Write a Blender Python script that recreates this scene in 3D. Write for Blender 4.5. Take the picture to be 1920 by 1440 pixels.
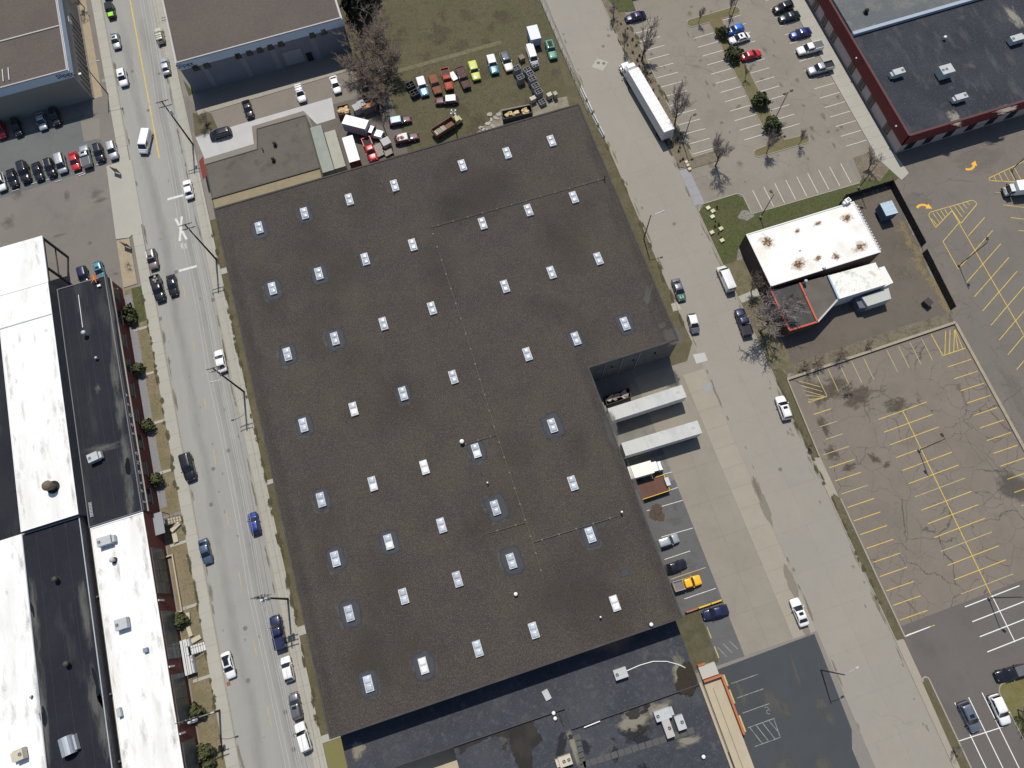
import bpy, bmesh, math, random
from math import radians, sin, cos, pi
from mathutils import Matrix, Vector
R = random.Random(7)
for o in list(bpy.data.objects): bpy.data.objects.remove(o)
S = bpy.context.scene
COL = S.collection

# ------------------------------------------------------------------ camera
CAM_H = 138.0
FPX = 1331.0                                   # focal length in photo pixels (1920 wide)
ROT = (Matrix.Rotation(-0.228253635, 3, 'Z') @ Matrix.Rotation(0.307816220, 3, 'X') @ Matrix.Rotation(-0.0870616689, 3, 'Z'))
cd = bpy.data.cameras.new('camera'); cam = bpy.data.objects.new('camera', cd); COL.objects.link(cam)
cam.matrix_world = Matrix.Translation((0, 0, CAM_H)) @ ROT.to_4x4()
cd.sensor_width = 36; cd.lens = FPX / 1920 * 36; cd.clip_start = 1; cd.clip_end = 3000
S.camera = cam
# ------------------------------------------------------------------ sky, sun, exposure
SUN_EL, SUN_DIR = radians(61), radians(83)     # the sun stands to the north, a touch east (street grid axes)
W = bpy.data.worlds.new('World'); S.world = W; W.use_nodes = True
wn = W.node_tree.nodes; bg = wn['Background']
sky = wn.new('ShaderNodeTexSky'); sky.sky_type = 'NISHITA'; sky.sun_disc = False
sky.sun_elevation = SUN_EL; sky.sun_rotation = pi / 2 - SUN_DIR; sky.altitude = 260
W.node_tree.links.new(sky.outputs[0], bg.inputs[0]); bg.inputs[1].default_value = 0.085
sd = bpy.data.lights.new('sun', 'SUN'); sd.energy = 3.6; sd.angle = radians(0.53); sd.color = (1.0, 0.945, 0.855)
sun = bpy.data.objects.new('sun', sd); COL.objects.link(sun)
sv = Vector((cos(SUN_DIR) * cos(SUN_EL), sin(SUN_DIR) * cos(SUN_EL), sin(SUN_EL)))
sun.rotation_euler = sv.to_track_quat('Z', 'Y').to_euler(); sun.location = sv * 300
S.cycles.transparent_max_bounces = 64; S.cycles.max_bounces = 8
vs = S.view_settings; vs.view_transform = 'Standard'; vs.look = 'None'; vs.exposure = 0.17; vs.gamma = 1.0; vs.use_curve_mapping = False

# ------------------------------------------------------------------ where a sight line meets a level, or a wall
def ray(px, py): return ROT @ Vector((px - 960, 720 - py, -FPX))
def at(px, py, z=0.0):
    d = ray(px, py); t = (z - CAM_H) / d.z
    return Vector((d.x * t, d.y * t, z))
def at_x(px, py, x):
    d = ray(px, py); t = x / d.x; return Vector((x, d.y * t, CAM_H + d.z * t))
def at_y(px, py, y):
    d = ray(px, py); t = y / d.y; return Vector((d.x * t, y, CAM_H + d.z * t))

# ------------------------------------------------------------------ materials
MATS = {}
def lin(c):
    if isinstance(c, (int, float)): c = (c, c, c)
    return (c[0], c[1], c[2], 1)
def M(name, base, rough=.85, layers=(), bump=0.0, bscale=8.0, spec=.3, metal=0.0, coat=0.0, coords='pos', rnd=0.0, emit=None, trans=0.0):
    """procedural material: base colour plus noise layers (kind, scale, lo, hi, colour, amount[, stretch, detail])"""
    if name in MATS: return MATS[name]
    m = bpy.data.materials.new(name); m.use_nodes = True; nt = m.node_tree; N = nt.nodes; L = nt.links
    b = N['Principled BSDF']; b.inputs['Roughness'].default_value = rough; b.inputs['Specular IOR Level'].default_value = spec
    b.inputs['Metallic'].default_value = metal; b.inputs['Coat Weight'].default_value = coat; b.inputs['Coat Roughness'].default_value = .06
    if trans: b.inputs['Transmission Weight'].default_value = trans
    if coords == 'pos': src = N.new('ShaderNodeNewGeometry').outputs['Position']
    else: src = N.new('ShaderNodeTexCoord').outputs['Object']
    col = N.new('ShaderNodeRGB'); col.outputs[0].default_value = lin(base); cur = col.outputs[0]
    for i, ly in enumerate(layers):
        kind, sc, lo, hi, c2, amt = ly[:6]; st = ly[6] if len(ly) > 6 else (1, 1, 1); det = ly[7] if len(ly) > 7 else 4.0
        mp = N.new('ShaderNodeMapping'); mp.inputs['Scale'].default_value = st; mp.inputs['Location'].default_value = (i * 13.7, i * 7.3, i * 3.1)
        L.new(src, mp.inputs['Vector'])
        if kind == 'crack':
            nz = N.new('ShaderNodeTexNoise'); nz.inputs['Scale'].default_value = .35; nz.inputs['Detail'].default_value = 3
            L.new(mp.outputs[0], nz.inputs['Vector'])
            va = N.new('ShaderNodeVectorMath'); va.operation = 'MULTIPLY_ADD'; va.inputs[1].default_value = (3.2, 3.2, 0)
            L.new(nz.outputs['Color'], va.inputs[0]); L.new(mp.outputs[0], va.inputs[2])
            t = N.new('ShaderNodeTexVoronoi'); t.feature = 'DISTANCE_TO_EDGE'; t.inputs['Scale'].default_value = sc; t.inputs['Randomness'].default_value = 1
            L.new(va.outputs[0], t.inputs['Vector']); out = t.outputs['Distance']
        elif kind == 'cell':
            t = N.new('ShaderNodeTexVoronoi'); t.inputs['Scale'].default_value = sc; L.new(mp.outputs[0], t.inputs['Vector']); out = t.outputs['Color']
        elif kind == 'wave':
            t = N.new('ShaderNodeTexWave'); t.inputs['Scale'].default_value = sc; t.inputs['Distortion'].default_value = 1.5; L.new(mp.outputs[0], t.inputs['Vector']); out = t.outputs['Fac']
        else:
            t = N.new('ShaderNodeTexNoise'); t.inputs['Scale'].default_value = sc; t.inputs['Detail'].default_value = det; t.inputs['Roughness'].default_value = .6
            L.new(mp.outputs[0], t.inputs['Vector']); out = t.outputs['Fac']
        mr = N.new('ShaderNodeMapRange'); mr.inputs['From Min'].default_value = lo; mr.inputs['From Max'].default_value = hi
        mr.inputs['To Min'].default_value = 0; mr.inputs['To Max'].default_value = amt; L.new(out, mr.inputs['Value'])
        fac = mr.outputs[0]
        if kind == 'crack':                      # cracks come and go
            mr.inputs['To Min'].default_value = amt; mr.inputs['To Max'].default_value = 0
            n2 = N.new('ShaderNodeTexNoise'); n2.inputs['Scale'].default_value = .09; n2.inputs['Detail'].default_value = 2; L.new(mp.outputs[0], n2.inputs['Vector'])
            r2 = N.new('ShaderNodeMapRange'); r2.inputs['From Min'].default_value = .42; r2.inputs['From Max'].default_value = .56; L.new(n2.outputs['Fac'], r2.inputs['Value'])
            mu = N.new('ShaderNodeMath'); mu.operation = 'MULTIPLY'; L.new(fac, mu.inputs[0]); L.new(r2.outputs[0], mu.inputs[1]); fac = mu.outputs[0]
        mx = N.new('ShaderNodeMix'); mx.data_type = 'RGBA'; L.new(fac, mx.inputs[0]); L.new(cur, mx.inputs[6]); mx.inputs[7].default_value = lin(c2)
        cur = mx.outputs[2]
    if rnd:
        oi = N.new('ShaderNodeObjectInfo'); mr = N.new('ShaderNodeMapRange'); mr.inputs['To Min'].default_value = 1 - rnd; mr.inputs['To Max'].default_value = 1 + rnd
        L.new(oi.outputs['Random'], mr.inputs['Value']); hs = N.new('ShaderNodeHueSaturation'); L.new(mr.outputs[0], hs.inputs['Value']); L.new(cur, hs.inputs['Color']); cur = hs.outputs[0]
    L.new(cur, b.inputs['Base Color'])
    if bump:
        t = N.new('ShaderNodeTexNoise'); t.inputs['Scale'].default_value = bscale; t.inputs['Detail'].default_value = 5; L.new(src, t.inputs['Vector'])
        bp = N.new('ShaderNodeBump'); bp.inputs['Strength'].default_value = bump; bp.inputs['Distance'].default_value = .08; L.new(t.outputs['Fac'], bp.inputs['Height']); L.new(bp.outputs[0], b.inputs['Normal'])
    if emit: b.inputs['Emission Color'].default_value = lin(emit[0]); b.inputs['Emission Strength'].default_value = emit[1]
    MATS[name] = m; return m

def stain_mat(name, c, scale=2.2, lo=.45, hi=.6, rad=.55, c2=None, rough=.9, amt=1.0, sq=False):
    """a stain with a ragged soft outline on a unit disc: noise plus distance from its own centre decides where it covers"""
    if name in MATS: return MATS[name]
    m = bpy.data.materials.new(name); m.use_nodes = True; nt = m.node_tree; N = nt.nodes; L = nt.links; b = N['Principled BSDF']; b.inputs['Roughness'].default_value = rough; b.inputs['Specular IOR Level'].default_value = .25
    tc = N.new('ShaderNodeTexCoord'); oi = N.new('ShaderNodeObjectInfo'); ad = N.new('ShaderNodeVectorMath'); ad.operation = 'ADD'; mu = N.new('ShaderNodeVectorMath'); mu.operation = 'SCALE'; mu.inputs['Scale'].default_value = 37.0
    cx = N.new('ShaderNodeCombineXYZ'); L.new(oi.outputs['Random'], cx.inputs[0]); L.new(oi.outputs['Random'], cx.inputs[1]); L.new(cx.outputs[0], mu.inputs[0]); L.new(tc.outputs['Object'], ad.inputs[0]); L.new(mu.outputs[0], ad.inputs[1])
    nz = N.new('ShaderNodeTexNoise'); nz.inputs['Scale'].default_value = scale; nz.inputs['Detail'].default_value = 6; nz.inputs['Roughness'].default_value = .65; L.new(ad.outputs[0], nz.inputs['Vector'])
    ln = N.new('ShaderNodeVectorMath'); ln.operation = 'LENGTH'; L.new(tc.outputs['Object'], ln.inputs[0])
    dist = ln.outputs['Value']
    if sq:                                       # rounded-rectangle distance instead of a round one
        p4 = N.new('ShaderNodeVectorMath'); p4.operation = 'MULTIPLY'; L.new(tc.outputs['Object'], p4.inputs[0]); L.new(tc.outputs['Object'], p4.inputs[1]); l2 = N.new('ShaderNodeVectorMath'); l2.operation = 'LENGTH'; L.new(p4.outputs[0], l2.inputs[0])
        rt = N.new('ShaderNodeMath'); rt.operation = 'SQRT'; L.new(l2.outputs['Value'], rt.inputs[0]); dist = rt.outputs[0]
    ma = N.new('ShaderNodeMath'); ma.operation = 'MULTIPLY_ADD'; ma.inputs[1].default_value = -rad; ma.inputs[2].default_value = rad * .55; L.new(dist, ma.inputs[0])
    su = N.new('ShaderNodeMath'); L.new(ma.outputs[0], su.inputs[0]); L.new(nz.outputs['Fac'], su.inputs[1])
    mr = N.new('ShaderNodeMapRange'); mr.inputs['From Min'].default_value = lo; mr.inputs['From Max'].default_value = hi; mr.inputs['To Max'].default_value = amt; L.new(su.outputs[0], mr.inputs['Value'])
    ed = N.new('ShaderNodeMapRange'); ed.inputs['From Min'].default_value = 1.0; ed.inputs['From Max'].default_value = .8; L.new(dist, ed.inputs['Value'])
    al = N.new('ShaderNodeMath'); al.operation = 'MULTIPLY'; L.new(mr.outputs[0], al.inputs[0]); L.new(ed.outputs[0], al.inputs[1]); L.new(al.outputs[0], b.inputs['Alpha'])
    b.inputs['Base Color'].default_value = lin(c)
    if c2:
        m2 = N.new('ShaderNodeMapRange'); m2.inputs['From Min'].default_value = lo + .08; m2.inputs['From Max'].default_value = hi + .16; L.new(su.outputs[0], m2.inputs['Value']); mx = N.new('ShaderNodeMix'); mx.data_type = 'RGBA'; L.new(m2.outputs[0], mx.inputs[0]); mx.inputs[6].default_value = lin(c); mx.inputs[7].default_value = lin(c2); L.new(mx.outputs[2], b.inputs['Base Color'])
    MATS[name] = m; return m
# ------------------------------------------------------------------ mesh building
class MB:
    def __init__(s): s.v = []; s.f = []; s.m = []; s.mi = 0
    def mat(s, i): s.mi = i; return s
    def add(s, vs, fs):
        o = len(s.v); s.v += [tuple(v) for v in vs]
        for f in fs: s.f.append([i + o for i in f]); s.m.append(s.mi)
        return s
    def box(s, x0, x1, y0, y1, z0, z1, top=None):
        """axis box; top=(tx, ty) shrinks the upper face by that much on each side"""
        tx, ty = top or (0, 0)
        v = [(x0, y0, z0), (x1, y0, z0), (x1, y1, z0), (x0, y1, z0), (x0 + tx, y0 + ty, z1), (x1 - tx, y0 + ty, z1), (x1 - tx, y1 - ty, z1), (x0 + tx, y1 - ty, z1)]
        return s.add(v, [(3, 2, 1, 0), (4, 5, 6, 7), (0, 1, 5, 4), (1, 2, 6, 5), (2, 3, 7, 6), (3, 0, 4, 7)])
    def prism(s, poly, z0, z1, cap=True, bottom=False):
        n = len(poly); a = sum(poly[i][0] * poly[(i + 1) % n][1] - poly[(i + 1) % n][0] * poly[i][1] for i in range(n))
        if a < 0: poly = poly[::-1]
        v = [(p[0], p[1], z0) for p in poly] + [(p[0], p[1], z1) for p in poly]
        f = [(i, (i + 1) % n, n + (i + 1) % n, n + i) for i in range(n)]
        if cap: f.append(tuple(range(n, 2 * n)))
        if bottom: f.append(tuple(range(n - 1, -1, -1)))
        return s.add(v, f)
    def sheet(s, poly, z):
        n = len(poly); a = sum(poly[i][0] * poly[(i + 1) % n][1] - poly[(i + 1) % n][0] * poly[i][1] for i in range(n))
        if a < 0: poly = poly[::-1]
        return s.add([(p[0], p[1], z) for p in poly], [tuple(range(n))])
    def quad(s, a, b, c, d): return s.add([a, b, c, d], [(0, 1, 2, 3)])
    def tube(s, pts, r, n=6, cap=True):
        rs = r if isinstance(r, (list, tuple)) else [r] * len(pts)
        pts = [Vector(p) for p in pts]; o = len(s.v); up = None
        for i, p in enumerate(pts):
            d = (pts[min(i + 1, len(pts) - 1)] - pts[max(i - 1, 0)])
            d = d.normalized() if d.length > 1e-9 else Vector((0, 0, 1))
            if up is None: up = Vector((0, 0, 1)) if abs(d.z) < .9 else Vector((1, 0, 0))
            a = d.cross(up).normalized(); b = d.cross(a).normalized()
            for k in range(n):
                t = 2 * pi * k / n; s.v.append(tuple(p + (a * cos(t) + b * sin(t)) * rs[i]))
        for i in range(len(pts) - 1):
            for k in range(n):
                s.f.append([o + i * n + k, o + i * n + (k + 1) % n, o + (i + 1) * n + (k + 1) % n, o + (i + 1) * n + k]); s.m.append(s.mi)
        if cap:
            s.f.append([o + k for k in range(n)]); s.m.append(s.mi); e = o + (len(pts) - 1) * n; s.f.append([e + k for k in range(n - 1, -1, -1)]); s.m.append(s.mi)
        return s
    def cyl(s, x, y, z0, z1, r, n=14, r2=None):
        return s.tube([(x, y, z0), (x, y, z1)], [r, r if r2 is None else r2], n)
    def bar(s, a, b, w, h):
        """rectangular bar between two points"""
        a = Vector(a); b = Vector(b); d = (b - a).normalized(); up = Vector((0, 0, 1)) if abs(d.z) < .95 else Vector((1, 0, 0))
        x = d.cross(up).normalized() * w / 2; y = x.cross(d).normalized() * h / 2
        v = [a - x - y, a + x - y, a + x + y, a - x + y, b - x - y, b + x - y, b + x + y, b - x + y]
        return s.add(v, [(0, 1, 2, 3), (7, 6, 5, 4), (1, 0, 4, 5), (2, 1, 5, 6), (3, 2, 6, 7), (0, 3, 7, 4)])
    def lathe(s, prof, x=0, y=0, n=12):
        o = len(s.v)
        for r, z in prof:
            for k in range(n): t = 2 * pi * k / n; s.v.append((x + r * cos(t), y + r * sin(t), z))
        for i in range(len(prof) - 1):
            for k in range(n): s.f.append([o + i * n + k, o + i * n + (k + 1) % n, o + (i + 1) * n + (k + 1) % n, o + (i + 1) * n + k]); s.m.append(s.mi)
        s.f.append([o + (len(prof) - 1) * n + k for k in range(n)]); s.m.append(s.mi)
        return s
    def mesh(s, name, mats, smooth=False):
        me = bpy.data.meshes.new(name); me.from_pydata(s.v, [], s.f)
        for m in (mats if isinstance(mats, (list, tuple)) else [mats]):
            if m: me.materials.append(m)
        if len(me.materials) > 1: me.polygons.foreach_set('material_index', s.m)
        if smooth: me.polygons.foreach_set('use_smooth', [True] * len(me.polygons))
        if smooth:
            bm = bmesh.new(); bm.from_mesh(me); bmesh.ops.recalc_face_normals(bm, faces=bm.faces); bm.to_mesh(me); bm.free()
        me.update(); return me
    def build(s, name, mats, parent=None, smooth=False, **kw): return link(name, s.mesh(name, mats, smooth), parent, **kw)
def link(name, me, parent=None, loc=None, rz=None, kind=None, label=None, cat=None, group=None, mat=None):
    o = bpy.data.objects.new(name, me); COL.objects.link(o)
    if parent: o.parent = parent
    if loc is not None: o.location = loc
    if rz is not None: o.rotation_euler = (0, 0, rz)
    if mat: o.material_slots[0].link = 'OBJECT'; o.material_slots[0].material = mat
    return tag(o, label, cat, group, kind)
def tag(o, label=None, cat=None, group=None, kind=None):
    if label: o['label'] = label
    if cat: o['category'] = cat
    if group: o['group'] = group
    if kind: o['kind'] = kind
    return o
def thing(name, label, cat, loc=(0, 0, 0), rz=0, group=None):
    return link(name, None, None, loc, rz, None, label, cat, group)
def rect(x0, x1, y0, y1): return [(x0, y0), (x1, y0), (x1, y1), (x0, y1)]
def P2(pts, z=0.0): return [tuple(at(a, b, z)[:2]) for a, b in pts]
def ground(name, poly, z, mat, parent=None): return MB().sheet(poly, z).build(name, mat, parent, kind='structure' if parent is None else None)
STAIN = {'n': 0}
def stain(name, x, y, z, rx, ry, mat, parent=None, rot=0.0):
    if 'me' not in STAIN: STAIN['me'] = MB().sheet([(-1, -1), (1, -1), (1, 1), (-1, 1)], 0).mesh('stain', None)
    key = ('n', parent.name if parent else ''); STAIN[key] = STAIN.get(key, 0) + 1; me = STAIN.get(mat.name)
    if not me: me = STAIN['me'].copy(); me.materials.clear(); me.materials.append(mat); STAIN[mat.name] = me
    o = link(name, me, None, (x, y, z + STAIN[key] % 97 * .00006), rot, None if parent else 'structure'); o.scale = (rx, ry, 1)
    if parent: o.parent = parent; o.location.x -= parent.location.x; o.location.y -= parent.location.y
    return o
def blob(cx, cy, rx, ry, n=22, wob=.22, rot=0, seed=0):
    r = random.Random(seed); ph = [r.uniform(0, 6.28) for _ in range(4)]; am = [r.uniform(.3, 1) * wob / (k + 1) ** .7 for k in range(4)]; out = []
    for i in range(n):
        t = 2 * pi * i / n; q = 1 + sum(am[k] * sin((k + 2) * t + ph[k]) for k in range(4))
        x, y = rx * q * cos(t), ry * q * sin(t); out.append((cx + x * cos(rot) - y * sin(rot), cy + x * sin(rot) + y * cos(rot)))
    return out

# ------------------------------------------------------------------ surfaces
mGround = M('ground_asphalt', (.20, .185, .165), .9, [('noise', .05, .35, .7, (.25, .23, .2), .6), ('noise', 3, .3, .8, (.14, .13, .12), .4)])
mConcE = M('concrete_east', (.285, .262, .222), .85, [('noise', .06, .35, .7, (.262, .244, .212), .9), ('noise', .5, .45, .8, (.235, .217, .185), .35), ('noise', 6, .35, .75, (.235, .217, .185), .3), ('noise', .9, .66, .74, (.2, .185, .165), .4, (1, .25, 1)), ('crack', .075, 0, .003, (.19, .175, .15), .35)], rnd=.012)
mConcW = M('concrete_west', (.30, .296, .272), .85, [('noise', .35, .35, .7, (.262, .26, .244), 1, (1, .035, 1)), ('noise', .5, .4, .75, (.315, .311, .287), .35), ('noise', 7, .35, .75, (.235, .231, .218), .3), ('noise', 1.1, .66, .73, (.24, .232, .215), .3, (1, .3, 1))], rnd=.008)
mJoint = M('joint_filler', (.19, .178, .155), .95)
mWalk = M('sidewalk_concrete', (.37, .358, .308), .85, [('noise', .2, .35, .7, (.335, .325, .285), .8), ('noise', 5, .35, .75, (.30, .29, .25), .35), ('noise', .7, .6, .8, (.27, .26, .22), .3)], rnd=.02)
mWalkBlue = M('apron_concrete', (.26, .263, .27), .85, [('noise', .8, .35, .7, (.27, .275, .285), .8), ('noise', 6, .35, .75, (.25, .25, .26), .3)], rnd=.04)
mDock = M('dock_concrete', (.24, .216, .175), .88, [('noise', .12, .35, .65, (.27, .245, .20), .8), ('noise', .5, .5, .8, (.195, .17, .138), .4), ('noise', 6, .35, .75, (.19, .168, .138), .3)], rnd=.012)
mBand = M('drive_concrete', (.315, .284, .226), .85, [('noise', .3, .35, .7, (.28, .253, .203), .8), ('noise', 6, .35, .75, (.25, .225, .185), .35)], rnd=.02)
mKerb = M('kerb_concrete', (.31, .285, .232), .85, [('noise', 1.2, .4, .7, (.25, .23, .19), .7)])
mBright = M('new_concrete', (.45, .445, .435), .8, [('noise', .35, .35, .7, (.40, .395, .385), .8), ('noise', 5, .4, .7, (.36, .355, .345), .3)], rnd=.03)
def asphalt(name, c, crack=0, dark=.7, seed=0):
    d = tuple(x * dark for x in c); l = tuple(x * 1.13 for x in c); ly = [('noise', .07, .38, .66, l, .8), ('noise', .22, .5, .75, d, .45), ('noise', 1.3, .58, .75, d, .25), ('noise', 7, .35, .75, d, .4)]
    if crack: ly += [('crack', .10, 0, .0085, (.055, .05, .045), crack), ('crack', .19, 0, .011, (.06, .055, .05), crack * .8), ('crack', .33, 0, .011, (.08, .072, .064), crack * .5)]
    return M(name, c, .92, ly)
mLotTR = asphalt('asphalt_office_lot', (.226, .203, .168), .35)
mLotY = asphalt('asphalt_cracked_lot', (.182, .158, .130), 1.0)
mLotFar = asphalt('asphalt_far_lot', (.158, .141, .122), .55)
mLotNew = asphalt('asphalt_new_lot', (.122, .111, .102), .0)
mLotW = asphalt('asphalt_west_lot', (.18, .164, .147), .2)
mLotWg = asphalt('asphalt_sealed', (.125, .135, .13), .0)
mLotN = asphalt('asphalt_north_drive', (.20, .178, .15), .2)
mYard = asphalt('asphalt_yard', (.13, .115, .10), .3)
mStrip = asphalt('asphalt_dock_strip', (.115, .115, .115), .3)
mBlue = asphalt('asphalt_sealcoated', (.054, .061, .066), .0, .8)
mBackYard = asphalt('asphalt_diner_yard', (.125, .107, .087), .4)
mLawn = M('lawn_yard', (.088, .08, .043), .95, [('noise', .09, .38, .62, (.105, .09, .056), .85), ('noise', .6, .42, .68, (.064, .067, .029), .75), ('noise', 2.4, .46, .7, (.052, .054, .024), .7), ('noise', 8, .5, .68, (.19, .165, .108), .45), ('noise', .22, .62, .74, (.12, .10, .072), .5)], bump=.5, bscale=5)
mGreen = M('lawn_green', (.068, .085, .026), .95, [('noise', .25, .4, .65, (.095, .085, .045), .8), ('noise', 2, .45, .7, (.04, .05, .016), .7), ('noise', 8, .5, .7, (.11, .105, .05), .4)], bump=.5, bscale=5)
mDry = M('lawn_dry', (.20, .165, .10), .95, [('noise', .3, .42, .62, (.135, .12, .058), .8), ('noise', 2.5, .45, .7, (.13, .108, .068), .7), ('noise', 8, .5, .7, (.29, .25, .17), .5)], bump=.5, bscale=5)
mVerge = M('verge_grass', (.092, .083, .045), .95, [('noise', .3, .42, .62, (.125, .105, .068), .85), ('noise', 2.5, .45, .7, (.066, .064, .028), .6), ('noise', 8, .5, .7, (.17, .15, .10), .4)], bump=.5, bscale=5)
mMulch = M('mulch_bed', (.165, .138, .10), .95, [('noise', .5, .42, .62, (.12, .10, .07), .7), ('noise', 4, .5, .65, (.27, .23, .18), .6), ('noise', 1.1, .55, .7, (.10, .10, .045), .6)], bump=.6, bscale=4)
mDirt = M('bare_dirt', (.17, .145, .11), .95, [('noise', .4, .4, .65, (.12, .105, .075), .7), ('noise', 4, .5, .65, (.26, .23, .19), .4)], bump=.4, bscale=4)
mSand = M('sandy_gravel', (.34, .285, .20), .95, [('noise', .6, .42, .65, (.29, .24, .165), .7), ('noise', 7, .45, .7, (.24, .2, .14), .5)])
mRock = M('grey_gravel', (.20, .20, .205), .95, [('noise', 3, .45, .65, (.27, .27, .28), .6), ('noise', 8, .5, .7, (.12, .12, .12), .6)], bump=.5, bscale=6)
mStrawDirt = M('straw_weeds', (.33, .26, .13), .95, [('noise', .5, .42, .62, (.20, .155, .09), .8), ('noise', 3, .5, .68, (.42, .35, .2), .6)], bump=.4, bscale=5)
mWhiteLine = M('white_paint', (.62, .61, .57), .8, [('noise', 2.2, .52, .72, (.30, .28, .25), .6), ('noise', 8, .45, .7, (.45, .44, .4), .4)])
mFreshLine = M('fresh_white_paint', (.74, .74, .72), .7, [('noise', 6, .55, .75, (.5, .49, .47), .4)])
mYellowLine = M('yellow_paint', (.62, .44, .07), .8, [('noise', 1.1, .52, .68, (.26, .215, .12), .75), ('noise', 8, .45, .7, (.5, .38, .1), .4)])
mFadedY = M('faded_yellow_paint', (.47, .375, .15), .85, [('noise', .9, .45, .65, (.30, .26, .16), .7), ('noise', 8, .45, .7, (.38, .32, .17), .4)])
mBlack = M('black_rubber', (.02, .02, .02), .8)
mTar = M('tar_stain', (.055, .05, .045), .9, [('noise', 1.5, .4, .7, (.10, .09, .08), .7)])

# ------------------------------------------------------------------ the ground and the streets
OB = bpy.data.objects
ground('ground', rect(-450, 450, -300, 600), 0, mGround)
def slabs(parent, x0, x1, y0, y1, nx, ly, z0, z1, mat, gap=.03, name='slab'):
    cache = {}; wx = (x1 - x0) / nx; ny = max(1, round((y1 - y0) / ly)); wy = (y1 - y0) / ny
    me = MB().box(-wx / 2 + gap / 2, wx / 2 - gap / 2, -wy / 2 + gap / 2, wy / 2 - gap / 2, z0, z1).mesh(name, mat)
    for i in range(nx):
        for j in range(ny): link(name, me, parent, (x0 + wx * (i + .5), y0 + wy * (j + .5), 0))
sw = ground('street_west', rect(-57.0, -44.8, -60, 240), .004, mJoint); slabs(sw, -57, -44.8, -24, 186, 3, 6.0, .005, .03, mConcW, .006)
se = ground('street_east', rect(48.1, 60.75, -70, 260), .004, mJoint); slabs(se, 48.1, 60.75, -62, 142, 2, 7.5, .005, .03, mConcE, .01)
def walk(name, x0, x1, y0, y1, ly, mat=None, nx=1, z=.13):
    w = MB().prism(rect(x0, x1, y0, y1), 0, z - .03).build(name, mJoint, kind='structure'); slabs(w, x0, x1, y0, y1, nx, ly, z - .03, z, mat or mWalk, .025); return w
def kerb(x0, x1, y0, y1, z=.135): return MB().prism(rect(x0, x1, y0, y1), 0, z).build('kerb', mKerb, kind='structure')
kerb(-57.18, -57.0, -24, 88.5); kerb(-57.18, -57.0, 126, 186); kerb(-44.8, -44.62, -24, 186)
walk('sidewalk_west', -59.45, -57.18, -24, 186, 3.0); walk('sidewalk_east', -44.62, -42.3, -24, 186, 3.0)
kerb(47.92, 48.1, 40, 130); kerb(60.75, 60.93, 79.5, 135); kerb(60.75, 60.93, 26, 68); kerb(60.75, 60.93, -62, 9.5)
# --- west side
ground('west_lot', rect(-150, -59.45, 90, 240), .008, mLotW)
ground('west_lot_sealed', P2([(0, 262), (160, 215), (152, 225), (158, 262), (190, 262), (205, 305), (120, 335), (0, 372), (-60, 380), (-60, 275)]), .012, mLotWg)
ground('west_lot_patch', P2([(151, 228), (186, 221), (188, 258), (158, 266)]), .016, asphalt('asphalt_patch', (.205, .195, .165)))
ground('lot_apron', P2([(200, 312), (229, 303), (247, 300), (268, 420), (243, 446), (218, 449)]), .135, mWalk)
ground('tan_strip', rect(-62.6, -60.75, 141.9, 186), .02, mSand)
for (a, b, c, d) in ((-59.45, -63.2, 38.4, 89.2), (-59.45, -63.2, -24, 36)):
    ground('dry_lawn', rect(b, a, c, d), .03, mDry)
ground('green_lawn', P2([(246, 541), (265, 536), (275, 600), (258, 607)]), .036, mGreen)
ground('gravel_bed', rect(-63.4, -61.9, 40, 88), .036, mRock)
ground('planting_bed', P2([(219, 452), (243, 447), (258, 532), (232, 540)]), .14, mSand)
for y in (79.2, 68.6, 57.6, 47.0, 32.2, 20.0, 6.9):
    p = MB().box(-62.6, -59.45, y - .28, y + .28, .03, .1).build('path_slab', mWalk, kind='structure')
    MB().cyl(-61.7, y, .1, .112, .11, 10).build('drain_cap', mBlack, p)
# --- strip between the west street and the warehouse
ground('verge', rect(-42.3, -37.6, -9.2, 100.3), .02, mVerge)
ground('verge_bright', rect(-42.3, -38.0, -24, -10.1), .02, M('lawn_olive', (.165, .152, .062), .95, [('noise', 1.5, .45, .65, (.16, .15, .05), .6), ('noise', 8, .5, .7, (.28, .25, .11), .4)]))
for y0, y1, x1 in ((-10.2, -9.0, -35.8), (8.6, 10.2, -37), (38.0, 38.9, -38), (86.2, 87.6, -37.8)):
    MB().box(-42.3, x1, y0, y1, 0, .12).build('door_step', mWalk, kind='structure')
# --- north: drive, yard, lawn
ground('north_drive', rect(-42.3, 1.5, 118, 135.6), .01, mLotN)
ground('corner_drive', P2([(350, 180), (372, 208), (368, 250), (345, 246)]), .014, asphalt('asphalt_corner', (.17, .155, .135)))  # slightly darker asphalt at the street corner of the drive
MB().prism(P2([(369, 208), (663, 124), (665, 130), (372, 216)]), 0, .1).build('kerb', mKerb, kind='structure')
ground('concrete_drive', P2([(367, 258), (440, 236), (473, 226), (622, 183), (629, 222), (594, 233), (569, 208), (472, 237), (476, 270), (384, 298)]), .016, mBright)
ground('corner_lawn', P2([(361, 212), (396, 212), (408, 240), (366, 256)]), .02, mVerge)
ground('wall_lawn', P2([(344, 150), (364, 175), (354, 180), (347, 160)]), .02, mGreen)
ground('gravel_yard', rect(-15.0, 4.4, 95, 121.5), .012, mYard)
ground('grass_yard', [(4.4, 95), (42.4, 95), (46.9, 100), (46.9, 200), (-1.5, 200), (-1.5, 121), (4.4, 121)], .012, mLawn)
ground('yard_track', rect(8, 34, 125.2, 126.3), .018, M('trodden_grass', (.15, .13, .075), .95, [('noise', 1, .4, .65, (.1, .095, .05), .9), ('noise', 6, .4, .7, (.2, .18, .11), .5)]))
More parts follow.
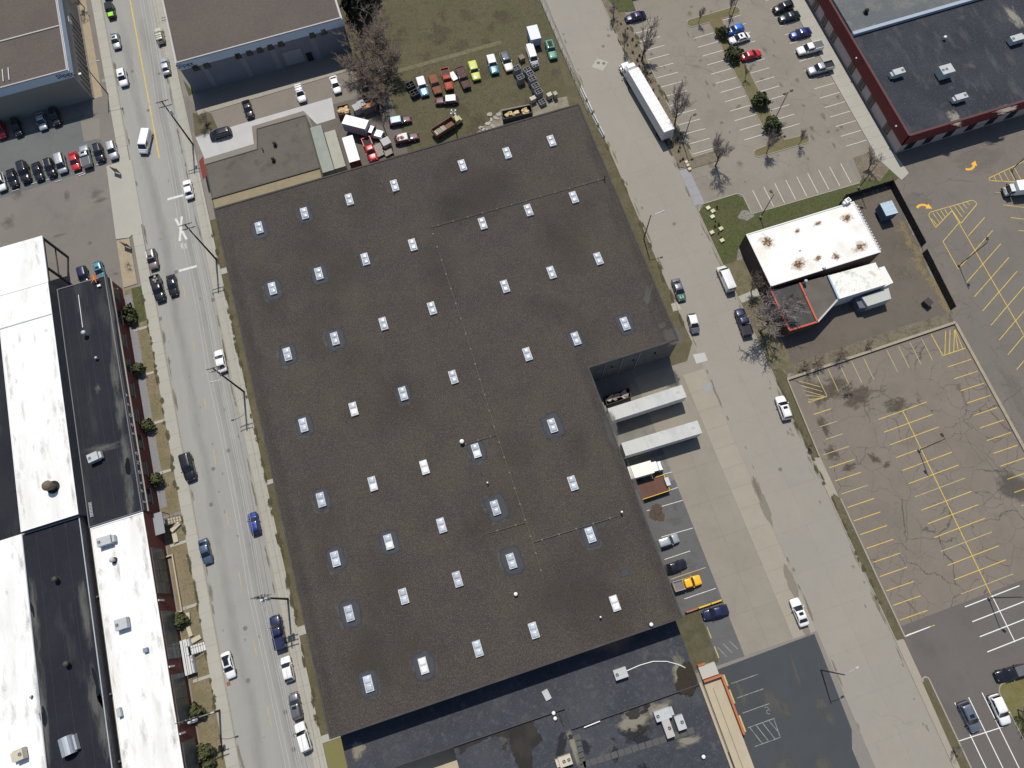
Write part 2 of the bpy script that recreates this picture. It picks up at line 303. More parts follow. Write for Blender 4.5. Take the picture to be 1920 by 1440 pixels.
ground('dirt_patch', P2([(940, 205), (880, 262), (905, 262), (1005, 235), (1085, 200), (1075, 178), (1010, 192)]), .02, M('concrete_pad', (.24, .215, .165), .9, [('noise', .5, .4, .65, (.14, .125, .08), .8), ('noise', 5, .4, .7, (.3, .27, .22), .4)]))
ground('south_court', rect(-38, -19.5, -60, -16.8), .01, M('court_concrete', (.42, .36, .26), .85, [('noise', .4, .4, .65, (.36, .31, .225), .8)]))
for k in range(40): c = at(R.uniform(700, 1060), R.uniform(20, 240)); stain('bare_earth', c.x, c.y, .014, R.uniform(1.5, 5), R.uniform(1, 3.5), stain_mat('bare_earth', (.105, .085, .06), 1.8, .46, .72, .45, amt=.6), OB['grass_yard'], R.uniform(0, 3)) if c.x > 5 and c.y > 97 else None
# --- strip between the warehouse and the east street
ground('east_verge', [(42.2, 36.2), (45.5, 36.2), (47.92, 39.5), (47.92, 107), (46.9, 118), (45.5, 118), (42.2, 96)], .05, mVerge)
ground('verge_path', P2([(1258, 570), (1270, 566), (1278, 580), (1262, 584)]), .056, mWalk)
# --- dock court
d = ground('dock_court', rect(34.0, 43.5, -19.5, 36.2), .004, mJoint); slabs(d, 34, 43.5, -19.5, 36.2, 2, 7.0, .005, .028, mDock, .03)
d = ground('drive_band', rect(43.5, 48.1, -19.5, 33.6), .004, mJoint); slabs(d, 43.5, 48.1, -19.5, 33.6, 1, 4.1, .005, .03, mBand, .03)
ground('dock_entry', rect(42.3, 48.1, 33.6, 39.4), .01, mDock)
for q in ([(1299, 665), (1321, 661), (1327, 676), (1306, 682)], [(1316, 721), (1336, 716), (1340, 730), (1322, 735)]):
    ground('concrete_patch', P2(q), .034, mBright if q[0][0] < 1310 else mWalkBlue)
ground('dock_pit', rect(24.2, 34.0, 20.5, 38.2), .012, M('dock_pit_concrete', (.20, .19, .165), .9, [('noise', .4, .4, .65, (.15, .145, .13), .8), ('noise', 6, .4, .7, (.14, .13, .12), .4)]))
ground('dock_asphalt', rect(24.0, 34.0, -19.5, 20.5), .012, mStrip)
ground('pit_slab', rect(24.2, 34.0, 14.2, 19.5), .016, M('pit_slab_concrete', (.17, .17, .16), .9, [('noise', .6, .4, .65, (.21, .205, .19), .8), ('wave', .35, .3, .9, (.13, .13, .12), .5)]))
ground('dock_lawn', rect(23.9, 29.2, -19.0, -9.6), .02, M('patchy_grass', (.075, .072, .04), .95, [('noise', .5, .42, .65, (.12, .105, .07), .7), ('noise', 4, .5, .7, (.05, .055, .025), .6)]))
ground('sealed_court', [(28.0, -20.1), (47.5, -19.8), (46.9, -36.2), (45.6, -39), (45.4, -60), (23, -60), (23, -33), (28, -33)], .032, mBlue)
for x, y, rx, ry, t in ((41.6, -25, 1.0, 7, -.1), (43.8, -31, 2.2, 3, 0), (30.8, -25, 1.8, 5, 0), (36, -28, 3, 6, .4), (44.2, -33.5, 1.8, 3, 0), (33, -38, 4, 3, 0), (40, -40, 3, 5, .2)): stain('worn_patch', x, y, .034, rx, ry, stain_mat('worn_seal', (.115, .112, .102), 2.0, .46, .72, .5, amt=.6), OB['sealed_court'], t)
# --- east side, office lot
ground('office_lot', rect(65.0, 103.6, 69.0, 150), .01, mLotTR)
ground('office_lot_entry', rect(62.6, 78, 69.0, 78.6), .008, mLotTR)
d = ground('entry_apron', rect(60.75, 63.0, 69.2, 78.6), .004, mJoint); slabs(d, 60.75, 63.0, 69.2, 78.6, 1, 2.35, .005, .03, mWalkBlue, .03)
ground('street_bed', [(60.93, 79.6), (63.5, 78.2), (70.3, 78.2), (71.6, 79.4), (71.3, 80.9), (65.0, 80.9), (65.0, 140), (60.93, 140)], .10, mMulch)
ground('bed_lawn', P2([(1140, 0), (1185, 0), (1192, 20), (1160, 24)]), .104, mGreen)
MB().prism([(64.85, 80.9), (65.05, 80.9), (65.05, 122), (64.85, 122)], 0, .14).build('kerb', mKerb, kind='structure')
MB().prism([(65.0, 80.85), (71.3, 80.85), (71.3, 81.05), (65.0, 81.05)], 0, .14).build('kerb', mKerb, kind='structure')
def island(poly, mat, z=.11, w=.18):
    if sum(poly[i - 1][0] * p[1] - p[0] * poly[i - 1][1] for i, p in enumerate(poly)) < 0: poly = poly[::-1]
    k = MB().prism(poly, 0, z).build('traffic_island', mKerb, kind='structure')
    n = len(poly); inn = []
    for i, p in enumerate(poly):
        a = Vector(poly[i - 1]); b = Vector(p); c = Vector(poly[(i + 1) % n]); d1 = (b - a).normalized(); d2 = (c - b).normalized()
        nrm = (Vector((-d1.y, d1.x)) + Vector((-d2.y, d2.x))); nrm = nrm.normalized() if nrm.length > 1e-6 else Vector((-d1.y, d1.x)); inn.append(b + nrm * w)
    MB().sheet([tuple(p) for p in inn], z + .006).build('planted_bed', mat, k); return k
def arc(cx, cy, r, a0, a1, n=6): return [(cx + r * cos(radians(a0 + (a1 - a0) * i / n)), cy + r * sin(radians(a0 + (a1 - a0) * i / n))) for i in range(n + 1)]
island(arc(79.0, 116.0, 1.25, 90, 270) + [(82.9, 114.75), (82.9, 81.4), (83, 78.6), (79.2, 78.3)] + arc(79.2, 77.2, 1.1, 90, 270) + [(90.5, 76.0)] + arc(90.5, 77.2, 1.2, -90, 90) + [(86.3, 78.6), (86.3, 114.7)] + [(90.0, 114.7)] + arc(90.3, 116.0, 1.3, -90, 90), M('island_grass', (.135, .12, .055), .95, [('noise', .35, .42, .62, (.17, .14, .09), .7), ('noise', 2.5, .45, .7, (.085, .085, .03), .6)]))
ground('lawn_strip', [(61.0, 54), (61.0, 67.6), (62.8, 68.9), (70.2, 69.0), (71.6, 67.6), (71.8, 63.3), (97.0, 62.9), (104, 69.2), (108.0, 66.5), (108.0, 62.5), (103.5, 60.4), (91.2, 60.4), (91, 56.5), (65.5, 56.5), (64, 54)], .06, mGreen)
MB().prism([(71.5, 63.35), (71.7, 63.2), (97.1, 62.8), (97.1, 63.05)], 0, .14).build('kerb', mKerb, kind='structure')
MB().prism(arc(62.6, 67.6, 1.6, 180, 90) + [(70.2, 69.2)] + arc(70.2, 67.7, 1.5, 90, 0) + [(71.7, 63.3), (71.45, 63.3)] + arc(70.2, 67.7, 1.25, 0, 90) + [(62.6, 68.95)] + arc(62.6, 67.6, 1.35, 90, 180), 0, .14).build('kerb', mKerb, kind='structure')
ground('corner_bed', P2([(1600, 296), (1632, 284), (1668, 316), (1650, 340), (1616, 335)]), .066, mMulch)
ground('ash_patch', P2(blob(1398, 404, 13, 10, seed=4)), .066, M('grey_thatch', (.22, .215, .19), .95, [('noise', 4, .4, .7, (.15, .15, .11), .7)]))
walk('office_walk', 103.6, 107.3, 66.6, 150, 3.0, mWalk, 1, .13)
ground('walk_corner', P2([(1640, 255), (1680, 292), (1704, 325), (1690, 338), (1640, 292)]), .09, mWalk)
# --- diner yard
ground('diner_yard', [(63.4, 27.2), (100.2, 28.6), (103.2, 60.3), (91, 60.3), (91, 54), (63.4, 54)], .014, mBackYard)
ground('diner_front', [(61.0, 28), (65.5, 28), (65.5, 54), (61.0, 54)], .03, M('trodden_lawn', (.14, .122, .075), .95, [('noise', .6, .42, .62, (.085, .085, .035), .7), ('noise', 3, .45, .7, (.19, .165, .115), .5)]))
ground('diner_path', P2([(1384, 556), (1420, 541), (1424, 555), (1391, 568)]), .036, mWalk)
mStraw = stain_mat('straw_stain', (.27, .22, .12), 3.2, .47, .66, .4, (.18, .14, .08), amt=.8); mDust = stain_mat('dusty_gravel', (.17, .15, .115), 3.0, .46, .74, .45, amt=.7)
for k in range(20):
    t = k / 19; c = at(1690 + t * 88 + R.uniform(-4, 2) - (10 if .42 < t < .62 else 0), 420 + t * 156 + R.uniform(-5, 5)); stain('weed_patch', c.x, c.y, .018, R.uniform(.9, 1.9), R.uniform(1.2, 2.6), mStraw, OB['diner_yard'], R.uniform(0, 3))
for k in range(18): c = at(1712 + R.uniform(-34, 26), 440 + k * 5 + R.uniform(-14, 10)); stain('gravel_dust', c.x, c.y, .016, R.uniform(1.2, 3.0), R.uniform(1.2, 3.2), mDust, OB['diner_yard'], R.uniform(0, 3))
ground('scrub_strip', P2([(1490, 682), (1700, 610), (1782, 585), (1788, 604), (1480, 712)]), .024, M('scrub_ground', (.15, .128, .09), .95, [('noise', .6, .42, .62, (.085, .075, .05), .8), ('noise', 4, .5, .65, (.24, .21, .16), .5)]))
# --- yellow lot
ground('yellow_lot', rect(62.4, 100.3, -23.6, 26.3), .012, mLotY)
ground('far_lot', [(100.5, -24), (150, -24), (150, 140), (108.0, 140), (108, 64), (103.6, 60), (100.6, 28)], .010, mLotFar)
for x, y, a, b in ((104.5, 8, 2.6, 12), (104, -12, 2.4, 10), (106, 55, 6, 3), (118, 20, 5, 9), (124, 60, 8, 5)): stain('repair_patch', x, y, .012, a, b, stain_mat('worn_asphalt', (.19, .175, .152), 1.6, .42, .74, .5, amt=.6), OB['far_lot'])
MB().prism([(63.0, 25.9), (63.0, 26.4), (100.6, 26.9), (100.6, 26.4)], 0, .45).build('kerb_wall', M('tan_kerb_wall', (.33, .285, .21), .9, [('noise', 1, .4, .7, (.25, .21, .16), .7)]), kind='structure')
MB().prism([(100.3, 26.4), (100.9, 26.4), (100.5, -24), (99.9, -24)], 0, .3).build('kerb_wall', MATS['tan_kerb_wall'], kind='structure')
MB().prism([(62.85, 26.2), (63.1, 26.2), (62.4, 9.8), (62.15, 9.8)], 0, .4).build('kerb_wall', MATS['tan_kerb_wall'], kind='structure')
ground('verge', [(60.93, 10.0), (62.2, 9.6), (62.9, 26), (63.5, 27), (62.5, 29), (60.93, 29)], .09, mVerge)
ground('lot_apron', rect(60.75, 62.5, 1.4, 10), .035, mBand)
ground('verge', [(60.93, -25), (62.5, -25.6), (62.6, 1.2), (61.8, 2.3), (60.93, 1.4)], .09, mVerge)
MB().prism([(62.55, -25.2), (62.8, -25.2), (62.8, 1.0), (62.55, 1.0)], 0, .14).build('kerb', mKerb, kind='structure')
mLeaf = stain_mat('leaf_litter', (.11, .09, .066), 2.4, .43, .70, .5, (.075, .06, .045), amt=.75); mDamp = stain_mat('damp_stain', (.10, .088, .076), 1.2, .34, .62, .6, amt=.7)
stain('damp_stain', 95.2, -7.4, .014, 3.6, 5.2, mDamp, OB['yellow_lot'], .5)
for px, py, a, b, t in ((1560, 728, 5.5, 3.5, .3), (1610, 745, 5, 3, .2), (1530, 735, 3, 5, 0), (1640, 860, 1.2, 2.4, .6), (1592, 876, 2.4, 1.2, 0), (1662, 872, 1.5, .9, .3), (1545, 800, 1.5, 4, 0), (1680, 760, 4, 2.4, 0), (1560, 850, 2.0, 3.0, 0)):
    c = at(px, py); stain('leaf_litter', c.x, c.y, .014, a, b, mLeaf, OB['yellow_lot'], t)
# --- south-east lot
ground('south_lot', [(62.4, -23.4), (100, -22.6), (150, -21), (150, -90), (60.93, -90), (60.93, -25.5)], .016, mLotNew)
ground('verge_walk', [(60.8, -25.4), (62.3, -25.4), (62.3, -62), (60.8, -62)], .05, mBand)
ground('verge', [(62.1, -33), (63.3, -33), (63.6, -62), (61.5, -62)], .09, mVerge)
MB().prism(arc(62.8, -33, .75, 180, 0) + [(63.75, -62), (63.5, -62)] + arc(62.8, -33, .5, 0, 180), 0, .14).build('kerb', mKerb, kind='structure')
island(arc(75.6, -39.0, 1.7, 180, 90) + [(95, -37.3), (95, -62), (75.2, -62), (74.2, -48)][::1], M('island_lawn', (.14, .128, .045), .95, [('noise', .4, .42, .62, (.17, .15, .075), .7), ('noise', 3, .45, .7, (.09, .09, .03), .6)]))

# ------------------------------------------------------------------ painted markings (parts of the surface they are painted on)
OB = bpy.data.objects
def stripe(parent, a, b, w, mat, z, name='stripe'):
    a = Vector(a); b = Vector(b); d = (b - a); n = Vector((-d.y, d.x)).normalized() * w / 2
    return MB().sheet([tuple(a + n), tuple(b + n), tuple(b - n), tuple(a - n)], z).build(name, mat, parent)
lot = OB['office_lot']
for i in range(15): stripe(lot, (65.3, 120.4 - i * 2.765), (70.5, 120.3 - i * 2.765), .12, mWhiteLine, .015)
for i in range(12): stripe(lot, (77.7, 111.6 - i * 2.745), (82.85, 111.6 - i * 2.745), .12, mWhiteLine, .015)
for i in range(13): stripe(lot, (86.5, 114.4 - i * 2.75), (91.2, 114.4 - i * 2.75), .12, mWhiteLine, .015)
for i in range(18): stripe(lot, (98.5, 119.2 - i * 2.745), (103.5, 119.2 - i * 2.745), .12, mWhiteLine, .015)
for i in range(9): stripe(lot, (74.2 + i * 2.64, 63.6 if i < 0 else 69.05), (74.2 + i * 2.64, 68.8 if i < 0 else 69.06), .12, mWhiteLine, .015) if False else None
sl = ground('office_lot_south', [(71.6, 63.3), (97, 62.9), (97.3, 69.1), (71.6, 69.1)], .011, mLotTR)
for i in range(9): stripe(sl, (74.2 + i * 2.64, 63.6), (74.2 + i * 2.64, 68.8), .12, mWhiteLine, .016)
lot = OB['yellow_lot']
for i in range(18):
    y = 20.5 - i * 2.68
    if 3.0 < y < 5.0 and False: continue
    stripe(lot, (63.2 if y < 10 else 65.0, y), (68.7, y), .13, mFadedY if 1 < i < 5 or i == 7 else mYellowLine, .017)
for i in range(10):
    if i == 5: continue
    x = 69.2 + i * 2.6
    if i: stripe(lot, (x, 25.6), (x - .1, 20.7), .12, mFadedY, .017)
for i in range(17): stripe(lot, (94.7 - i * .03, 18.5 - i * 2.66), (99.85 - i * .03, 18.5 - i * 2.66), .13, mYellowLine, .017)
for i in range(14): stripe(lot, (76.5 - i * .05, 12.9 - i * 2.66), (87.2 - i * .05, 13.2 - i * 2.66), .13, mYellowLine if i not in (6, 10, 13) else mFadedY, .017)
stripe(lot, (81.9, 13.1), (80.9, -23.4), .14, mYellowLine, .021)
for q, m in (((65.05, 69.1, 20.4, 25.6), mFadedY), ((94.9, 100, 21.0, 26.0), mYellowLine)):
    x0, x1, y0, y1 = q
    stripe(lot, (x0, y0), (x1, y0), .14, m, .017); stripe(lot, (x1 if x0 < 70 else x0, y0), (x1 if x0 < 70 else x0, y1), .14, m, .019)
    for k in range(5):
        t = (k + .5) / 5
        if x0 < 70: stripe(lot, (x0 + .2, y0 + t * 5.2), (min(x1, x0 + 3.6), max(y0, y0 + t * 5.2 - 2.4)), .12, m, .021)
        else: stripe(lot, (x0 + t * 5, y0 + .1), (min(x1, x0 + t * 5 + 2.6), min(y1, y0 + 4.6)), .12, m, .021)
lot = OB['south_lot']
for i in range(4):
    stripe(lot, (75.4, -23.9 - i * 2.7), (86.6, -23.6 - i * 2.7), .16, mFreshLine, .021)
stripe(lot, (81.0, -23.6), (80.9, -32), .15, mFreshLine, .025); stripe(lot, (62.3, -25.2), (67.8, -25.05), .15, mFreshLine, .021)
for x in (65.9, 68.6, 71.2): stripe(lot, (x, -37.7), (x + .1, -54), .15, mFreshLine, .021)
stripe(lot, (63.6, -43.4), (71.9, -43.7), .14, mFreshLine, .025)
lot = OB['far_lot']
for i in range(13):
    stripe(lot, (118.5, 46.6 - i * 3.39), ((113.0, 43.7) if i == 0 else (107.3, 40.8 - i * 3.39)), .13, mYellowLine, .015)
    stripe(lot, (123.7, 48.1 - i * 3.3), (129.5, 45.1 - i * 3.3), .13, mYellowLine, .015)
    if i < 3: stripe(lot, (123.7, 51.4 + i * 0), (126.4, 50.1), .12, mFadedY, .015) if i == 0 else None
stripe(lot, (112.7, 50.4), (112.4, 3), .14, mYellowLine, .019); stripe(lot, (107.3, 44.2), (113, 47.3), .13, mYellowLine, .015); stripe(lot, (107.3, 44.2), (107.2, 37.4), .13, mYellowLine, .019)
hp = arc(108.6, 50.4, 1.2, 190, 100, 4) + arc(117.6, 50.4, .9, 80, -40, 5)
hp2 = [(107.4, 50.4)] + hp + [(112.7, 47.9)]
hatch = [(107.45, 47.7), (107.4, 50.4)] + arc(108.4, 50.5, .95, 170, 95, 3) + arc(117.7, 50.4, .85, 85, -30, 4) + [(113.0, 46.9), (112.7, 50.3), (107.45, 47.7)]
for a, b in zip(hatch[:-1], hatch[1:]): stripe(lot, a, b, .14, mYellowLine, .021)
for k in range(5): stripe(lot, (108.0 + k * .85, 48.1 + k * .42), (107.6 + k * .95, 51.1 if k else 50), .12, mYellowLine, .017)
for k in range(5): stripe(lot, (113.0 + k * 1.0, 50.2 - max(0, 2.9 - k * .75) + .2), (113.0 + k * 1.0 - .3, 51.3), .12, mYellowLine, .017)
h3 = [(124.2, 55.0), (134, 56.4), (134, 52.0), (128.6, 52.5), (124.0, 54.4), (124.2, 55.0)]
for a, b in zip(h3[:-1], h3[1:]): stripe(lot, a, b, .14, mYellowLine, .021)
for k in range(5): stripe(lot, (125.3 + k * 1.3, 53.7 - k * .3), (125.5 + k * 1.3, 55.2 + k * .16), .12, mYellowLine, .017)
def turn_arrow(px, py, flip):
    c = at(px, py); p = MB(); pts = [Vector((c.x + 1.5 * cos(radians(a)), c.y + flip * (1.5 * sin(radians(a)) - .9))) for a in range(30, 131, 20)]
    for a, b in zip(pts[:-1], pts[1:]):
        d = (b - a); n = Vector((-d.y, d.x)).normalized() * .28; p.quad(*[(q.x, q.y, .021) for q in (a + n, b + n, b - n, a - n)])
    e = pts[0]; d = (pts[0] - pts[1]).normalized(); n = Vector((-d.y, d.x))
    p.add([(q.x, q.y, .0215) for q in (e + n * .7 - d * .1, e + d * 1.1, e - n * .7 - d * .1)], [(0, 1, 2)])
    p.build('arrow', M('orange_yellow_paint', (.75, .42, .04), .8, [('noise', 2, .5, .7, (.5, .32, .08), .5)]), lot)
turn_arrow(1728, 389, 1); turn_arrow(1817, 313, -1)
lot = OB['sealed_court']
mOldW = M('worn_white_paint', (.30, .30, .285), .85, [('noise', 1.5, .45, .62, (.13, .135, .135), .85)])
for y in (-23.0, -25.5, -28.05, -30.5): stripe(lot, (29.9, y), (35.0, y), .11, mOldW, .04)
for a, b in (((34.75, -30.5), (34.6, -33.6)), ((34.6, -33.6), (29.8, -33.6)), ((30.2, -30.6), (31.2, -33.5)), ((31.4, -30.6), (32.4, -33.5)), ((32.6, -30.6), (33.6, -33.5)), ((33.8, -30.6), (34.6, -32.6))): stripe(lot, a, b, .11, mOldW, .044)
pw = MB(); c = at(1441, 1335); pw.tube([(c.x + .35 * cos(t * .5), c.y + .35 * sin(t * .5), .045) for t in range(11)], .06, 4).tube([(c.x + .3, c.y + .3, .045), (c.x + .1, c.y + .8, .045), (c.x - .4, c.y + .85, .045)], .06, 4); pw.build('wheelchair_mark', mOldW, lot)
lot = OB['dock_asphalt']
for a, b, m in (((1244, 889), (1260, 885), mWhiteLine), ((1256, 919), (1276, 912), mWhiteLine), ((1212, 958), (1280, 938), mWhiteLine), ((1240, 1007), (1299, 990), mWhiteLine), ((1246, 1049), (1294, 1033), mWhiteLine), ((1258, 1086), (1323, 1064), mFadedY), ((1283, 1123), (1342, 1103), mWhiteLine)): stripe(lot, at(*a)[:2], at(*b)[:2], .12, m, .02)
for y in (-12.8, -16.3): MB().box(29.35, 29.6, y - 2.1, y, .03, .15, (.04, .04)).build('wheel_stop', mFadedY, label=None).parent = lot
for k in range(3): stripe(lot, (30 + k * 1.2, -16.6 + k * .2), (30.9 + k * 1.2, -18.6 + k * .3), .11, mOldW, .02)
# west street: centre line, dashes, stop bars, railway crossing mark
st = OB['street_west']
stripe(st, (-49.9, 186), (-50.5, 120.2), .26, mYellowLine, .035, 'centre_line')
for (x0, y0, x1, y1) in ((327, 445, 330, 467), (344, 535, 347.5, 560), (362, 640, 365.5, 661), (383, 746, 386.5, 768), (400, 842, 405, 870), (424, 960, 429, 986), (448, 1073, 454, 1104), (475, 1200, 481, 1228), (501.5, 1325, 509, 1362)):
    stripe(st, at(x0, y0)[:2], at(x1, y1)[:2], .13, mFadedY, .035, 'lane_dash')
for a, b in (((314, 374), (344, 366)), ((336, 508), (369, 499))): stripe(st, at(*a)[:2], at(*b)[:2], .55, mWhiteLine, .036, 'stop_bar')
for a, b in (((329, 410), (350, 449)), ((341, 406), (337, 452))): stripe(st, at(*a)[:2], at(*b)[:2], .5, mWhiteLine, .036 if a[0] < 335 else .04, 'crossing_mark')
def letters(txt, size, mat, parent, mw, name='letter', extr=.01):
    cu = bpy.data.curves.new(name, 'FONT'); cu.body = txt; cu.size = size; cu.extrude = extr; cu.align_x = 'CENTER'; cu.align_y = 'CENTER'
    t = bpy.data.objects.new(name, cu); COL.objects.link(t); dg = bpy.context.evaluated_depsgraph_get(); dg.update()
    me = bpy.data.meshes.new_from_object(t.evaluated_get(dg)); bpy.data.objects.remove(t); me.materials.clear(); me.materials.append(mat)
    o = link(name, me, parent); o.matrix_world = mw; return o
for px in (341.5, 348.5):
    c = at(px, 462); letters('R', 1.9, mWhiteLine, st, Matrix.Translation((c.x, c.y, .037)) @ Matrix.Scale(.5, 4, (1, 0, 0)))
# manhole covers, drains and tar spots on the streets
mCast = M('cast_iron', (.14, .135, .13), .8, [('noise', 6, .4, .7, (.2, .19, .18), .5)], coords='obj')
for i, (x, y) in enumerate(((248, 134), (299, 138), (278, 207), (330, 510), (325, 561), (400, 879), (396, 946), (428, 845), (460, 1178), (465, 1276), (535, 1335), (553, 1378), (551, 1405))):
    c = at(x, y); MB().cyl(c.x, c.y, .028, .042, .42, 16).build('manhole_cover', mCast, st)
for x, y in ((1122, 118), (1131, 87), (1141, 67), (1264, 420), (1463, 880), (1132, 119)):
    c = at(x, y); MB().cyl(c.x, c.y, .028, .042, .4, 16).build('manhole_cover', mCast, se)
for x, y in ((300, 598), (400, 562)):
    c = at(x, y); MB().box(c.x - .4, c.x + .4, c.y - .45, c.y + .45, .028, .045).build('drain_grate', mCast, st)
c = at(428.5, 1282); MB().box(c.x - .32, c.x + .32, c.y - .35, c.y + .35, .028, .05).build('rusty_grate', M('rust_plate', (.25, .09, .045), .85), st)
c = at(1125, 121); MB().sheet([(c.x + a, c.y + b) for a, b in ((-2.1, 0), (0, -1.9), (2.1, 0), (0, 1.9))], .034).build('light_patch', mWalk, se)
ground('green_cover', P2(blob(194, 151, 3.6, 3.4, seed=3, wob=.03)), .02, M('green_cover_paint', (.17, .26, .21), .8))
for k, q in enumerate(((1420, 918, .5, 2.6), (1434, 950, .6, 3.4), (1483, 1092, .6, 3.0), (1511, 1180, .5, 1.4))):
    c = at(q[0], q[1]); stain('asphalt_patch', c.x, c.y, .032, q[2] * 1.6, q[3] * 1.3, stain_mat('patch_brown', (.225, .203, .165), 1.6, .3, .5, .6, amt=.8), OB['drive_band'], -.05)
rr = random.Random(5); mOil = stain_mat('oil_stain', (.17, .157, .133), 2.0, .40, .72, .5, amt=.45)
for k in range(34): stain('oil_spot', rr.choice([49.0, 59.6, 58.9]) + rr.uniform(-.6, .6), rr.uniform(-45, 125), .032, rr.uniform(.15, .5), rr.uniform(.2, .8), mOil, se)
mTyreW = stain_mat('tyre_film_west', (.225, .222, .21), .8, .25, .9, .5, amt=.22)
for k in range(16):
    for x in (-53.3, -47.9): stain('tyre_film', x + rr.uniform(-.5, .5), -10 + k * 11, .0305, 1.5, 9, mTyreW, st)
for k in range(24): stain('oil_spot', rr.uniform(-56, -45.5), rr.uniform(-12, 150), .032, rr.uniform(.15, .4), rr.uniform(.2, .7), stain_mat('road_film', (.2, .195, .18), 2.0, .42, .72, .5, amt=.4), st)
for k in range(50): stain('oil_spot', rr.uniform(66, 103), rr.uniform(70, 122), .013, rr.uniform(.3, 1.2), rr.uniform(.3, 1.8), stain_mat('lot_oil', (.12, .105, .09), 2.0, .42, .75, .5, amt=.4), OB['office_lot'])
for k in range(26): stain('grime', rr.uniform(-100, -62), rr.uniform(92, 128), .013, rr.uniform(.6, 3), rr.uniform(.6, 3), MATS['lot_oil'], OB['west_lot'])
for k in range(26): stain('grime', rr.uniform(24.6, 33.6), rr.uniform(-18, 19), .017, rr.uniform(.5, 1.6), rr.uniform(.5, 2), stain_mat('strip_wear', (.15, .148, .14), 2.0, .44, .74, .5, amt=.5), OB['dock_asphalt'], rr.uniform(0, 3))
for px, py in ((1226, 965), (1237, 968), (1232, 955)): c = at(px, py); stain('dirt_pile', c.x, c.y, .03, 1.3, 1.5, stain_mat('dirt_spill', (.08, .06, .042), 2.0, .35, .5, .6), OB['dock_asphalt'])
# ------------------------------------------------------------------ buildings
mGravel = M('tar_gravel_roof', (.056, .048, .041), .95, [('noise', .045, .38, .6, (.068, .057, .046), 1), ('noise', .16, .42, .66, (.045, .040, .036), .85), ('noise', .9, .5, .75, (.078, .065, .052), .5), ('noise', 5.5, .5, .66, (.135, .117, .098), .75, (1, 1, 1), 2.0), ('noise', 9, .5, .62, (.028, .025, .023), .75, (1, 1, 1), 2.0)], bump=.4, bscale=7)
mGravelEdge = M('roof_edge_bitumen', (.056, .052, .05), .9, [('noise', .5, .42, .66, (.085, .08, .076), .7), ('noise', 5, .4, .7, (.04, .037, .035), .5)])
mTarPatch = M('bare_bitumen', (.072, .074, .084), .8, [('noise', .8, .4, .65, (.088, .088, .095), .8), ('noise', 5, .4, .7, (.055, .055, .062), .4)])
mTarRim = M('dried_silt', (.105, .10, .094), .9, [('noise', 1.4, .40, .58, (.066, .06, .054), .95)])
mBrownRoof = M('brown_gravel_roof', (.098, .083, .072), .95, [('noise', .1, .4, .62, (.112, .094, .08), .9), ('noise', 1.2, .45, .7, (.083, .073, .065), .6), ('noise', 6, .5, .66, (.15, .13, .112), .6, (1, 1, 1), 2.0), ('noise', 9, .5, .62, (.07, .06, .055), .6, (1, 1, 1), 2.0)], bump=.3, bscale=7)
mEPDM = M('epdm_roof', (.017, .018, .026), .7, [('noise', .12, .42, .62, (.023, .025, .031), .9), ('noise', .35, .57, .70, (.06, .061, .062), .5, (1, .25, 1)), ('noise', 2.2, .55, .72, (.034, .036, .042), .5), ('noise', 7, .45, .7, (.013, .014, .02), .4)], spec=.12)
mSlateRoof = M('slate_membrane', (.043, .046, .056), .75, [('noise', .15, .42, .62, (.058, .061, .07), .9), ('noise', .9, .52, .7, (.082, .087, .10), .6), ('noise', 3.5, .56, .7, (.12, .123, .13), .6), ('noise', 8, .45, .7, (.03, .034, .046), .4), ('noise', .4, .60, .72, (.11, .107, .095), .5)], spec=.15)
mOfficeRoof = M('office_membrane', (.030, .033, .042), .75, [('noise', .1, .42, .6, (.042, .047, .054), .9), ('noise', .5, .52, .72, (.085, .088, .092), .7, (1, .35, 1)), ('noise', 2.5, .55, .72, (.105, .108, .112), .65), ('noise', .25, .64, .74, (.12, .117, .102), .5), ('noise', 8, .45, .7, (.022, .025, .033), .5)], spec=.15)
mWhiteRoof = M('white_membrane', (.79, .795, .78), .6, [('noise', .25, .47, .68, (.62, .61, .565), .6, (1, .22, 1)), ('noise', .9, .57, .75, (.45, .43, .385), .5, (1, .3, 1)), ('noise', 4, .6, .74, (.44, .43, .40), .45, (1, .6, 1))])
mWhiteRust = M('stained_white_membrane', (.80, .79, .755), .6, [('noise', .22, .50, .68, (.64, .61, .53), .7), ('noise', 1.2, .60, .74, (.50, .45, .37), .5), ('noise', 3.5, .64, .74, (.35, .29, .22), .5)])
mMetal = M('galvanised', (.45, .47, .5), .5, [('noise', 3, .4, .7, (.36, .375, .4), .5)], metal=.3, coords='obj')
mHvac = M('hvac_paint', (.44, .46, .46), .6, [('noise', 2, .45, .7, (.36, .37, .37), .5)], coords='obj')
mHvacTan = M('hvac_tan', (.52, .47, .37), .6, [('noise', 2, .45, .7, (.42, .38, .3), .5)], coords='obj')
mDark = M('dark_void', (.015, .015, .017), .7)
mGlassW = M('window_glass', (.022, .024, .028), .12, spec=.5)
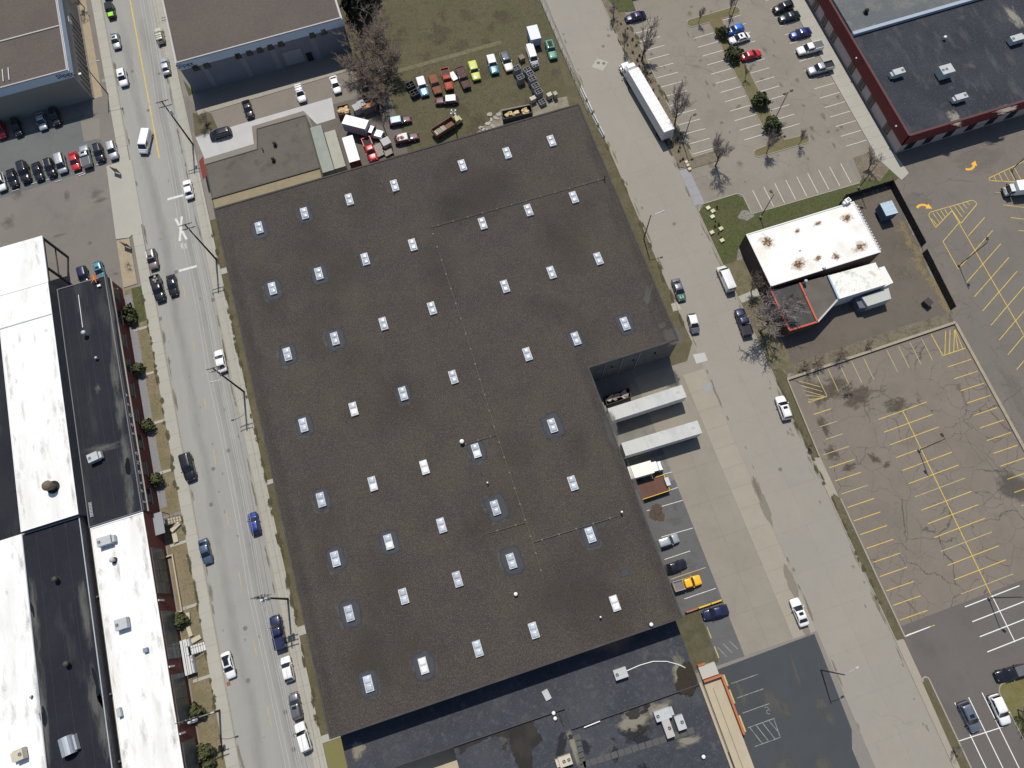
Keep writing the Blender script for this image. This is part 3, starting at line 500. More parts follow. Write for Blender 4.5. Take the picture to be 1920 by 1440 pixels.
def building(name, label, poly, h, wall, roof, coping=None, ch=.0, cw=.3, z0=0, loc=None):
    b = thing(name, label, 'building', (poly[0][0], poly[0][1], 0)); b['origin'] = 0; del b['origin']
    ox, oy = poly[0]; q = [(x - ox, y - oy) for x, y in poly]
    MB().prism(q, z0, h - .002 if not ch else h, cap=False).build('wall', wall, b)
    r = MB().sheet(q, h).build('roof', roof, b)
    if ch:
        n = len(q); a = sum(q[i][0] * q[(i + 1) % n][1] - q[(i + 1) % n][0] * q[i][1] for i in range(n)); sg = 1 if a > 0 else -1
        inn = []
        for i in range(n):
            p0, p1, p2 = Vector(q[i - 1]), Vector(q[i]), Vector(q[(i + 1) % n]); d1 = (p1 - p0).normalized(); d2 = (p2 - p1).normalized()
            n1 = Vector((-d1.y, d1.x)) * sg; n2 = Vector((-d2.y, d2.x)) * sg; k = (n1 + n2); k = k / max(.3, k.length_squared) * 2; inn.append(p1 + k * cw)
        m = MB()
        for i in range(n):
            j = (i + 1) % n; A, B, Cc, D = Vector(q[i]), Vector(q[j]), inn[j], inn[i]
            m.quad((*A, h + ch), (*B, h + ch), (*Cc, h + ch), (*D, h + ch)); m.quad((*A, h - .02), (*B, h - .02), (*B, h + ch), (*A, h + ch)); m.quad((*Cc, h - .01), (*D, h - .01), (*D, h + ch), (*Cc, h + ch))
        m.build('coping', coping or wall, b)
    return b
def local(b, x, y): return x - b.location.x, y - b.location.y
def bpart(b, name, mb, mat, smooth=False, parent=None):
    """a part given in world coordinates"""
    ox, oy = b.location.x, b.location.y; mb.v = [(v[0] - ox, v[1] - oy, v[2]) for v in mb.v]
    return mb.build(name, mat, parent or b, smooth)

# --- the big warehouse
mBlock = M('painted_block_wall', (.15, .15, .14), .9, [('noise', .6, .4, .65, (.085, .085, .08), .8), ('noise', 6, .4, .7, (.12, .12, .11), .4)])
WH = building('warehouse', 'huge low warehouse with dark gravel roof, rows of skylights and a notch for loading docks', [(-38.0, -9.3), (24.1, -9.3), (24.1, 38.05), (42.35, 38.05), (42.35, 95.5), (-38.0, 95.5)], 10, mBlock, mGravel, mGravelEdge, .12, .35)
wx, wy = WH.location.x, WH.location.y
SKY = [[(1034, 264), (951, 287), (867, 310), (740, 348), (655, 374), (571, 400), (486, 427)], [(1076, 370), (991, 394), (905, 419), (774, 459), (685, 486), (598, 513), (511, 541)],
       [(1122, 485), (1034, 511), (947, 537), (810, 578), (719, 607), (628, 635), (539, 664)], [(1172, 607), (1080, 635), (989, 664), (850, 707), (756, 738), (663, 767), (569, 797)],
       [(1036, 798), (893, 845), (796, 876), (699, 907), (602, 937)], [(1074, 906), (929, 952), (828, 985), (729, 1016), (629, 1048)],
       [(1107, 1003), (959, 1052), (858, 1086), (757, 1118), (655, 1150)], [(1153, 1131), (1001, 1182), (896, 1216), (794, 1248), (691, 1282)]]
RINGED = {(571, 400): .7, (486, 427): 1, (598, 513): .9, (511, 541): 1, (628, 635): 1.1, (539, 664): 1, (1172, 607): .9, (569, 797): .8, (1036, 798): 1.2, (893, 845): .8, (602, 937): .7, (929, 952): 1.2, (729, 1016): .9, (629, 1048): .8, (1107, 1003): .7, (959, 1052): 1.15, (655, 1150): 1.05, (794, 1248): 1.1, (691, 1282): .8, (1080, 635): .5, (756, 738): .5, (685, 486): .35}
mFrame = M('skylight_frame', (.58, .59, .60), .5, [('noise', 3, .5, .7, (.42, .41, .38), .5)], coords='obj', rnd=.1)
mDome = M('acrylic_dome', (.42, .47, .54), .24, [('noise', 1.5, .4, .7, (.52, .56, .61), .7), ('noise', 4, .55, .75, (.33, .33, .31), .5)], spec=.5, coat=.3, coords='obj', rnd=.14)
mDomeW = M('white_acrylic_dome', (.80, .80, .80), .25, spec=.5, coat=.3, coords='obj')
fr = MB(); SW, SL = .68, 1.3
fr.box(-SW, SW, -SL, SL, -.02, .32, (.03, .03)); fr.box(-SW, -SW + .1, -SL, SL, .33, .42); fr.box(SW - .1, SW, -SL, SL, .33, .42); fr.box(-SW + .1, SW - .1, -SL, -SL + .1, .33, .42); fr.box(-SW + .1, SW - .1, SL - .1, SL, .33, .42); fr.box(-SW + .1, SW - .1, -.06, .06, .33, .42)
meFrame = fr.mesh('skylight', mFrame)
dm = MB(); n = 8; hx, hy = SW - .1, SL / 2 - .08
for j in range(n + 1):
    for i in range(n + 1):
        u, v = i / n * 2 - 1, j / n * 2 - 1; dm.v.append((u * hx, v * hy, .30 * max(0, (1 - u ** 4)) ** .5 * max(0, (1 - v ** 4)) ** .5))
for j in range(n):
    for i in range(n): a = j * (n + 1) + i; dm.f.append([a, a + 1, a + n + 2, a + n + 1]); dm.m.append(0)
meDome = dm.mesh('dome', mDome, True)
PLAIN_WHITE = {(796, 876): 3, (1153, 1131): 3, (794, 1248): 3, (893, 845): 1, (729, 1016): 1, (663, 767): 1, (699, 907): 1}
rw = random.Random(21); mSiltRing = stain_mat('silt_ring', (.10, .096, .09), 1.7, .26, .46, .8, amt=.75, sq=True); mBareB = stain_mat('bare_bitumen_patch', (.052, .054, .064), 1.5, .12, .24, 1.0, (.066, .068, .078), amt=.9, sq=True)
for row in SKY:
    for (px, py) in row:
        c = at(px, py, 10.3); lx, ly = c.x - wx, c.y - wy
        s = link('skylight', meFrame, WH, (lx, ly, 10.0))
        for k, dy in enumerate((SL / 2 - .01, -SL / 2 + .01)):
            link('dome', meDome, s, (0, dy, .34), mat=mDomeW if PLAIN_WHITE.get((px, py), 0) >> (1 - k) & 1 else None)
        q = RINGED.get((px, py))
        if q:
            sd_ = px * 7 + py
            stain('silt_ring', c.x + rw.uniform(-.4, .1) * q, c.y + rw.uniform(-.4, .15), 10.012, 1.3 + 1.15 * q, 1.9 + 1.25 * q, mSiltRing, WH, rw.uniform(-.12, .12)); stain('bare_patch', c.x + rw.uniform(-.12, .15), c.y + rw.uniform(-.1, .1), 10.022, 1.1 + .92 * q, 1.7 + .95 * q, mBareB, WH, rw.uniform(-.1, .1))
# bare streaks along the edges of the roof
for k, (px, py, a, b_, rot) in enumerate(((1262, 630, 1.5, 1.7, 0), (1215, 552, .6, 2.2, -.6), (1146, 805, 1.0, 3.2, -.2), (1215, 975, .35, 9, -.02), (1242, 610, .7, .5, .3), (1005, 1190, .3, .3, 0), (1172, 1074, .6, .5, 0))):
    c = at(px, py, 10); stain('bare_streak', c.x, c.y, 10.006, a * 1.5, b_ * 1.4, mSiltRing if k not in (5, 6) else mBareB, WH, rot)
mTone = [stain_mat('roof_tone_pale', (.074, .064, .054), .9, .25, .85, .5, amt=.3), stain_mat('roof_tone_dark', (.046, .042, .038), .9, .25, .85, .5, amt=.2)]; rw = random.Random(21)
for k in range(44):
    x, y = rw.uniform(-36, 40), rw.uniform(-7, 93)
    if x > 22 and y < 40: continue
    stain('tone_patch', x, y, 10.002, min(rw.uniform(3, 9), 37 - abs(x - 2)), rw.uniform(3, 10), mTone[1 if rw.random() < .35 + y / 160 else 0], WH, rw.uniform(0, 3) if abs(x) < 30 else 0)  # pale and dark tone patches, the dark ones more frequent towards the north
for y in range(-4, 92, 8): stain('edge_bitumen', -36.6, y, 10.02, 1.5, 7, mTone[1], WH); stain('edge_bitumen', 41.2 if y > 40 else 23.0, y, 10.02, 1.3, 7, mTone[1], WH)
# gas pipe on blocks
mPipe = M('pipe_paint', (.12, .105, .085), .7); mBlk = M('pipe_block', (.22, .20, .17), .9)
def roofline(path, n, z=10.0):
    pts = [at(x, y, z + .2) for x, y in path]; m = MB(); m.tube([(p.x - wx, p.y - wy, z + .2) for p in pts], .05, 5); o = m.build('gas_pipe', mPipe, WH)
    for a, b in zip(pts[:-1], pts[1:]):
        k = max(1, round((b - a).length / n))
        for i in range(k):
            p = a.lerp(b, (i + .5) / k); MB().box(p.x - wx - .12, p.x - wx + .12, p.y - wy - .16, p.y - wy + .16, z + .01, z + .16).build('pipe_block', mBlk, WH)
roofline([(1135, 334), (808, 426), (832, 500), (878, 640), (931, 815), (990, 990), (1019, 1085)], 3.1)
roofline([(931, 815), (862, 836)], 2.6); roofline([(984, 980), (915, 1000)], 2.9); roofline([(1000, 1017), (1160, 967)], 3.0)
# dock doors in the notch, drain scupper on the south edge
for y in (13.8, 19.4, 24.5): bpart(WH, 'dock_door', MB().box(24.1, 24.22, y - 1.4, y + 1.4, 1.2, 4.2), M('door_steel', (.22, .22, .21), .6, coords='obj'))
bpart(WH, 'dock_leveller', MB().box(24.1, 26.0, 20.8, 37.9, .0, 1.1), MATS['dock_pit_concrete'])
for x in (29, 33.5, 38): bpart(WH, 'wall_lamp', MB().box(x - .15, x + .15, 37.75, 38.05, 6.4, 6.7), mDark)
for x in (27.5, 31, 34.5): bpart(WH, 'downpipe', MB().tube([(x, 37.95, .2), (x, 37.95, 9.6)], .07, 6), mMetal)

# --- white sided buildings across the top, fascia in pale blue
mFascia = M('pale_blue_fascia', (.52, .60, .69), .6, [('noise', .25, .4, .65, (.46, .54, .64), .8)])
mSide = M('slate_blue_siding', (.185, .195, .23), .7, [('noise', .2, .4, .65, (.165, .175, .205), .8)])
mGreySide = M('grey_siding', (.25, .24, .215), .75, [('noise', .25, .4, .65, (.225, .215, .195), .8)])
mSign = M('sign_navy', (.008, .018, .075), .5)
mCap = M('roof_cap', (.40, .37, .35), .6, [('noise', 1, .4, .7, (.33, .31, .3), .5)])
def fascia(b, x0, x1, y0, y1, z0, z1, t=.12):
    bpart(b, 'fascia', MB().box(x0 - t, x1 + t, y0 - t, y0, z0, z1), mFascia); bpart(b, 'fascia', MB().box(x1, x1 + t, y0, y1, z0, z1), mFascia); bpart(b, 'fascia', MB().box(x0 - t, x0, y0, y1, z0, z1), mFascia)
TLB = building('flat_roofed_building', 'grey building with brown gravel roof and pale blue fascia beside the west lot', [(-63.1, 141.9), (-63.1, 215), (-150, 215), (-150, 141.9)], 9.4, mGreySide, mBrownRoof, mCap, .25, .3)
fascia(TLB, -150, -63.1, 141.9, 215, 7.4, 9.42)
bpart(TLB, 'roof_seam', MB().bar((-150, 155.3, 9.5), (-63.5, 155.3, 9.5), .35, .18), mCap)
o_, n_ = None, None
for x in (-77.4, -76.1): bpart(TLB, 'roof_rail', MB().bar((x, 143.5, 9.6), (x + .1, 147, 9.6), .2, .15), mMetal)
for i in range(13): bpart(TLB, 'wall_fin', MB().box(-63.06, -62.95, 143.2 + i * 1.75, 143.3 + i * 1.75, .3, 4.6), mDark)
bpart(TLB, 'window', MB().box(-63.1, -63.0, 160.5, 162.2, 4.2, 5.6), M('bright_window', (.5, .52, .52), .3)); bpart(TLB, 'wall_lamp', MB().box(-63.0, -62.4, 144.5, 145.0, 5.0, 5.2), M('white_enamel', (.8, .8, .78), .4)); bpart(TLB, 'wall_lamp', MB().box(-84, -83.5, 141.5, 141.9, 5.6, 6.0), mDark)
TCB = building('flat_roofed_building', 'blue-grey walled building with brown gravel roof, loading door and small windows, top centre', [(-39.4, 135.6), (-0.9, 135.6), (-0.9, 205), (-39.4, 205)], 9.4, mSide, mBrownRoof, mCap, .25, .3)
fascia(TCB, -39.4, -0.9, 135.6, 205, 7.4, 9.42)
for px, py in ((366.5, 126.5), (387, 121.5), (446, 103.5), (467, 98), (486.5, 92.5), (506.5, 87), (526, 81), (585, 64.5), (606, 58.5)):
    c = at_y(px, py, 135.6); w = bpart(TCB, 'window', MB().box(c.x - .75, c.x + .75, 135.5, 135.6, c.z - 1.0, c.z + .8), M('window_frame_dark', (.045, .045, .045), .6)); bpart(TCB, 'pane', MB().box(c.x - .6, c.x + .6, 135.46, 135.5, c.z - .85, c.z + .65), mGlassW, parent=w)
c = at_y(552, 109, 135.6); bpart(TCB, 'loading_door', MB().box(c.x - 2.2, c.x + 2.2, 135.45, 135.6, .6, 4.6), M('pale_door', (.26, .265, .29), .6))
c = at_y(580, 104, 135.6); bpart(TCB, 'door', MB().box(c.x - .7, c.x + .7, 135.45, 135.6, .1, 2.6), mDark)
for px in (385, 465, 527, 607):
    c = at_y(px, 130, 135.6); bpart(TCB, 'pilaster', MB().box(c.x - .6, c.x + .6, 135.52, 135.6, .1, 7.4), M('pilaster_siding', (.23, .235, .265), .7))
for b, c, y in ((TLB, at_y(126, 146, 141.78), 141.76), (TCB, at_y(346, 121.5, 135.48), 135.46)):
    o = letters('Slipex', 1.6, mSign, None, Matrix.Identity(4), 'sign_letters', .03); o.parent = b
    o.location = (c.x - b.location.x, y - b.location.y, 8.55); o.rotation_euler = (pi / 2, 0, 0)
    bpart(b, 'sign_underline', MB().box(c.x + .2, c.x + 2.6, y - .03, y, 7.75, 7.85), mSign)

# --- brown building north-west of the warehouse
mSmallRoof = M('weathered_roof', (.105, .095, .078), .9, [('noise', .2, .4, .64, (.125, .112, .092), .9), ('noise', .45, .55, .72, (.065, .06, .055), .7), ('noise', 4, .45, .7, (.085, .077, .065), .5)])
NWB = building('low_building', 'low building with weathered grey-brown roof and red awning joined to the warehouse', [(-39.6, 95.6), (-15.3, 95.6), (-15.2, 116.9), (-26.6, 116.9), (-27.6, 111.6), (-39.5, 111.4)], 4.4, M('tan_block_wall', (.30, .26, .19), .85), mSmallRoof, M('dark_flashing', (.06, .055, .05), .7), .1, .2)
bpart(NWB, 'roof_strip', MB().box(-39.6, -15.3, 98.0, 102.0, 4.41, 4.46), M('tan_membrane', (.24, .20, .125), .8, [('noise', .6, .4, .65, (.2, .165, .10), .8)]))
bpart(NWB, 'roof_divider', MB().box(-39.6, -15.3, 102.0, 102.25, 4.4, 4.7), MATS['dark_flashing'])
c = at(380, 316, 3.2); bpart(NWB, 'awning', MB().add([(-41.1, c.y - 2.6, 2.7), (-39.65, c.y - 2.6, 3.9), (-39.65, c.y + 2.6, 3.9), (-41.1, c.y + 2.6, 2.7), (-41.1, c.y - 2.6, 2.45), (-41.1, c.y + 2.6, 2.45)], [(0, 1, 2, 3), (0, 3, 5, 4)]), M('red_awning', (.22, .05, .035), .8))

# --- brick mill along the west street
mBrick = M('brick_wall', (.17, .055, .042), .9, [('noise', .6, .4, .65, (.125, .045, .037), .8), ('noise', 6, .4, .7, (.21, .08, .06), .4)])
mStucco = M('dark_wall', (.10, .095, .095), .9, [('noise', .6, .4, .65, (.075, .072, .075), .8)])
BM = building('brick_mill', 'long brick building with patched black roof and letters along its parapet beside the west street', [(-73.6, 38.7), (-63.55, 38.7), (-63.55, 89.8), (-73.6, 89.8)], 6.5, mBrick, mEPDM, M('dull_flashing', (.15, .155, .17), .6), .12, .18)
bpart(BM, 'sign_band', MB().box(-63.55, -63.35, 38.8, 89.7, 5.1, 6.3), M('band_slate', (.055, .055, .062), .7)); bpart(BM, 'band_ledge', MB().box(-63.35, -63.1, 38.8, 89.7, 4.95, 5.1), M('ledge_stone', (.30, .27, .25), .8))
mLet = M('letter_white', (.62, .62, .62), .6)
def wall_letter(px, py, ch):
    c = at_x(px, py, -63.33); o = letters(ch, 1.05, mLet, None, Matrix.Identity(4), 'letter', .02); o.parent = BM
    o.location = (-63.32 - BM.location.x, c.y - BM.location.y, 5.72); o.rotation_euler = (pi / 2, 0, pi / 2)
LET = [('S', 270, 941), ('T', 267, 921), ('R', 263.5, 905), ('O', 261, 885), ('N', 257.5, 867), ('G', 255, 850), ('S', 248.5, 812.5), ('C', 246, 796), ('O', 243.5, 778), ('T', 240, 758.5), ('T', 237.5, 741)]
for ch, x, y in LET: wall_letter(x, y, ch)
for i in range(9):
    y = 42.2 + i * 5.6
    for zc, hh in ((3.6, 1.0),):
        w = bpart(BM, 'window', MB().box(-63.56, -63.46, y - 1.5, y + 1.5, zc - hh, zc + hh), M('window_frame_brown', (.06, .045, .04), .6)); bpart(BM, 'pane', MB().box(-63.46, -63.43, y - 1.3, y + 1.3, zc - hh + .15, zc + hh - .15), mGlassW, parent=w)
        bpart(BM, 'sill', MB().box(-63.55, -63.3, y - 1.6, y + 1.6, zc - hh - .15, zc - hh), MATS['ledge_stone'], parent=w)
for i in range(5): bpart(BM, 'roof_seam', MB().bar((-72.5 + i * 2.0, 40, 6.52), (-72.5 + i * 2.0, 89, 6.52), .06, .03), M('seam_tape', (.034, .036, .042), .7))
bpart(BM, 'roof_pipe', MB().tube([at(147, 553, 6.6), at(155, 614, 6.6)], .06, 5), mMetal)
for k, (px, py, a, b_, m) in enumerate(((212, 620, .5, 9, 0), (216, 700, .8, 5, 0), (225, 770, .9, 4, 0), (237, 860, 1.0, 5.5, 0), (243, 930, .8, 4, 0), (183, 728, .5, 1.0, 0), (190, 840, 3.2, .9, 0), (240, 875, .45, 1.6, 1))):
    c = at(px, py, 6.52); stain('roof_stain', c.x, c.y, 6.51, a * 1.5, b_ * 1.4, stain_mat('roof_silt_soft', (.105, .105, .10), 1.6, .36, .66, .5, amt=.85) if not m else stain_mat('dark_pool', (.01, .01, .012), 1.5, .25, .32, .8, rough=.1), BM, -.05)
bpart(BM, 'roof_ladder', MB().bar(at(166, 942, 6.7), at(170, 970, 6.7), .06, .06).bar(at(171, 941, 6.7), at(175, 969, 6.7), .06, .06), mMetal)
for i in range(10):
    a, b_ = at(166.3 + i * .42, 944 + i * 2.7, 6.7), at(171.4 + i * .42, 942.5 + i * 2.7, 6.7); bpart(BM, 'ladder_rung', MB().bar(a, b_, .14, .06), mMetal)
for px, py in ((104, 735), (0, 0)):
    pass
WB = building('white_roofed_block', 'brick block with white roof and tall windows south of the lettered building', [(-73.4, -40), (-63.5, -40), (-63.5, 38.55), (-73.4, 38.55)], 6.5, mBrick, mWhiteRoof, M('white_coping', (.75, .75, .73), .6), .1, .2)
mMull = M('steel_mullion', (.10, .10, .105), .5); mPaneB = M('factory_glass', (.085, .09, .09), .25, spec=.4, coords='obj', rnd=.25)
for i, yc in enumerate((27.5, 15.8, 4.6, -6.6, -17.5)):
    w = bpart(WB, 'window', MB().box(-63.51, -63.42, yc - 4.3, yc + 4.3, 1.2, 5.9), mMull)
    for a in range(4):
        for b_ in range(3): bpart(WB, 'pane', MB().box(-63.42, -63.39, yc - 4.2 + a * 2.12, yc - 4.2 + a * 2.12 + 1.98, 1.3 + b_ * 1.53, 1.3 + b_ * 1.53 + 1.42), mPaneB, parent=w)
    bpart(WB, 'downpipe', MB().box(-63.45, -63.28, yc - 5.7, yc - 5.4, 4.4, 6.3), M('white_downpipe', (.7, .69, .66), .6))
C_ = building('white_roofed_hall', 'tall hall with streaked white roof left of the lettered brick building', [(-84.3, 41.1), (-73.75, 41.1), (-73.75, 90.5), (-110, 90.5), (-110, 82.6), (-84.3, 82.6)], 9, mStucco, mWhiteRoof, MATS['white_coping'], .08, .15)
bpart(C_, 'canopy_roof', MB().box(-110, -73.75, 90.55, 101.6, 8.7, 9.0), mWhiteRoof); mSteel = M('painted_steel', (.05, .045, .05), .6)
for y in (101.3, 94.2): bpart(C_, 'canopy_column', MB().bar((-73.95, y, 0), (-73.95, y, 8.7), .4, .4), mSteel); bpart(C_, 'canopy_column', MB().bar((-83.5, y, 0), (-83.5, y, 8.7), .4, .4), mSteel)
for x in (-74.0, -75.6): bpart(C_, 'canopy_beam', MB().bar((x, 90.6, 7.2 if x < -75 else 8.4), (x, 101.4, 7.2 if x < -75 else 8.4), .35, .5), mSteel)
bpart(C_, 'brace', MB().bar((-73.95, 94.2, 4.5), (-73.95, 101.3, 4.5), .2, .25), mSteel)
bpart(C_, 'roof_seam', MB().bar((-110, 83.0, 9.05), (-73.8, 83.0, 9.05), .18, .1), mMetal)
D_ = building('black_roofed_shed', 'black roofed building with ponding stains between two white roofs at lower left', [(-84.9, -45), (-74.2, -45), (-74.2, 41.0), (-84.9, 41.0)], 8, mStucco, mEPDM, mMetal, .1, .16)
for k, (px, py, a, b_) in enumerate(((160, 1150, .8, 6), (180, 1310, 1.1, 5), (80, 1330, .9, 8), (65, 1150, .7, 6), (195, 1370, .9, 4))):
    c = at(px, py, 8.02); stain('roof_stain', c.x, c.y, 8.012, a * 1.5, b_ * 1.4, MATS['roof_silt_soft'], D_)
for k, (px, py, a, b_) in enumerate(((183, 1290, .5, 2.6), (60, 1142, .25, 1.6), (82, 1345, .4, 2.0), (188, 1312, .3, 1.2))):
    c = at(px, py, 8.03); bpart(D_, 'puddle', MB().sheet(blob(c.x, c.y, a, b_, 22, .4, .1, seed=95 + k), 8.03), M('puddle_water', (.012, .013, .016), .08, spec=.5))
for x in (-82.3, -79.6, -76.9): bpart(D_, 'roof_seam', MB().bar((x, -44, 8.02), (x, 40.5, 8.02), .06, .03), MATS['seam_tape'])
E_ = building('white_roofed_shed', 'low shed with spotted white roof at the lower left corner', [(-120, -45), (-85.05, -45), (-85.05, 41.2), (-120, 41.2)], 7.6, mStucco, mWhiteRoof)
F_ = building('dark_roofed_shed', 'shed with dusty dark roof west of the tall white hall', [(-110, 41.4), (-84.45, 41.4), (-84.45, 82.4), (-110, 82.4)], 6.4, mStucco, mEPDM)
mGrime = stain_mat('edge_grime', (.52, .50, .45), 2.2, .44, .80, .45, amt=.4); rz_ = random.Random(77)
for bld, x0, x1, y0, y1, z in ((WB, -73.2, -63.7, -12, 38, 6.5), (C_, -84.1, -73.9, 42, 82, 9), (E_, -95, -85.2, -12, 41, 7.6)):
    for k in range(34):
        x = rz_.choice([x0 + .5, x1 - .5, rz_.uniform(x0 + 1, x1 - 1)]); stain('grime_streak', x + rz_.uniform(-.3, .3), rz_.uniform(y0 + 1, y1 - 1), z + .006, rz_.uniform(.3, 1.0), rz_.uniform(.8, 4.5), mGrime, bld)
for y in (96, 99): stain('grime_streak', -75.2, y, 9.006, .8, 3.5, mGrime, C_)
# alley between the black roof and the white block
al = ground('alley', rect(-74.1, -73.5, -45, 41), 5.6, M('alley_roof', (.12, .115, .10), .9, [('noise', 1.5, .4, .65, (.17, .16, .14), .8)]))
for y in (26, 9, -2): MB().box(-74.15, -73.45, y - .15, y + .15, 5.61, 6.3).build('cross_wall', mStucco, al)

# --- office building, top right
mRed = M('red_fascia', (.165, .03, .03), .75, [('noise', .4, .4, .65, (.13, .026, .026), .8)]); mPanel = M('pale_panel', (.42, .36, .345), .8, [('noise', .5, .4, .65, (.38, .325, .31), .7)])
OFB = building('office_building', 'red trimmed office block with mottled slate roof and rooftop units, top right', [(107.85, 67.3), (165, 67.3), (165, 125), (107.85, 125)], 6.2, mPanel, mOfficeRoof, M('dark_coping', (.06, .055, .055), .7), .2, .3)
bpart(OFB, 'red_band', MB().box(107.65, 107.85, 67.1, 125, 3.1, 6.38), mRed); bpart(OFB, 'red_band', MB().box(107.65, 165, 67.1, 67.3, 3.1, 6.38), mRed)
bpart(OFB, 'roof_step', MB().box(108.2, 165, 95.2, 96.0, 6.2, 6.95), M('step_flashing', (.32, .37, .44), .6)); bpart(OFB, 'upper_roof', MB().box(108.2, 165, 96.0, 124.7, 6.2, 6.9), M('upper_membrane', (.10, .112, .118), .75, [('noise', .2, .42, .6, (.15, .15, .14), .9), ('noise', 1.4, .5, .7, (.075, .085, .095), .7), ('noise', .5, .6, .7, (.21, .20, .17), .6)]))
def owin(a, b_, vert):
    w = bpart(OFB, 'window', MB().box(*((107.75, 107.84, a - 1.0, a + 1.0) if vert else (a - 1.0, a + 1.0, 67.2, 67.29)), .5, 3.09), M('window_frame_bronze', (.055, .05, .045), .5))
    for k in (-.5, .5): bpart(OFB, 'pane', MB().box(*((107.7, 107.75, a + k - .42, a + k + .42) if vert else (a + k - .42, a + k + .42, 67.15, 67.2)), .6, 2.95), mGlassW, parent=w)
for px, py in ((1529, 10), (1547, 37), (1564.5, 65.6), (1599.5, 123.6), (1618, 155), (1635.6, 187), (1666, 237)): owin(at_x(px, py, 107.85).y, 0, True)
for px, py in ((1706, 273), (1740, 263), (1778, 252), (1818, 240), (1858, 227), (1895, 216)): owin(at_y(px, py, 67.3).x, 0, False)
for px, py in ((1606.5, 108.5), (1681, 236)):
    c = at_x(px, py, 107.6); bpart(OFB, 'wall_lamp', MB().box(107.35, 107.65, c.y - .15, c.y + .15, c.z - .15, c.z + .1), MATS['white_enamel'])
for k, (px, py, a, b_) in enumerate(((1790, 222, 1.2, 1.8), (1885, 205, 2.2, 1.0), (1900, 30, 1.2, 3))):
    c = at(px, py, 6.21); stain('roof_stain', c.x, c.y, 6.21, a * 1.6, b_ * 1.6, stain_mat('sandy_stain', (.22, .21, .18), 1.8, .4, .6, .5), OFB)

# --- diner with the rust-spotted white roof
mDinerW = M('diner_brown_wall', (.10, .065, .055), .85, [('noise', .6, .4, .65, (.07, .05, .045), .8)])
DN = building('diner', 'single storey building with rust-stained white roof and red edged annexes on the east street', [(65.8, 44.35), (90.2, 44.35), (90.2, 56.9), (65.8, 56.9)], 5.2, mDinerW, mWhiteRust, M('grey_coping', (.70, .69, .66), .6), .12, .25)
def quadpx(pts, z): return [tuple(at(x, y, z)[:2]) for x, y in pts]
mRedTrim = M('red_trim', (.52, .095, .05), .6)
def annex(pts, h, roof, trims, wallm=mDinerW):
    q = quadpx(pts, h); bpart(DN, 'annex_wall', MB().prism(q, 0, h, cap=False), wallm); bpart(DN, 'annex_roof', MB().sheet(q, h), roof)
    for a, b_, m in trims: bpart(DN, 'edge_trim', MB().bar((*q[a], h + .12), (*q[b_], h + .12), .32, .3), m)
annex([(1444, 543), (1498.5, 531), (1532, 604), (1480, 620)], 4.0, M('wet_roof', (.035, .036, .037), .6, [('noise', .5, .42, .62, (.06, .058, .053), .8)]), ((0, 3, mRedTrim), (3, 2, mRedTrim), (1, 2, mRedTrim)))
mBlueTrim = M('blue_trim', (.30, .42, .53), .6)
annex([(1499, 531), (1549.5, 517), (1571, 561), (1532.5, 604)], 4.0, M('annex_grey', (.105, .093, .078), .85, [('noise', .3, .42, .62, (.13, .118, .10), .8)]), ((3, 2, M('grey_trim', (.45, .45, .45), .6)),))
annex([(1552, 517), (1641.5, 492), (1662, 533), (1572, 561)], 4.3, M('spotted_white', (.74, .74, .69), .6, [('noise', .6, .55, .68, (.42, .40, .33), .7), ('noise', 2.6, .60, .7, (.20, .19, .16), .7)]), ((0, 3, mBlueTrim),), M('white_wall', (.5, .5, .52), .7))
bpart(DN, 'cold_store', MB().prism(quadpx([(1648, 502), (1658, 499), (1675, 530), (1657, 538)], 3.4), 0, 3.4), M('white_box', (.72, .72, .68), .5)); bpart(DN, 'store_box', MB().prism(quadpx([(1616, 557), (1666, 540), (1671, 560), (1627, 574)], 2.9), 0, 2.9), M('grey_green_box', (.42, .44, .41), .6))
bpart(DN, 'lean_to', MB().prism(quadpx([(1601, 556), (1618, 552), (1628, 576), (1612, 578)], 2.2), 0, 2.2), M('lean_to_slate', (.11, .12, .15), .7))
for k, (px, py, a, b_) in enumerate(((1438, 453, 1.3, 1.5), (1495, 433, .8, .5), (1497, 496, 1.7, 1.2), (1534, 484, 1.0, .6), (1567, 481, .9, .9), (1613, 463, 1.5, 1.0), (1533, 419, 1.0, .5), (1588, 409, 1.3, 1.0), (1500, 470, .3, .2))):
    c = at(px, py, 5.21); stain('rust_stain', c.x, c.y, 5.206, a * 1.7, b_ * 1.7, stain_mat('tan_halo', (.52, .45, .34), 1.8, .42, .72, .4, amt=.8), DN, .3); stain('rust_stain', c.x, c.y, 5.226, a * 1.25, b_ * 1.2, stain_mat('rust_core', (.22, .12, .065), 3.0, .49, .60, .32, (.05, .022, .014)), DN, .3)
for i in range(16):
    c0 = at(1606 + i * 2.9, 386 + i * 5.4, 5.3); bpart(DN, 'gutter_clip', MB().box(c0.x - .2, c0.x + .25, c0.y - .18, c0.y + .18, 5.2, 5.38), M('clip_grey', (.4, .4, .4), .6))

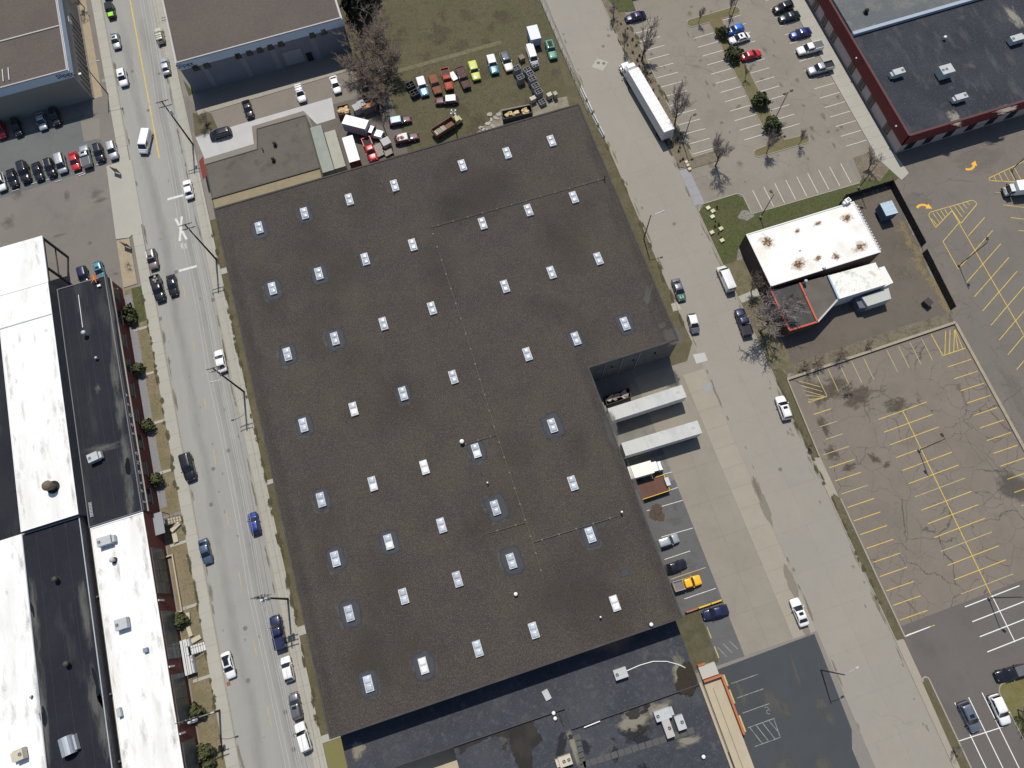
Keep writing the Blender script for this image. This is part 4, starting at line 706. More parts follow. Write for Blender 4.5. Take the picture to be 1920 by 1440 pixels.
# --- building south of the warehouse
SB = building('south_building', 'low building with blue-grey membrane roof, puddles and rooftop units below the warehouse', [(-19.7, -60), (23.6, -60), (23.6, -9.5), (-37.6, -9.5), (-37.6, -16.9), (-19.7, -16.9)], 4.6, M('cream_wall', (.45, .38, .27), .85), mSlateRoof)
sbq = lambda pts, z: [tuple(at(x, y, z)[:2]) for x, y in pts]
for k in range(9): stain('damp_patch', rw.uniform(-5, 20), rw.uniform(-34, -22), 4.604, rw.uniform(1, 4), rw.uniform(.8, 2.5), stain_mat('roof_damp_blue', (.018, .019, .023), 1.6, .42, .60, .5, rough=.5, amt=.9), SB, rw.uniform(0, 3))
up = [(-37.6, -9.6), (23.6, -9.6), (23.6, -20.6), (.4, -20.6), (.3, -17.2), (-37.6, -17.0)]
bpart(SB, 'upper_roof', MB().prism(up, 4.6, 5.0), mSlateRoof)
bpart(SB, 'roof_edge', MB().bar((.4, -20.6, 5.02), (23.6, -20.6, 5.02), .14, .1).bar((.35, -17.2, 5.02), (.35, -20.6, 5.02), .14, .1).bar((-37.6, -17.0, 5.02), (.3, -17.2, 5.02), .14, .1), MATS['dark_coping'])
mPond = M('roof_pond', (.032, .028, .024), .12, [('noise', .35, .45, .62, (.045, .04, .033), .8)], spec=.4)
def pond(pts, z, name='puddle', m=None, seed=0):
    rr = random.Random(seed); out = []
    for i in range(len(pts)):
        a = Vector(pts[i]); b_ = Vector(pts[(i + 1) % len(pts)]); k = max(1, int((b_ - a).length / 5))
        for j in range(k): p = a.lerp(b_, j / k); out.append((p.x + rr.uniform(-2.6, 2.6), p.y + rr.uniform(-2.6, 2.6)))
    bpart(SB, name, MB().sheet([tuple(at(x, y, z)[:2]) for x, y in out], z), m or mPond)
mPool = stain_mat('silty_pool', (.034, .027, .018), 1.4, .22, .30, .8, rough=.35)
pond([(860, 1392), (905, 1375), (960, 1350), (1003, 1338), (1001, 1360), (1018, 1385), (995, 1408), (1000, 1440), (975, 1446), (963, 1418), (955, 1385), (930, 1380), (905, 1388), (880, 1400), (862, 1415)], 4.62, seed=1)
for px, py, a, b_ in ((1291, 1274, 1.9, 2.8), (1297, 1262, 1.1, 2.6), (1286, 1284, 1.8, 1.5)): c = at(px, py, 5.02); stain('puddle', c.x - .4, c.y, 5.02, a, b_, mPool, SB)
for k, (px, py, a, b_) in enumerate(((1188, 1337, 1.5, .8), (1200, 1365, .6, .4), (1190, 1378, .4, .25), (1165, 1338, .35, .25), (1070, 1382, .5, .35), (1150, 1386, .25, .35), (1210, 1330, .9, .5), (1052, 1350, .25, .9), (946, 1400, .6, .4), (1180, 1369, .3, .25), (1205, 1378, .25, .2), (1185, 1383, .25, .2))):
    c = at(px, py, 4.62); bpart(SB, 'puddle', MB().sheet(blob(c.x, c.y, a, b_, 16, .45, .2, seed=170 + k), 4.62), mPond)
mSilt = M('roof_silt', (.19, .175, .14), .9, [('noise', .9, .42, .6, (.095, .098, .105), .85)])
for k, (px, py, a, b_, z) in enumerate(((1275, 1262, 1.3, 3.2, 5.012), (670, 1405, 1.2, 1.5, 5.012), (1230, 1330, 2.6, 1.1, 4.612), (1190, 1350, 3.0, 1.6, 4.61), (1075, 1400, .6, 3, 4.612), (1290, 1390, 2, .8, 4.612))):
    c = at(px, py, z); stain('silt_stain', c.x, c.y, z, a * 1.5, b_ * 1.5, stain_mat('roof_silt_tan', (.20, .185, .145), 1.6, .38, .6, .5), SB)
for i in range(16):
    a = at(1100 + i * 13, 1432 - i * 4.1, 4.63); bpart(SB, 'walk_pad', MB().box(a.x - .55, a.x + .55, a.y - .5, a.y + .5, 4.6, 4.64), M('rubber_pad', (.085, .085, .082), .85))
for i in range(6):
    a = at(1083 + i * 2.2, 1383 + i * 11, 4.63); bpart(SB, 'walk_pad', MB().box(a.x - .5, a.x + .5, a.y - .5, a.y + .5, 4.6, 4.64), MATS['rubber_pad'])
bpart(SB, 'white_conduit', MB().tube([at(x, y, 5.1) for x, y in ((1175, 1258), (1200, 1247), (1225, 1240), (1250, 1240), (1272, 1246), (1285, 1252))], .07, 5), MATS['white_enamel'])
bpart(SB, 'bright_flashing', MB().bar(at(1095, 1364, 5.1), at(1125, 1352, 5.1), .16, .06), MATS['white_enamel'])
# --- ramp and retaining walls east of it
mOrange = M('orange_brick', (.42, .15, .065), .85, [('noise', 3, .4, .7, (.34, .12, .055), .6)])
RP = thing('loading_ramp', 'tan concrete ramp with orange brick side walls beside the south building', 'ramp', (24.4, -60, 0)); rx, ry = RP.location.x, RP.location.y
def rpart(name, mb, mat): return bpart(RP, name, mb, mat)
mTan = M('ramp_concrete', (.42, .365, .27), .85, [('noise', .4, .4, .65, (.38, .33, .245), .8)])
rpart('ramp_floor', MB().add([(25.2, -21.3, .5), (28.4, -21.3, .5), (28.2, -60, .1), (25.2, -60, .1)], [(0, 3, 2, 1)]), mTan)
rpart('centre_kerb', MB().bar((26.6, -22.6, .62), (26.5, -60, .3), .25, .3), mTan); rpart('west_wall', MB().box(24.3, 24.7, -60, -21.0, 0, 1.2), mTan)
rpart('brick_wall', MB().box(28.4, 28.75, -31.0, -20.9, 0, 1.4), mOrange); rpart('brick_wall', MB().box(25.2, 28.4, -21.2, -20.85, 0, 1.4), mOrange)
rpart('landing', MB().box(25.2, 28.3, -20.7, -18.6, 0, .9), M('landing_concrete', (.42, .41, .37), .85)); rpart('brick_step', MB().box(25.2, 26.6, -18.5, -18.2, 0, 1.1), mOrange)
for y0, y1 in ((-23.2, -21.2), (-26.2, -23.8), (-31.0, -28.2)): rpart('wheel_stop', MB().box(29.0, 29.35, y0, y1, .03, .2, (.05, .05)), M('yellow_curb', (.52, .41, .16), .85, [('noise', 1, .4, .7, (.42, .34, .2), .6)]))
# --- building beyond the top edge whose shadow reaches the office lot
XB = building('north_office', 'brick building just beyond the top edge of the office lot', [(68.5, 131.5), (98, 131.5), (98, 160), (68.5, 160)], 8.5, mBrick, mOfficeRoof)

# ------------------------------------------------------------------ vehicles
def paint(name, c, metal=.15, rough=.32, **k): return M('paint_' + name, c, rough, spec=.5, metal=metal, coat=.7, coords='obj', **k)
PT = dict(white=paint('white', (.80, .80, .79), 0), silver=paint('silver', (.46, .48, .50), .5), grey=paint('grey', (.16, .165, .18), .4), slate=paint('slate', (.15, .18, .22), .4), black=paint('black', (.012, .012, .015), 0, .22), navy=paint('navy', (.014, .018, .065), .1),
          blue=paint('blue', (.02, .04, .22), .2), brightblue=paint('bright_blue', (.02, .14, .62), .1), red=paint('red', (.50, .012, .018), .05), darkred=paint('dark_red', (.16, .012, .015), .1), teal=paint('teal', (.10, .26, .33), .3), steel=paint('steel_blue', (.085, .13, .20), .4),
          taupe=paint('taupe', (.23, .19, .175), .4), beige=paint('beige', (.50, .47, .38), .1), yellow=paint('yellow', (.85, .45, .01), 0), green=paint('green', (.05, .23, .15), 0, .5), darkgreen=paint('dark_green', (.012, .03, .03), .2), cream=paint('cream', (.68, .65, .52), 0),
          lime=paint('lime', (.50, .55, .09), 0, .55), rust=M('paint_rust', (.20, .075, .04), .9, [('noise', 1.5, .4, .65, (.27, .12, .07), .8), ('noise', 5, .5, .7, (.12, .045, .03), .7)], coords='obj'), brown=M('paint_brown_primer', (.085, .05, .045), .8, [('noise', 1.5, .4, .65, (.12, .07, .06), .8)], coords='obj'),
          oldred=M('paint_old_red', (.38, .055, .025), .6, [('noise', 2, .45, .65, (.25, .05, .03), .8)], coords='obj'), maroon=paint('maroon', (.075, .012, .02), 0, .5), skyblue=paint('sky_blue', (.10, .28, .48), .1), turquoise=paint('turquoise', (.03, .22, .28), 0), peeling=M('paint_peeling', (.70, .66, .64), .7, [('noise', .9, .47, .52, (.13, .02, .025), .95)], coords='obj'),
          paleblue=paint('pale_blue', (.50, .66, .74), 0, .45), darkblue=paint('dark_blue_vinyl', (.03, .045, .075), 0, .5), limegreen=paint('lime_green', (.32, .75, .02), 0), softtop=M('soft_top', (.028, .032, .036), .85, coords='obj'), chrome=M('chrome', (.6, .6, .62), .18, metal=1.0), offwhite=paint('off_white', (.66, .68, .66), 0))
mGlass = M('car_glass', (.012, .015, .02), .06, spec=.6, coat=.4); mTyre = M('tyre', (.018, .018, .018), .85); mRim = M('wheel_rim', (.4, .41, .42), .35, metal=.6); mHead = M('headlamp', (.75, .76, .78), .15, spec=.6); mTail = M('taillamp', (.35, .01, .012), .25); mTrim = M('black_trim', (.02, .02, .022), .6); mBed = M('bed_liner', (.03, .03, .032), .8)
# L W H belt zb | cabin: rear base, rear roof, front roof, front base | deck heights at the nose, bonnet, boot, tail | wheels front, rear, radius
CARS = dict(
    sedan=(4.85, 1.84, 1.46, .96, .22, -1.85, -1.05, .22, 1.12, .70, .94, 1.0, .86, 1.45, -1.42, .33),
    hatch=(4.2, 1.78, 1.50, .98, .22, -1.98, -1.45, .25, 1.02, .72, .96, .98, .84, 1.3, -1.28, .32),
    suv=(4.7, 1.90, 1.72, 1.08, .26, -2.26, -1.90, .28, 1.06, .82, 1.08, 1.08, .95, 1.42, -1.38, .36),
    bigsuv=(5.25, 2.02, 1.92, 1.2, .30, -2.55, -2.34, .42, 1.12, .95, 1.2, 1.2, 1.05, 1.62, -1.52, .40),
    minivan=(5.1, 1.98, 1.76, 1.06, .24, -2.46, -2.2, .62, 1.62, .76, 1.02, 1.06, .92, 1.55, -1.5, .35),
    van=(5.7, 2.02, 2.12, 1.22, .28, -2.80, -2.72, 1.42, 2.12, .90, 1.16, 1.22, 1.1, 1.85, -1.7, .36),
    pickup=(5.8, 2.02, 1.88, 1.16, .32, -.72, -.58, .72, 1.40, .95, 1.18, 1.16, 1.14, 1.85, -1.75, .40),
    jeep=(4.15, 1.86, 1.82, 1.12, .36, -1.85, -1.75, .30, .62, 1.02, 1.12, 1.12, 1.1, 1.25, -1.2, .40),
    classic=(5.3, 1.96, 1.52, .98, .24, -2.40, -2.08, .18, .82, .82, .98, .98, .88, 1.6, -1.5, .35),
    oldtruck=(5.6, 1.95, 1.86, 1.15, .36, -.55, -.45, .55, .95, .98, 1.16, 1.1, 1.1, 1.75, -1.6, .40))
CACHE = {}
def ring(hw, x, zb, zt, crown):
    pts = [(0, zb), (.80 * hw, zb), (.97 * hw, zb + .14), (1.0 * hw, zb + (zt - zb) * .55), (.985 * hw, zt - .14), (.90 * hw, zt - .02), (.5 * hw, zt + crown * .7), (0, zt + crown)]
    return [(x, y, z) for y, z in pts] + [(x, -y, z) for y, z in pts[-2:0:-1]]
def loft(rings, close=True):
    m = MB(); n = len(rings[0])
    for r in rings: m.v += r
    for i in range(len(rings) - 1):
        for k in range(n): m.f.append([i * n + k, i * n + (k + 1) % n, (i + 1) * n + (k + 1) % n, (i + 1) * n + k]); m.m.append(0)
    m.f.append(list(range(n))); m.m.append(0); e = (len(rings) - 1) * n; m.f.append([e + k for k in range(n - 1, -1, -1)]); m.m.append(0)
    return m
def rrect(x0, x1, hw, z, r=.25, n=4):
    out = []
    for cx, cy, a0 in ((x1 - r, hw - r, 0), (x0 + r, hw - r, 90), (x0 + r, -hw + r, 180), (x1 - r, -hw + r, 270)):
        for i in range(n): a = radians(a0 + 90 * i / (n - 1)); out.append((cx + r * cos(a), cy + r * sin(a), z))
    return out
def car_meshes(kind):
    if kind in CACHE: return CACHE[kind]
    L, Wd, H, belt, zb, rb, rr_, fr_, fb, zn, zh, zt, ztl, wf, wr, rad = CARS[kind]; hw = Wd / 2; h = L / 2; boxy = kind in ('jeep', 'oldtruck', 'van', 'classic'); P = []
    prof = [(-h, .86, zb + .12, ztl - .12), (-h + .06, .93, zb + .04, ztl - .03), (-h + .35, .985, zb, zt), (wr, 1, zb, zt + .01), (rb + .1 if rb > -h + .7 else wr + .5, 1, zb, max(belt, zt) - .0), ((rb + fb) / 2 + .2, 1.0, zb, belt), (fb - .1, 1.0, zb, belt + .0), (fb + .25, .995, zb, zh), (wf, .985, zb, zh - .02), (h - .45, .955, zb, zh - .08), (h - .14, .90 if not boxy else .95, zb + .04, zn + .05), (h, .78 if not boxy else .9, zb + .14, zn - .12)]
    prof = sorted(prof, key=lambda q: q[0])
    bm = loft([ring(hw * w, x, a, b, .035) for x, w, a, b in prof]); P.append(('body', bm.mesh('body', PT['white'], True), 'paint', (0, 0, 0)))
    # cabin: pillars and roof, then glass panels standing just proud of it
    wb, wr2 = hw * .93, hw * (.80 if not boxy else .88)
    zr = H - .06; k = .93
    def lv(t, ins=0):                        # outline between belt and roof
        return rrect(rb + (rr_ - rb) * t + ins, fb + (fr_ - fb) * t - ins, wb + (wr2 - wb) * t - ins, belt - .02 + (zr - belt + .02) * t, .16 if boxy else .24)
    cb = loft([lv(0), lv(.5), lv(k), [(x, y, z + .0) for x, y, z in lv(1.0, .03)], [(x, y, H - .01) for x, y, z in lv(1.0, .16)], [(x * .5 + (rr_ + fr_) * .25, y * .4, H) for x, y, z in lv(1.0, .2)]])
    cb.f = cb.f[1:] if False else cb.f
    P.append(('roof', cb.mesh('roof', PT['white'], True), 'roof', (0, 0, 0)))
    def glass(name, pts, cols=5, bow=.06):
        (a, b, c, d) = [Vector(p) for p in pts]; m = MB()
        nrm = (b - a).cross(d - a).normalized()
        for j in range(2):
            for i in range(cols + 1):
                u = i / cols; p = (a.lerp(b, u)).lerp(d.lerp(c, u), j); m.v.append(tuple(p + nrm * (bow * (1 - (2 * u - 1) ** 2))))
        for i in range(cols): m.f.append([i, i + 1, cols + 2 + i, cols + 1 + i]); m.m.append(0)
        return m.mesh(name, mGlass, True)
    t0, t1 = .06, .95
    def px(t, side): return (fb + (fr_ - fb) * t) if side > 0 else (rb + (rr_ - rb) * t)
    def pz(t): return belt - .02 + (zr - belt + .02) * t
    def pw(t): return wb + (wr2 - wb) * t
    of = .02; gw = .06
    P.append(('windshield', glass('windshield', [(px(t0, 1) + of, -pw(t0) + gw, pz(t0) + of), (px(t0, 1) + of, pw(t0) - gw, pz(t0) + of), (px(t1, 1) + of, pw(t1) - gw * 1.4, pz(t1) + of), (px(t1, 1) + of, -pw(t1) + gw * 1.4, pz(t1) + of)], 6, .05), None, (0, 0, 0)))
    t0r = .10 if kind in ('sedan', 'hatch') else .35
    P.append(('rear_window', glass('rear_window', [(px(t0r, -1) - of, pw(t0r) - .1, pz(t0r) + of), (px(t0r, -1) - of, -pw(t0r) + .1, pz(t0r) + of), (px(t1 - .06, -1) - of, -pw(t1) + .14, pz(t1 - .06) + of), (px(t1 - .06, -1) - of, pw(t1) - .14, pz(t1 - .06) + of)], 6, .04), None, (0, 0, 0)))
    for sgn in (1, -1):
        t0s, t1s = .12, .86; fx = lambda t: px(t, 1) - .20; bx = lambda t: px(t, -1) + (.28 if kind in ('suv', 'bigsuv', 'minivan', 'hatch', 'sedan', 'classic') else .15)
        spans = [(0, 1)] if kind in ('pickup', 'jeep', 'oldtruck') else [(0, .47), (.51, 1)]
        if kind == 'van': spans = [(.72, 1)]
        for a, b in spans:
            q0 = [bx(t0s) + (fx(t0s) - bx(t0s)) * u for u in (a, b)]; q1 = [bx(t1s) + (fx(t1s) - bx(t1s)) * u for u in (a, b)]
            yy0, yy1 = sgn * (pw(t0s) + .015), sgn * (pw(t1s) + .015)
            pts = [(q0[0], yy0, pz(t0s)), (q0[1], yy0, pz(t0s)), (q1[1], yy1, pz(t1s)), (q1[0], yy1, pz(t1s))]
            m = MB().quad(*(pts if sgn < 0 else pts[::-1])); P.append(('side_window', m.mesh('side_window', mGlass), None, (0, 0, 0)))
    # running gear, lamps, mirrors
    w = MB().tube([(0, -.11, 0), (0, .11, 0)], rad, 14); w.mi = 1; w.tube([(0, -.122, 0), (0, .122, 0)], rad * .58, 10); wm = w.mesh('wheel', [mTyre, mRim])
    for x in (wf, wr):
        for sgn in (1, -1): P.append(('wheel', wm, None, (x, sgn * (hw - .09), rad)))
    for sgn in (1, -1):
        P.append(('headlight', MB().box(h - .28, h - .05, sgn * hw * .62 - .17, sgn * hw * .62 + .17, zn - .16, zn + .03, (.05, .03)).mesh('headlight', mHead), None, (0, 0, 0)))
        P.append(('taillight', MB().box(-h - .005, -h + .14, sgn * hw * .78 - .12, sgn * hw * .78 + .12, ztl - .34, ztl - .08).mesh('taillight', mTail), None, (0, 0, 0)))
        P.append(('mirror', MB().box(fb - .45, fb - .28, sgn * (hw + .08) - .11, sgn * (hw + .08) + .11, belt - .02, belt + .13, (.02, .02)).mesh('mirror', mTrim), 'paint', (0, 0, 0)))
    P.append(('front_bumper', MB().box(h - .16, h + .05, -hw * .80, hw * .80, zb + .08, zb + .34, (.04, .03)).mesh('front_bumper', mTrim), None, (0, 0, 0)))
    P.append(('rear_bumper', MB().box(-h - .06, -h + .12, -hw * .86, hw * .86, zb + .08, zb + .34, (.04, .03)).mesh('rear_bumper', mTrim), None, (0, 0, 0)))
    if kind in ('pickup', 'oldtruck'):
        x0, x1 = -h + .06, rb - .05; zz = zt + .03
        P.append(('bed_floor', MB().box(x0 + .05, x1, -hw * .84, hw * .84, zt - .05, zt + .055).mesh('bed_floor', mBed), 'bed', (0, 0, 0)))
        for sgn in (1, -1): P.append(('bed_side', MB().box(x0, x1 + .04, sgn * hw * .915 - .075, sgn * hw * .915 + .075, zt - .3, zt + .42, (0, .02)).mesh('bed_side', PT['white']), 'paint', (0, 0, 0)))
        P.append(('tailgate', MB().box(x0 - .02, x0 + .08, -hw * .84, hw * .84, zt - .3, zt + .40).mesh('tailgate', PT['white']), 'paint', (0, 0, 0)))
    CACHE[kind] = P; return P
def car(kind, color, front, rear, label, roof=None, extras=(), group=None, cat='car', scale=None, bed=None, z=0.0, sides=None):
    a, b = at(*front, z + .75), at(*rear, z + .75); d = a - b; c = (a + b) / 2; L = CARS[kind][0]
    s = scale or max(.93, min(1.06, d.length / L)); name = {'pickup': 'pickup_truck', 'oldtruck': 'old_truck', 'van': 'van', 'minivan': 'minivan', 'suv': 'suv', 'bigsuv': 'suv', 'jeep': 'jeep'}.get(kind, 'car')
    if name == 'jeep': name = 'offroad_car'
    o = thing(name, label, {'pickup': 'pickup truck', 'oldtruck': 'truck', 'van': 'van', 'minivan': 'minivan'}.get(kind, cat), (c.x, c.y, z + .03), math.atan2(d.y, d.x), group); o.scale = (s, s, s)
    for nm, me, role, loc in car_meshes(kind):
        m = None
        if role == 'paint': m = PT[sides if sides and nm in ('bed_side', 'tailgate') else color]
        elif role == 'roof': m = PT[roof or color]
        elif role == 'bed' and bed: m = PT.get(bed) or MATS[bed]
        link(nm, me, o, loc, mat=m)
    Lc, Wd, H, belt, zb, rb, rr_, fr_, fb = CARS[kind][:9]; hw = Wd / 2
    for e in extras:
        if e == 'sunroof': MB().box(fr_ - .75, fr_ - .22, -.40, .40, H - .03, H + .006).build('sunroof', mGlass, o)
        if e == 'panorama': MB().box(fr_ - 1.5, fr_ - .2, -.48, .48, H - .03, H + .006).build('sunroof', mGlass, o)
        if e == 'rails':
            for y in (-.62, .62): MB().tube([(rr_ + .2, y * hw / .95, H - .02), (rr_ + .3, y * hw / .95, H + .05), (fr_ - .3, y * hw / .95, H + .05), (fr_ - .15, y * hw / .95, H - .02)], .028, 5).build('roof_rail', PT['chrome'], o)
        if e == 'rack':
            for x in (rr_ + .5, (rr_ + fr_) / 2, fr_ - .3): MB().bar((x, -.8, H + .08), (x, .8, H + .08), .06, .06).build('roof_rack_bar', mTrim, o)
        if e == 'cover': MB().box(-Lc / 2 + .1, rb - .05, -hw * .86, hw * .86, CARS[kind][11] + .38, CARS[kind][11] + .45).build('bed_cover', M('tonneau', (.11, .112, .12), .7), o)
        if e == 'cargo':
            q = random.Random(len(label))
            for i in range(6): x, y = q.uniform(-Lc / 2 + .4, rb - .5), q.uniform(-.5, .5); MB().box(x - .22, x + .22, y - .16, y + .16, CARS[kind][11] + .06, CARS[kind][11] + q.uniform(.25, .5)).build('cargo', M('mixed_cargo', (.25, .23, .2), .8, rnd=.5), o)
        if e == 'stripes':
            for y in (-.25, .25): MB().box(fb + .3, Lc / 2 - .35, y - .13, y + .13, CARS[kind][10] + .005, CARS[kind][10] + .035).build('bonnet_stripe', paint('neon_green', (.03, .48, .14), 0), o)
        if e == 'greenhood': MB().box(fb + .1, Lc / 2 - .12, -.62, .62, CARS[kind][10] + .01, CARS[kind][10] + .07, (.08, .08)).build('bonnet', PT['limegreen'], o)
        if e == 'spare': MB().tube([(-Lc / 2 - .26, 0, .95), (-Lc / 2 - .04, 0, .95)], .38, 14).build('spare_wheel', mTyre, o)
        if e == 'openroof': MB().box(rr_ + .4, fr_ - .2, -.5, .5, H - .02, H + .008).build('roof_patch', mBed, o)
        if e == 'flatbed': MB().box(-Lc / 2 - .5, rb - .15, -1.0, 1.0, 1.22, 1.34).build('flatbed', PT['brown'], o)
        if e == 'ladder': MB().bar((rr_ + .3, .3, H + .1), (fr_ - .1, .3, H + .1), .05, .05).bar((rr_ + .3, .65, H + .1), (fr_ - .1, .65, H + .1), .05, .05).build('roof_ladder', mMetal, o)
    return o
GW = 'cars parked along the west street'; GL = 'cars in the west lot'; GY = 'old vehicles in the grass yard'; GO = 'cars in the office lot'; GE = 'cars along the east street'; GD = 'vehicles at the docks'; GN = 'cars on the north drive'; GS = 'cars in the south lot'
# west street
car('suv', 'white', (203, 2), (197, -34), 'white car cut by the top edge behind the green-bonneted offroader', group=GW)
car('jeep', 'black', (210.5, 38), (204.5, 4), 'black soft-top offroader with bright green bonnet', 'softtop', ('greenhood', 'spare'), GW)
car('sedan', 'silver', (220, 93), (213.5, 59), 'silver sedan with sunroof parked between the offroader and the white wagon', None, ('sunroof',), GW)
car('suv', 'white', (234, 164), (226.5, 128), 'white wagon with sunroof next to the tall bent lamp pole on the west street', None, ('sunroof',), GW)
car('suv', 'beige', (296, 51), (303, 84), 'beige car under crossarm shadows beside the top centre building', None, ('rack',), GW)
car('sedan', 'silver', (306.5, 107), (313, 141), 'silver sedan parked below the beige car by the top centre building', None, (), GW)
car('van', 'white', (268, 289), (278, 245), 'white cargo van driving down the west street beside the yellow centre line', None, ())
car('sedan', 'white', (349, 336), (357, 374), 'white sedan beside the upper stop bar and the red awning', None, (), GW)
car('suv', 'taupe', (290, 508), (282, 465), 'taupe suv with sunroof parked above the black pickup', None, ('sunroof', 'rails'), GW)
car('pickup', 'black', (303, 568), (290.5, 516), 'black pickup truck with loaded bed beside the black sedan', None, ('cargo',), GW)
car('sedan', 'black', (327, 557), (319, 513), 'black sedan driving next to the black pickup on the west street', None, ())
car('sedan', 'white', (409, 656), (418, 698), 'white sedan parked against the warehouse verge above the third utility pole', None, (), GW)
car('bigsuv', 'black', (361, 907), (345, 845), 'large black van-like suv parked on the left kerb of the west street', None, (), GW, scale=1.1)
car('hatch', 'blue', (471, 957), (482, 1006), 'bright blue car parked at the kerb along the warehouse', None, (), GW)
car('sedan', 'steel', (391, 1057), (379.5, 1011), 'steel blue sedan parked opposite the bright blue car', None, (), GW)
car('sedan', 'white', (434.5, 1272), (421.5, 1223), 'white sedan with wide dark glass roof beside the outdoor stairs', None, ('panorama',), GW)
car('pickup', 'navy', (514.5, 1153), (528, 1218), 'navy blue pickup with covered bed under the fourth utility pole', None, (), GW, bed='paint_navy')
car('hatch', 'white', (534, 1231), (544, 1278), 'white hatchback parked behind the navy pickup', None, (), GW)
car('suv', 'grey', (549, 1299), (559.5, 1349), 'dark grey suv with sunroof parked behind the white hatchback', None, ('sunroof',), GW)
car('bigsuv', 'white', (561, 1357), (576, 1407), 'boxy white suv last in the row near the warehouse corner', None, (), GW, scale=.95)
# west lot
car('suv', 'silver', (215.5, 302), (206, 262), 'silver suv at the street end of the west lot row', None, (), GL)
car('suv', 'black', (191, 307), (180, 267), 'black suv with roof rails second from the street in the west lot row', None, ('rails',), GL)
car('pickup', 'silver', (156, 272), (166, 316), 'silver pickup with sunroof and grey covered bed in the west lot', None, ('cover', 'sunroof'), GL)
car('sedan', 'red', (145, 321), (134.5, 283), 'red sedan in the west lot row left of the silver pickup', None, (), GL)
car('minivan', 'silver', (120, 328), (109, 285), 'silver minivan in the west lot row left of the red sedan', None, (), GL)
car('suv', 'black', (99, 333), (89, 297), 'black wagon with bright roof rails left of the silver minivan', None, ('rails',), GL)
car('sedan', 'black', (75.5, 340), (66, 303), 'small black sedan fourth from the left edge in the west lot row', None, (), GL)
car('bigsuv', 'black', (52, 348), (39.5, 299), 'large boxy black suv third from the left edge in the west lot row', None, (), GL)
car('sedan', 'black', (28, 353), (18, 315), 'black sedan second from the left edge in the west lot row', None, (), GL)
car('suv', 'white', (6, 361), (-4, 322), 'white car cut by the left edge in the west lot row', None, (), GL)
car('suv', 'red', (7, 264), (-5, 224), 'red car in the building shade cut by the left edge', None, (), GL)
car('bigsuv', 'black', (38, 260), (26, 219), 'black suv with bright rails in the shade right of the red car', None, ('rails',), GL, scale=.92)
car('sedan', 'silver', (83, 246), (73, 208), 'pale sedan with only its nose in the sun in the west lot', None, (), GL)
car('suv', 'black', (109, 239), (98, 200), 'black car deep in the building shade beside the pale sedan', None, ('rails',), GL)
car('suv', 'navy', (162, 537), (152.5, 500), 'dark car partly hidden behind the lettered brick building', None, (), GL)
car('hatch', 'teal', (192, 526), (181, 488), 'light blue hatchback with sunroof behind the lettered brick building', None, ('sunroof',), GL)
# north drive
car('sedan', 'black', (470.5, 223), (459, 186), 'black sedan alone on the north drive', None, (), GN)
car('minivan', 'black', (393, 256), (433, 245), 'black minivan on the bright concrete drive', None, ('rails',), GN)
car('suv', 'white', (568.5, 192), (558, 159), 'white suv with dark bonnet glass near the concrete drive corner', None, ('rack',), GN)
car('sedan', 'white', (634, 174), (623.5, 143), 'white sedan nearest the bare thicket on the north drive', None, (), GN)
# grass yard
car('pickup', 'red', (702.5, 303), (686, 261), 'red pickup with empty bed in the gravel yard', None, (), GY)
car('classic', 'maroon', (771, 222), (729, 230), 'old wagon with pale blue roof and rusty bonnet at the fence', 'paleblue', (), GY)
car('classic', 'maroon', (785, 254), (740, 264), 'old maroon wagon with peeling white roof near the warehouse', 'peeling', (), GY)
car('classic', 'skyblue', (798, 181), (786, 143), 'old white-roofed blue wagon beside the bare truck frames', 'white', (), GY)
car('classic', 'rust', (823, 178), (809, 139), 'rust brown old car left of the red cab truck', None, (), GY)
car('oldtruck', 'oldred', (845, 174), (832, 127), 'old truck with red cab and wooden bed', None, (), GY, bed='paint_brown_primer')
car('oldtruck', 'brown', (878, 170), (860, 126), 'dark brown stripped old truck between red truck and lime wagon', None, ('flatbed',), GY)
car('classic', 'maroon', (816, 190), (859, 186), 'old white-topped maroon wagon standing crosswise in front of the row', 'white', (), GY)
car('classic', 'lime', (896, 154), (882.5, 111), 'lime green old wagon in the yard row', None, (), GY)
car('classic', 'turquoise', (929, 139), (918, 102), 'turquoise old wagon with white roof', 'white', (), GY)
car('classic', 'cream', (957, 134), (943, 97), 'cream old car with dark blue roof', 'darkblue', (), GY)
car('van', 'white', (1004, 124), (991.5, 85), 'old white van behind the stacked crates', None, (), GY, scale=.95)
car('classic', 'green', (1039, 112), (1027, 74), 'green old wagon with torn roof by the yard fence', None, ('openroof',), GY)
# east street
car('sedan', 'grey', (1280.5, 566), (1265, 521), 'dark coupe with green bonnet stripes parked by the warehouse verge', None, ('stripes',), GE)
car('hatch', 'grey', (1305.5, 627), (1295, 586), 'small dark hatchback with white roof parked near the dock entry', 'white', (), GE)
car('van', 'offwhite', (1351, 500), (1371, 547), 'white cargo van parked in front of the rust-stained roof', None, (), GE)
car('pickup', 'navy', (1384, 578), (1403, 631), 'dark blue pickup parked under the large bare tree', None, (), GE)
car('suv', 'white', (1460, 741), (1477.5, 789), 'white suv with sunroof and roof rails at the cracked lot kerb', None, ('sunroof', 'rails'), GE)
car('sedan', 'white', (1488, 1122), (1509, 1174), 'white sedan with sunroof parked beside the dock driveway', None, ('sunroof',), GE)
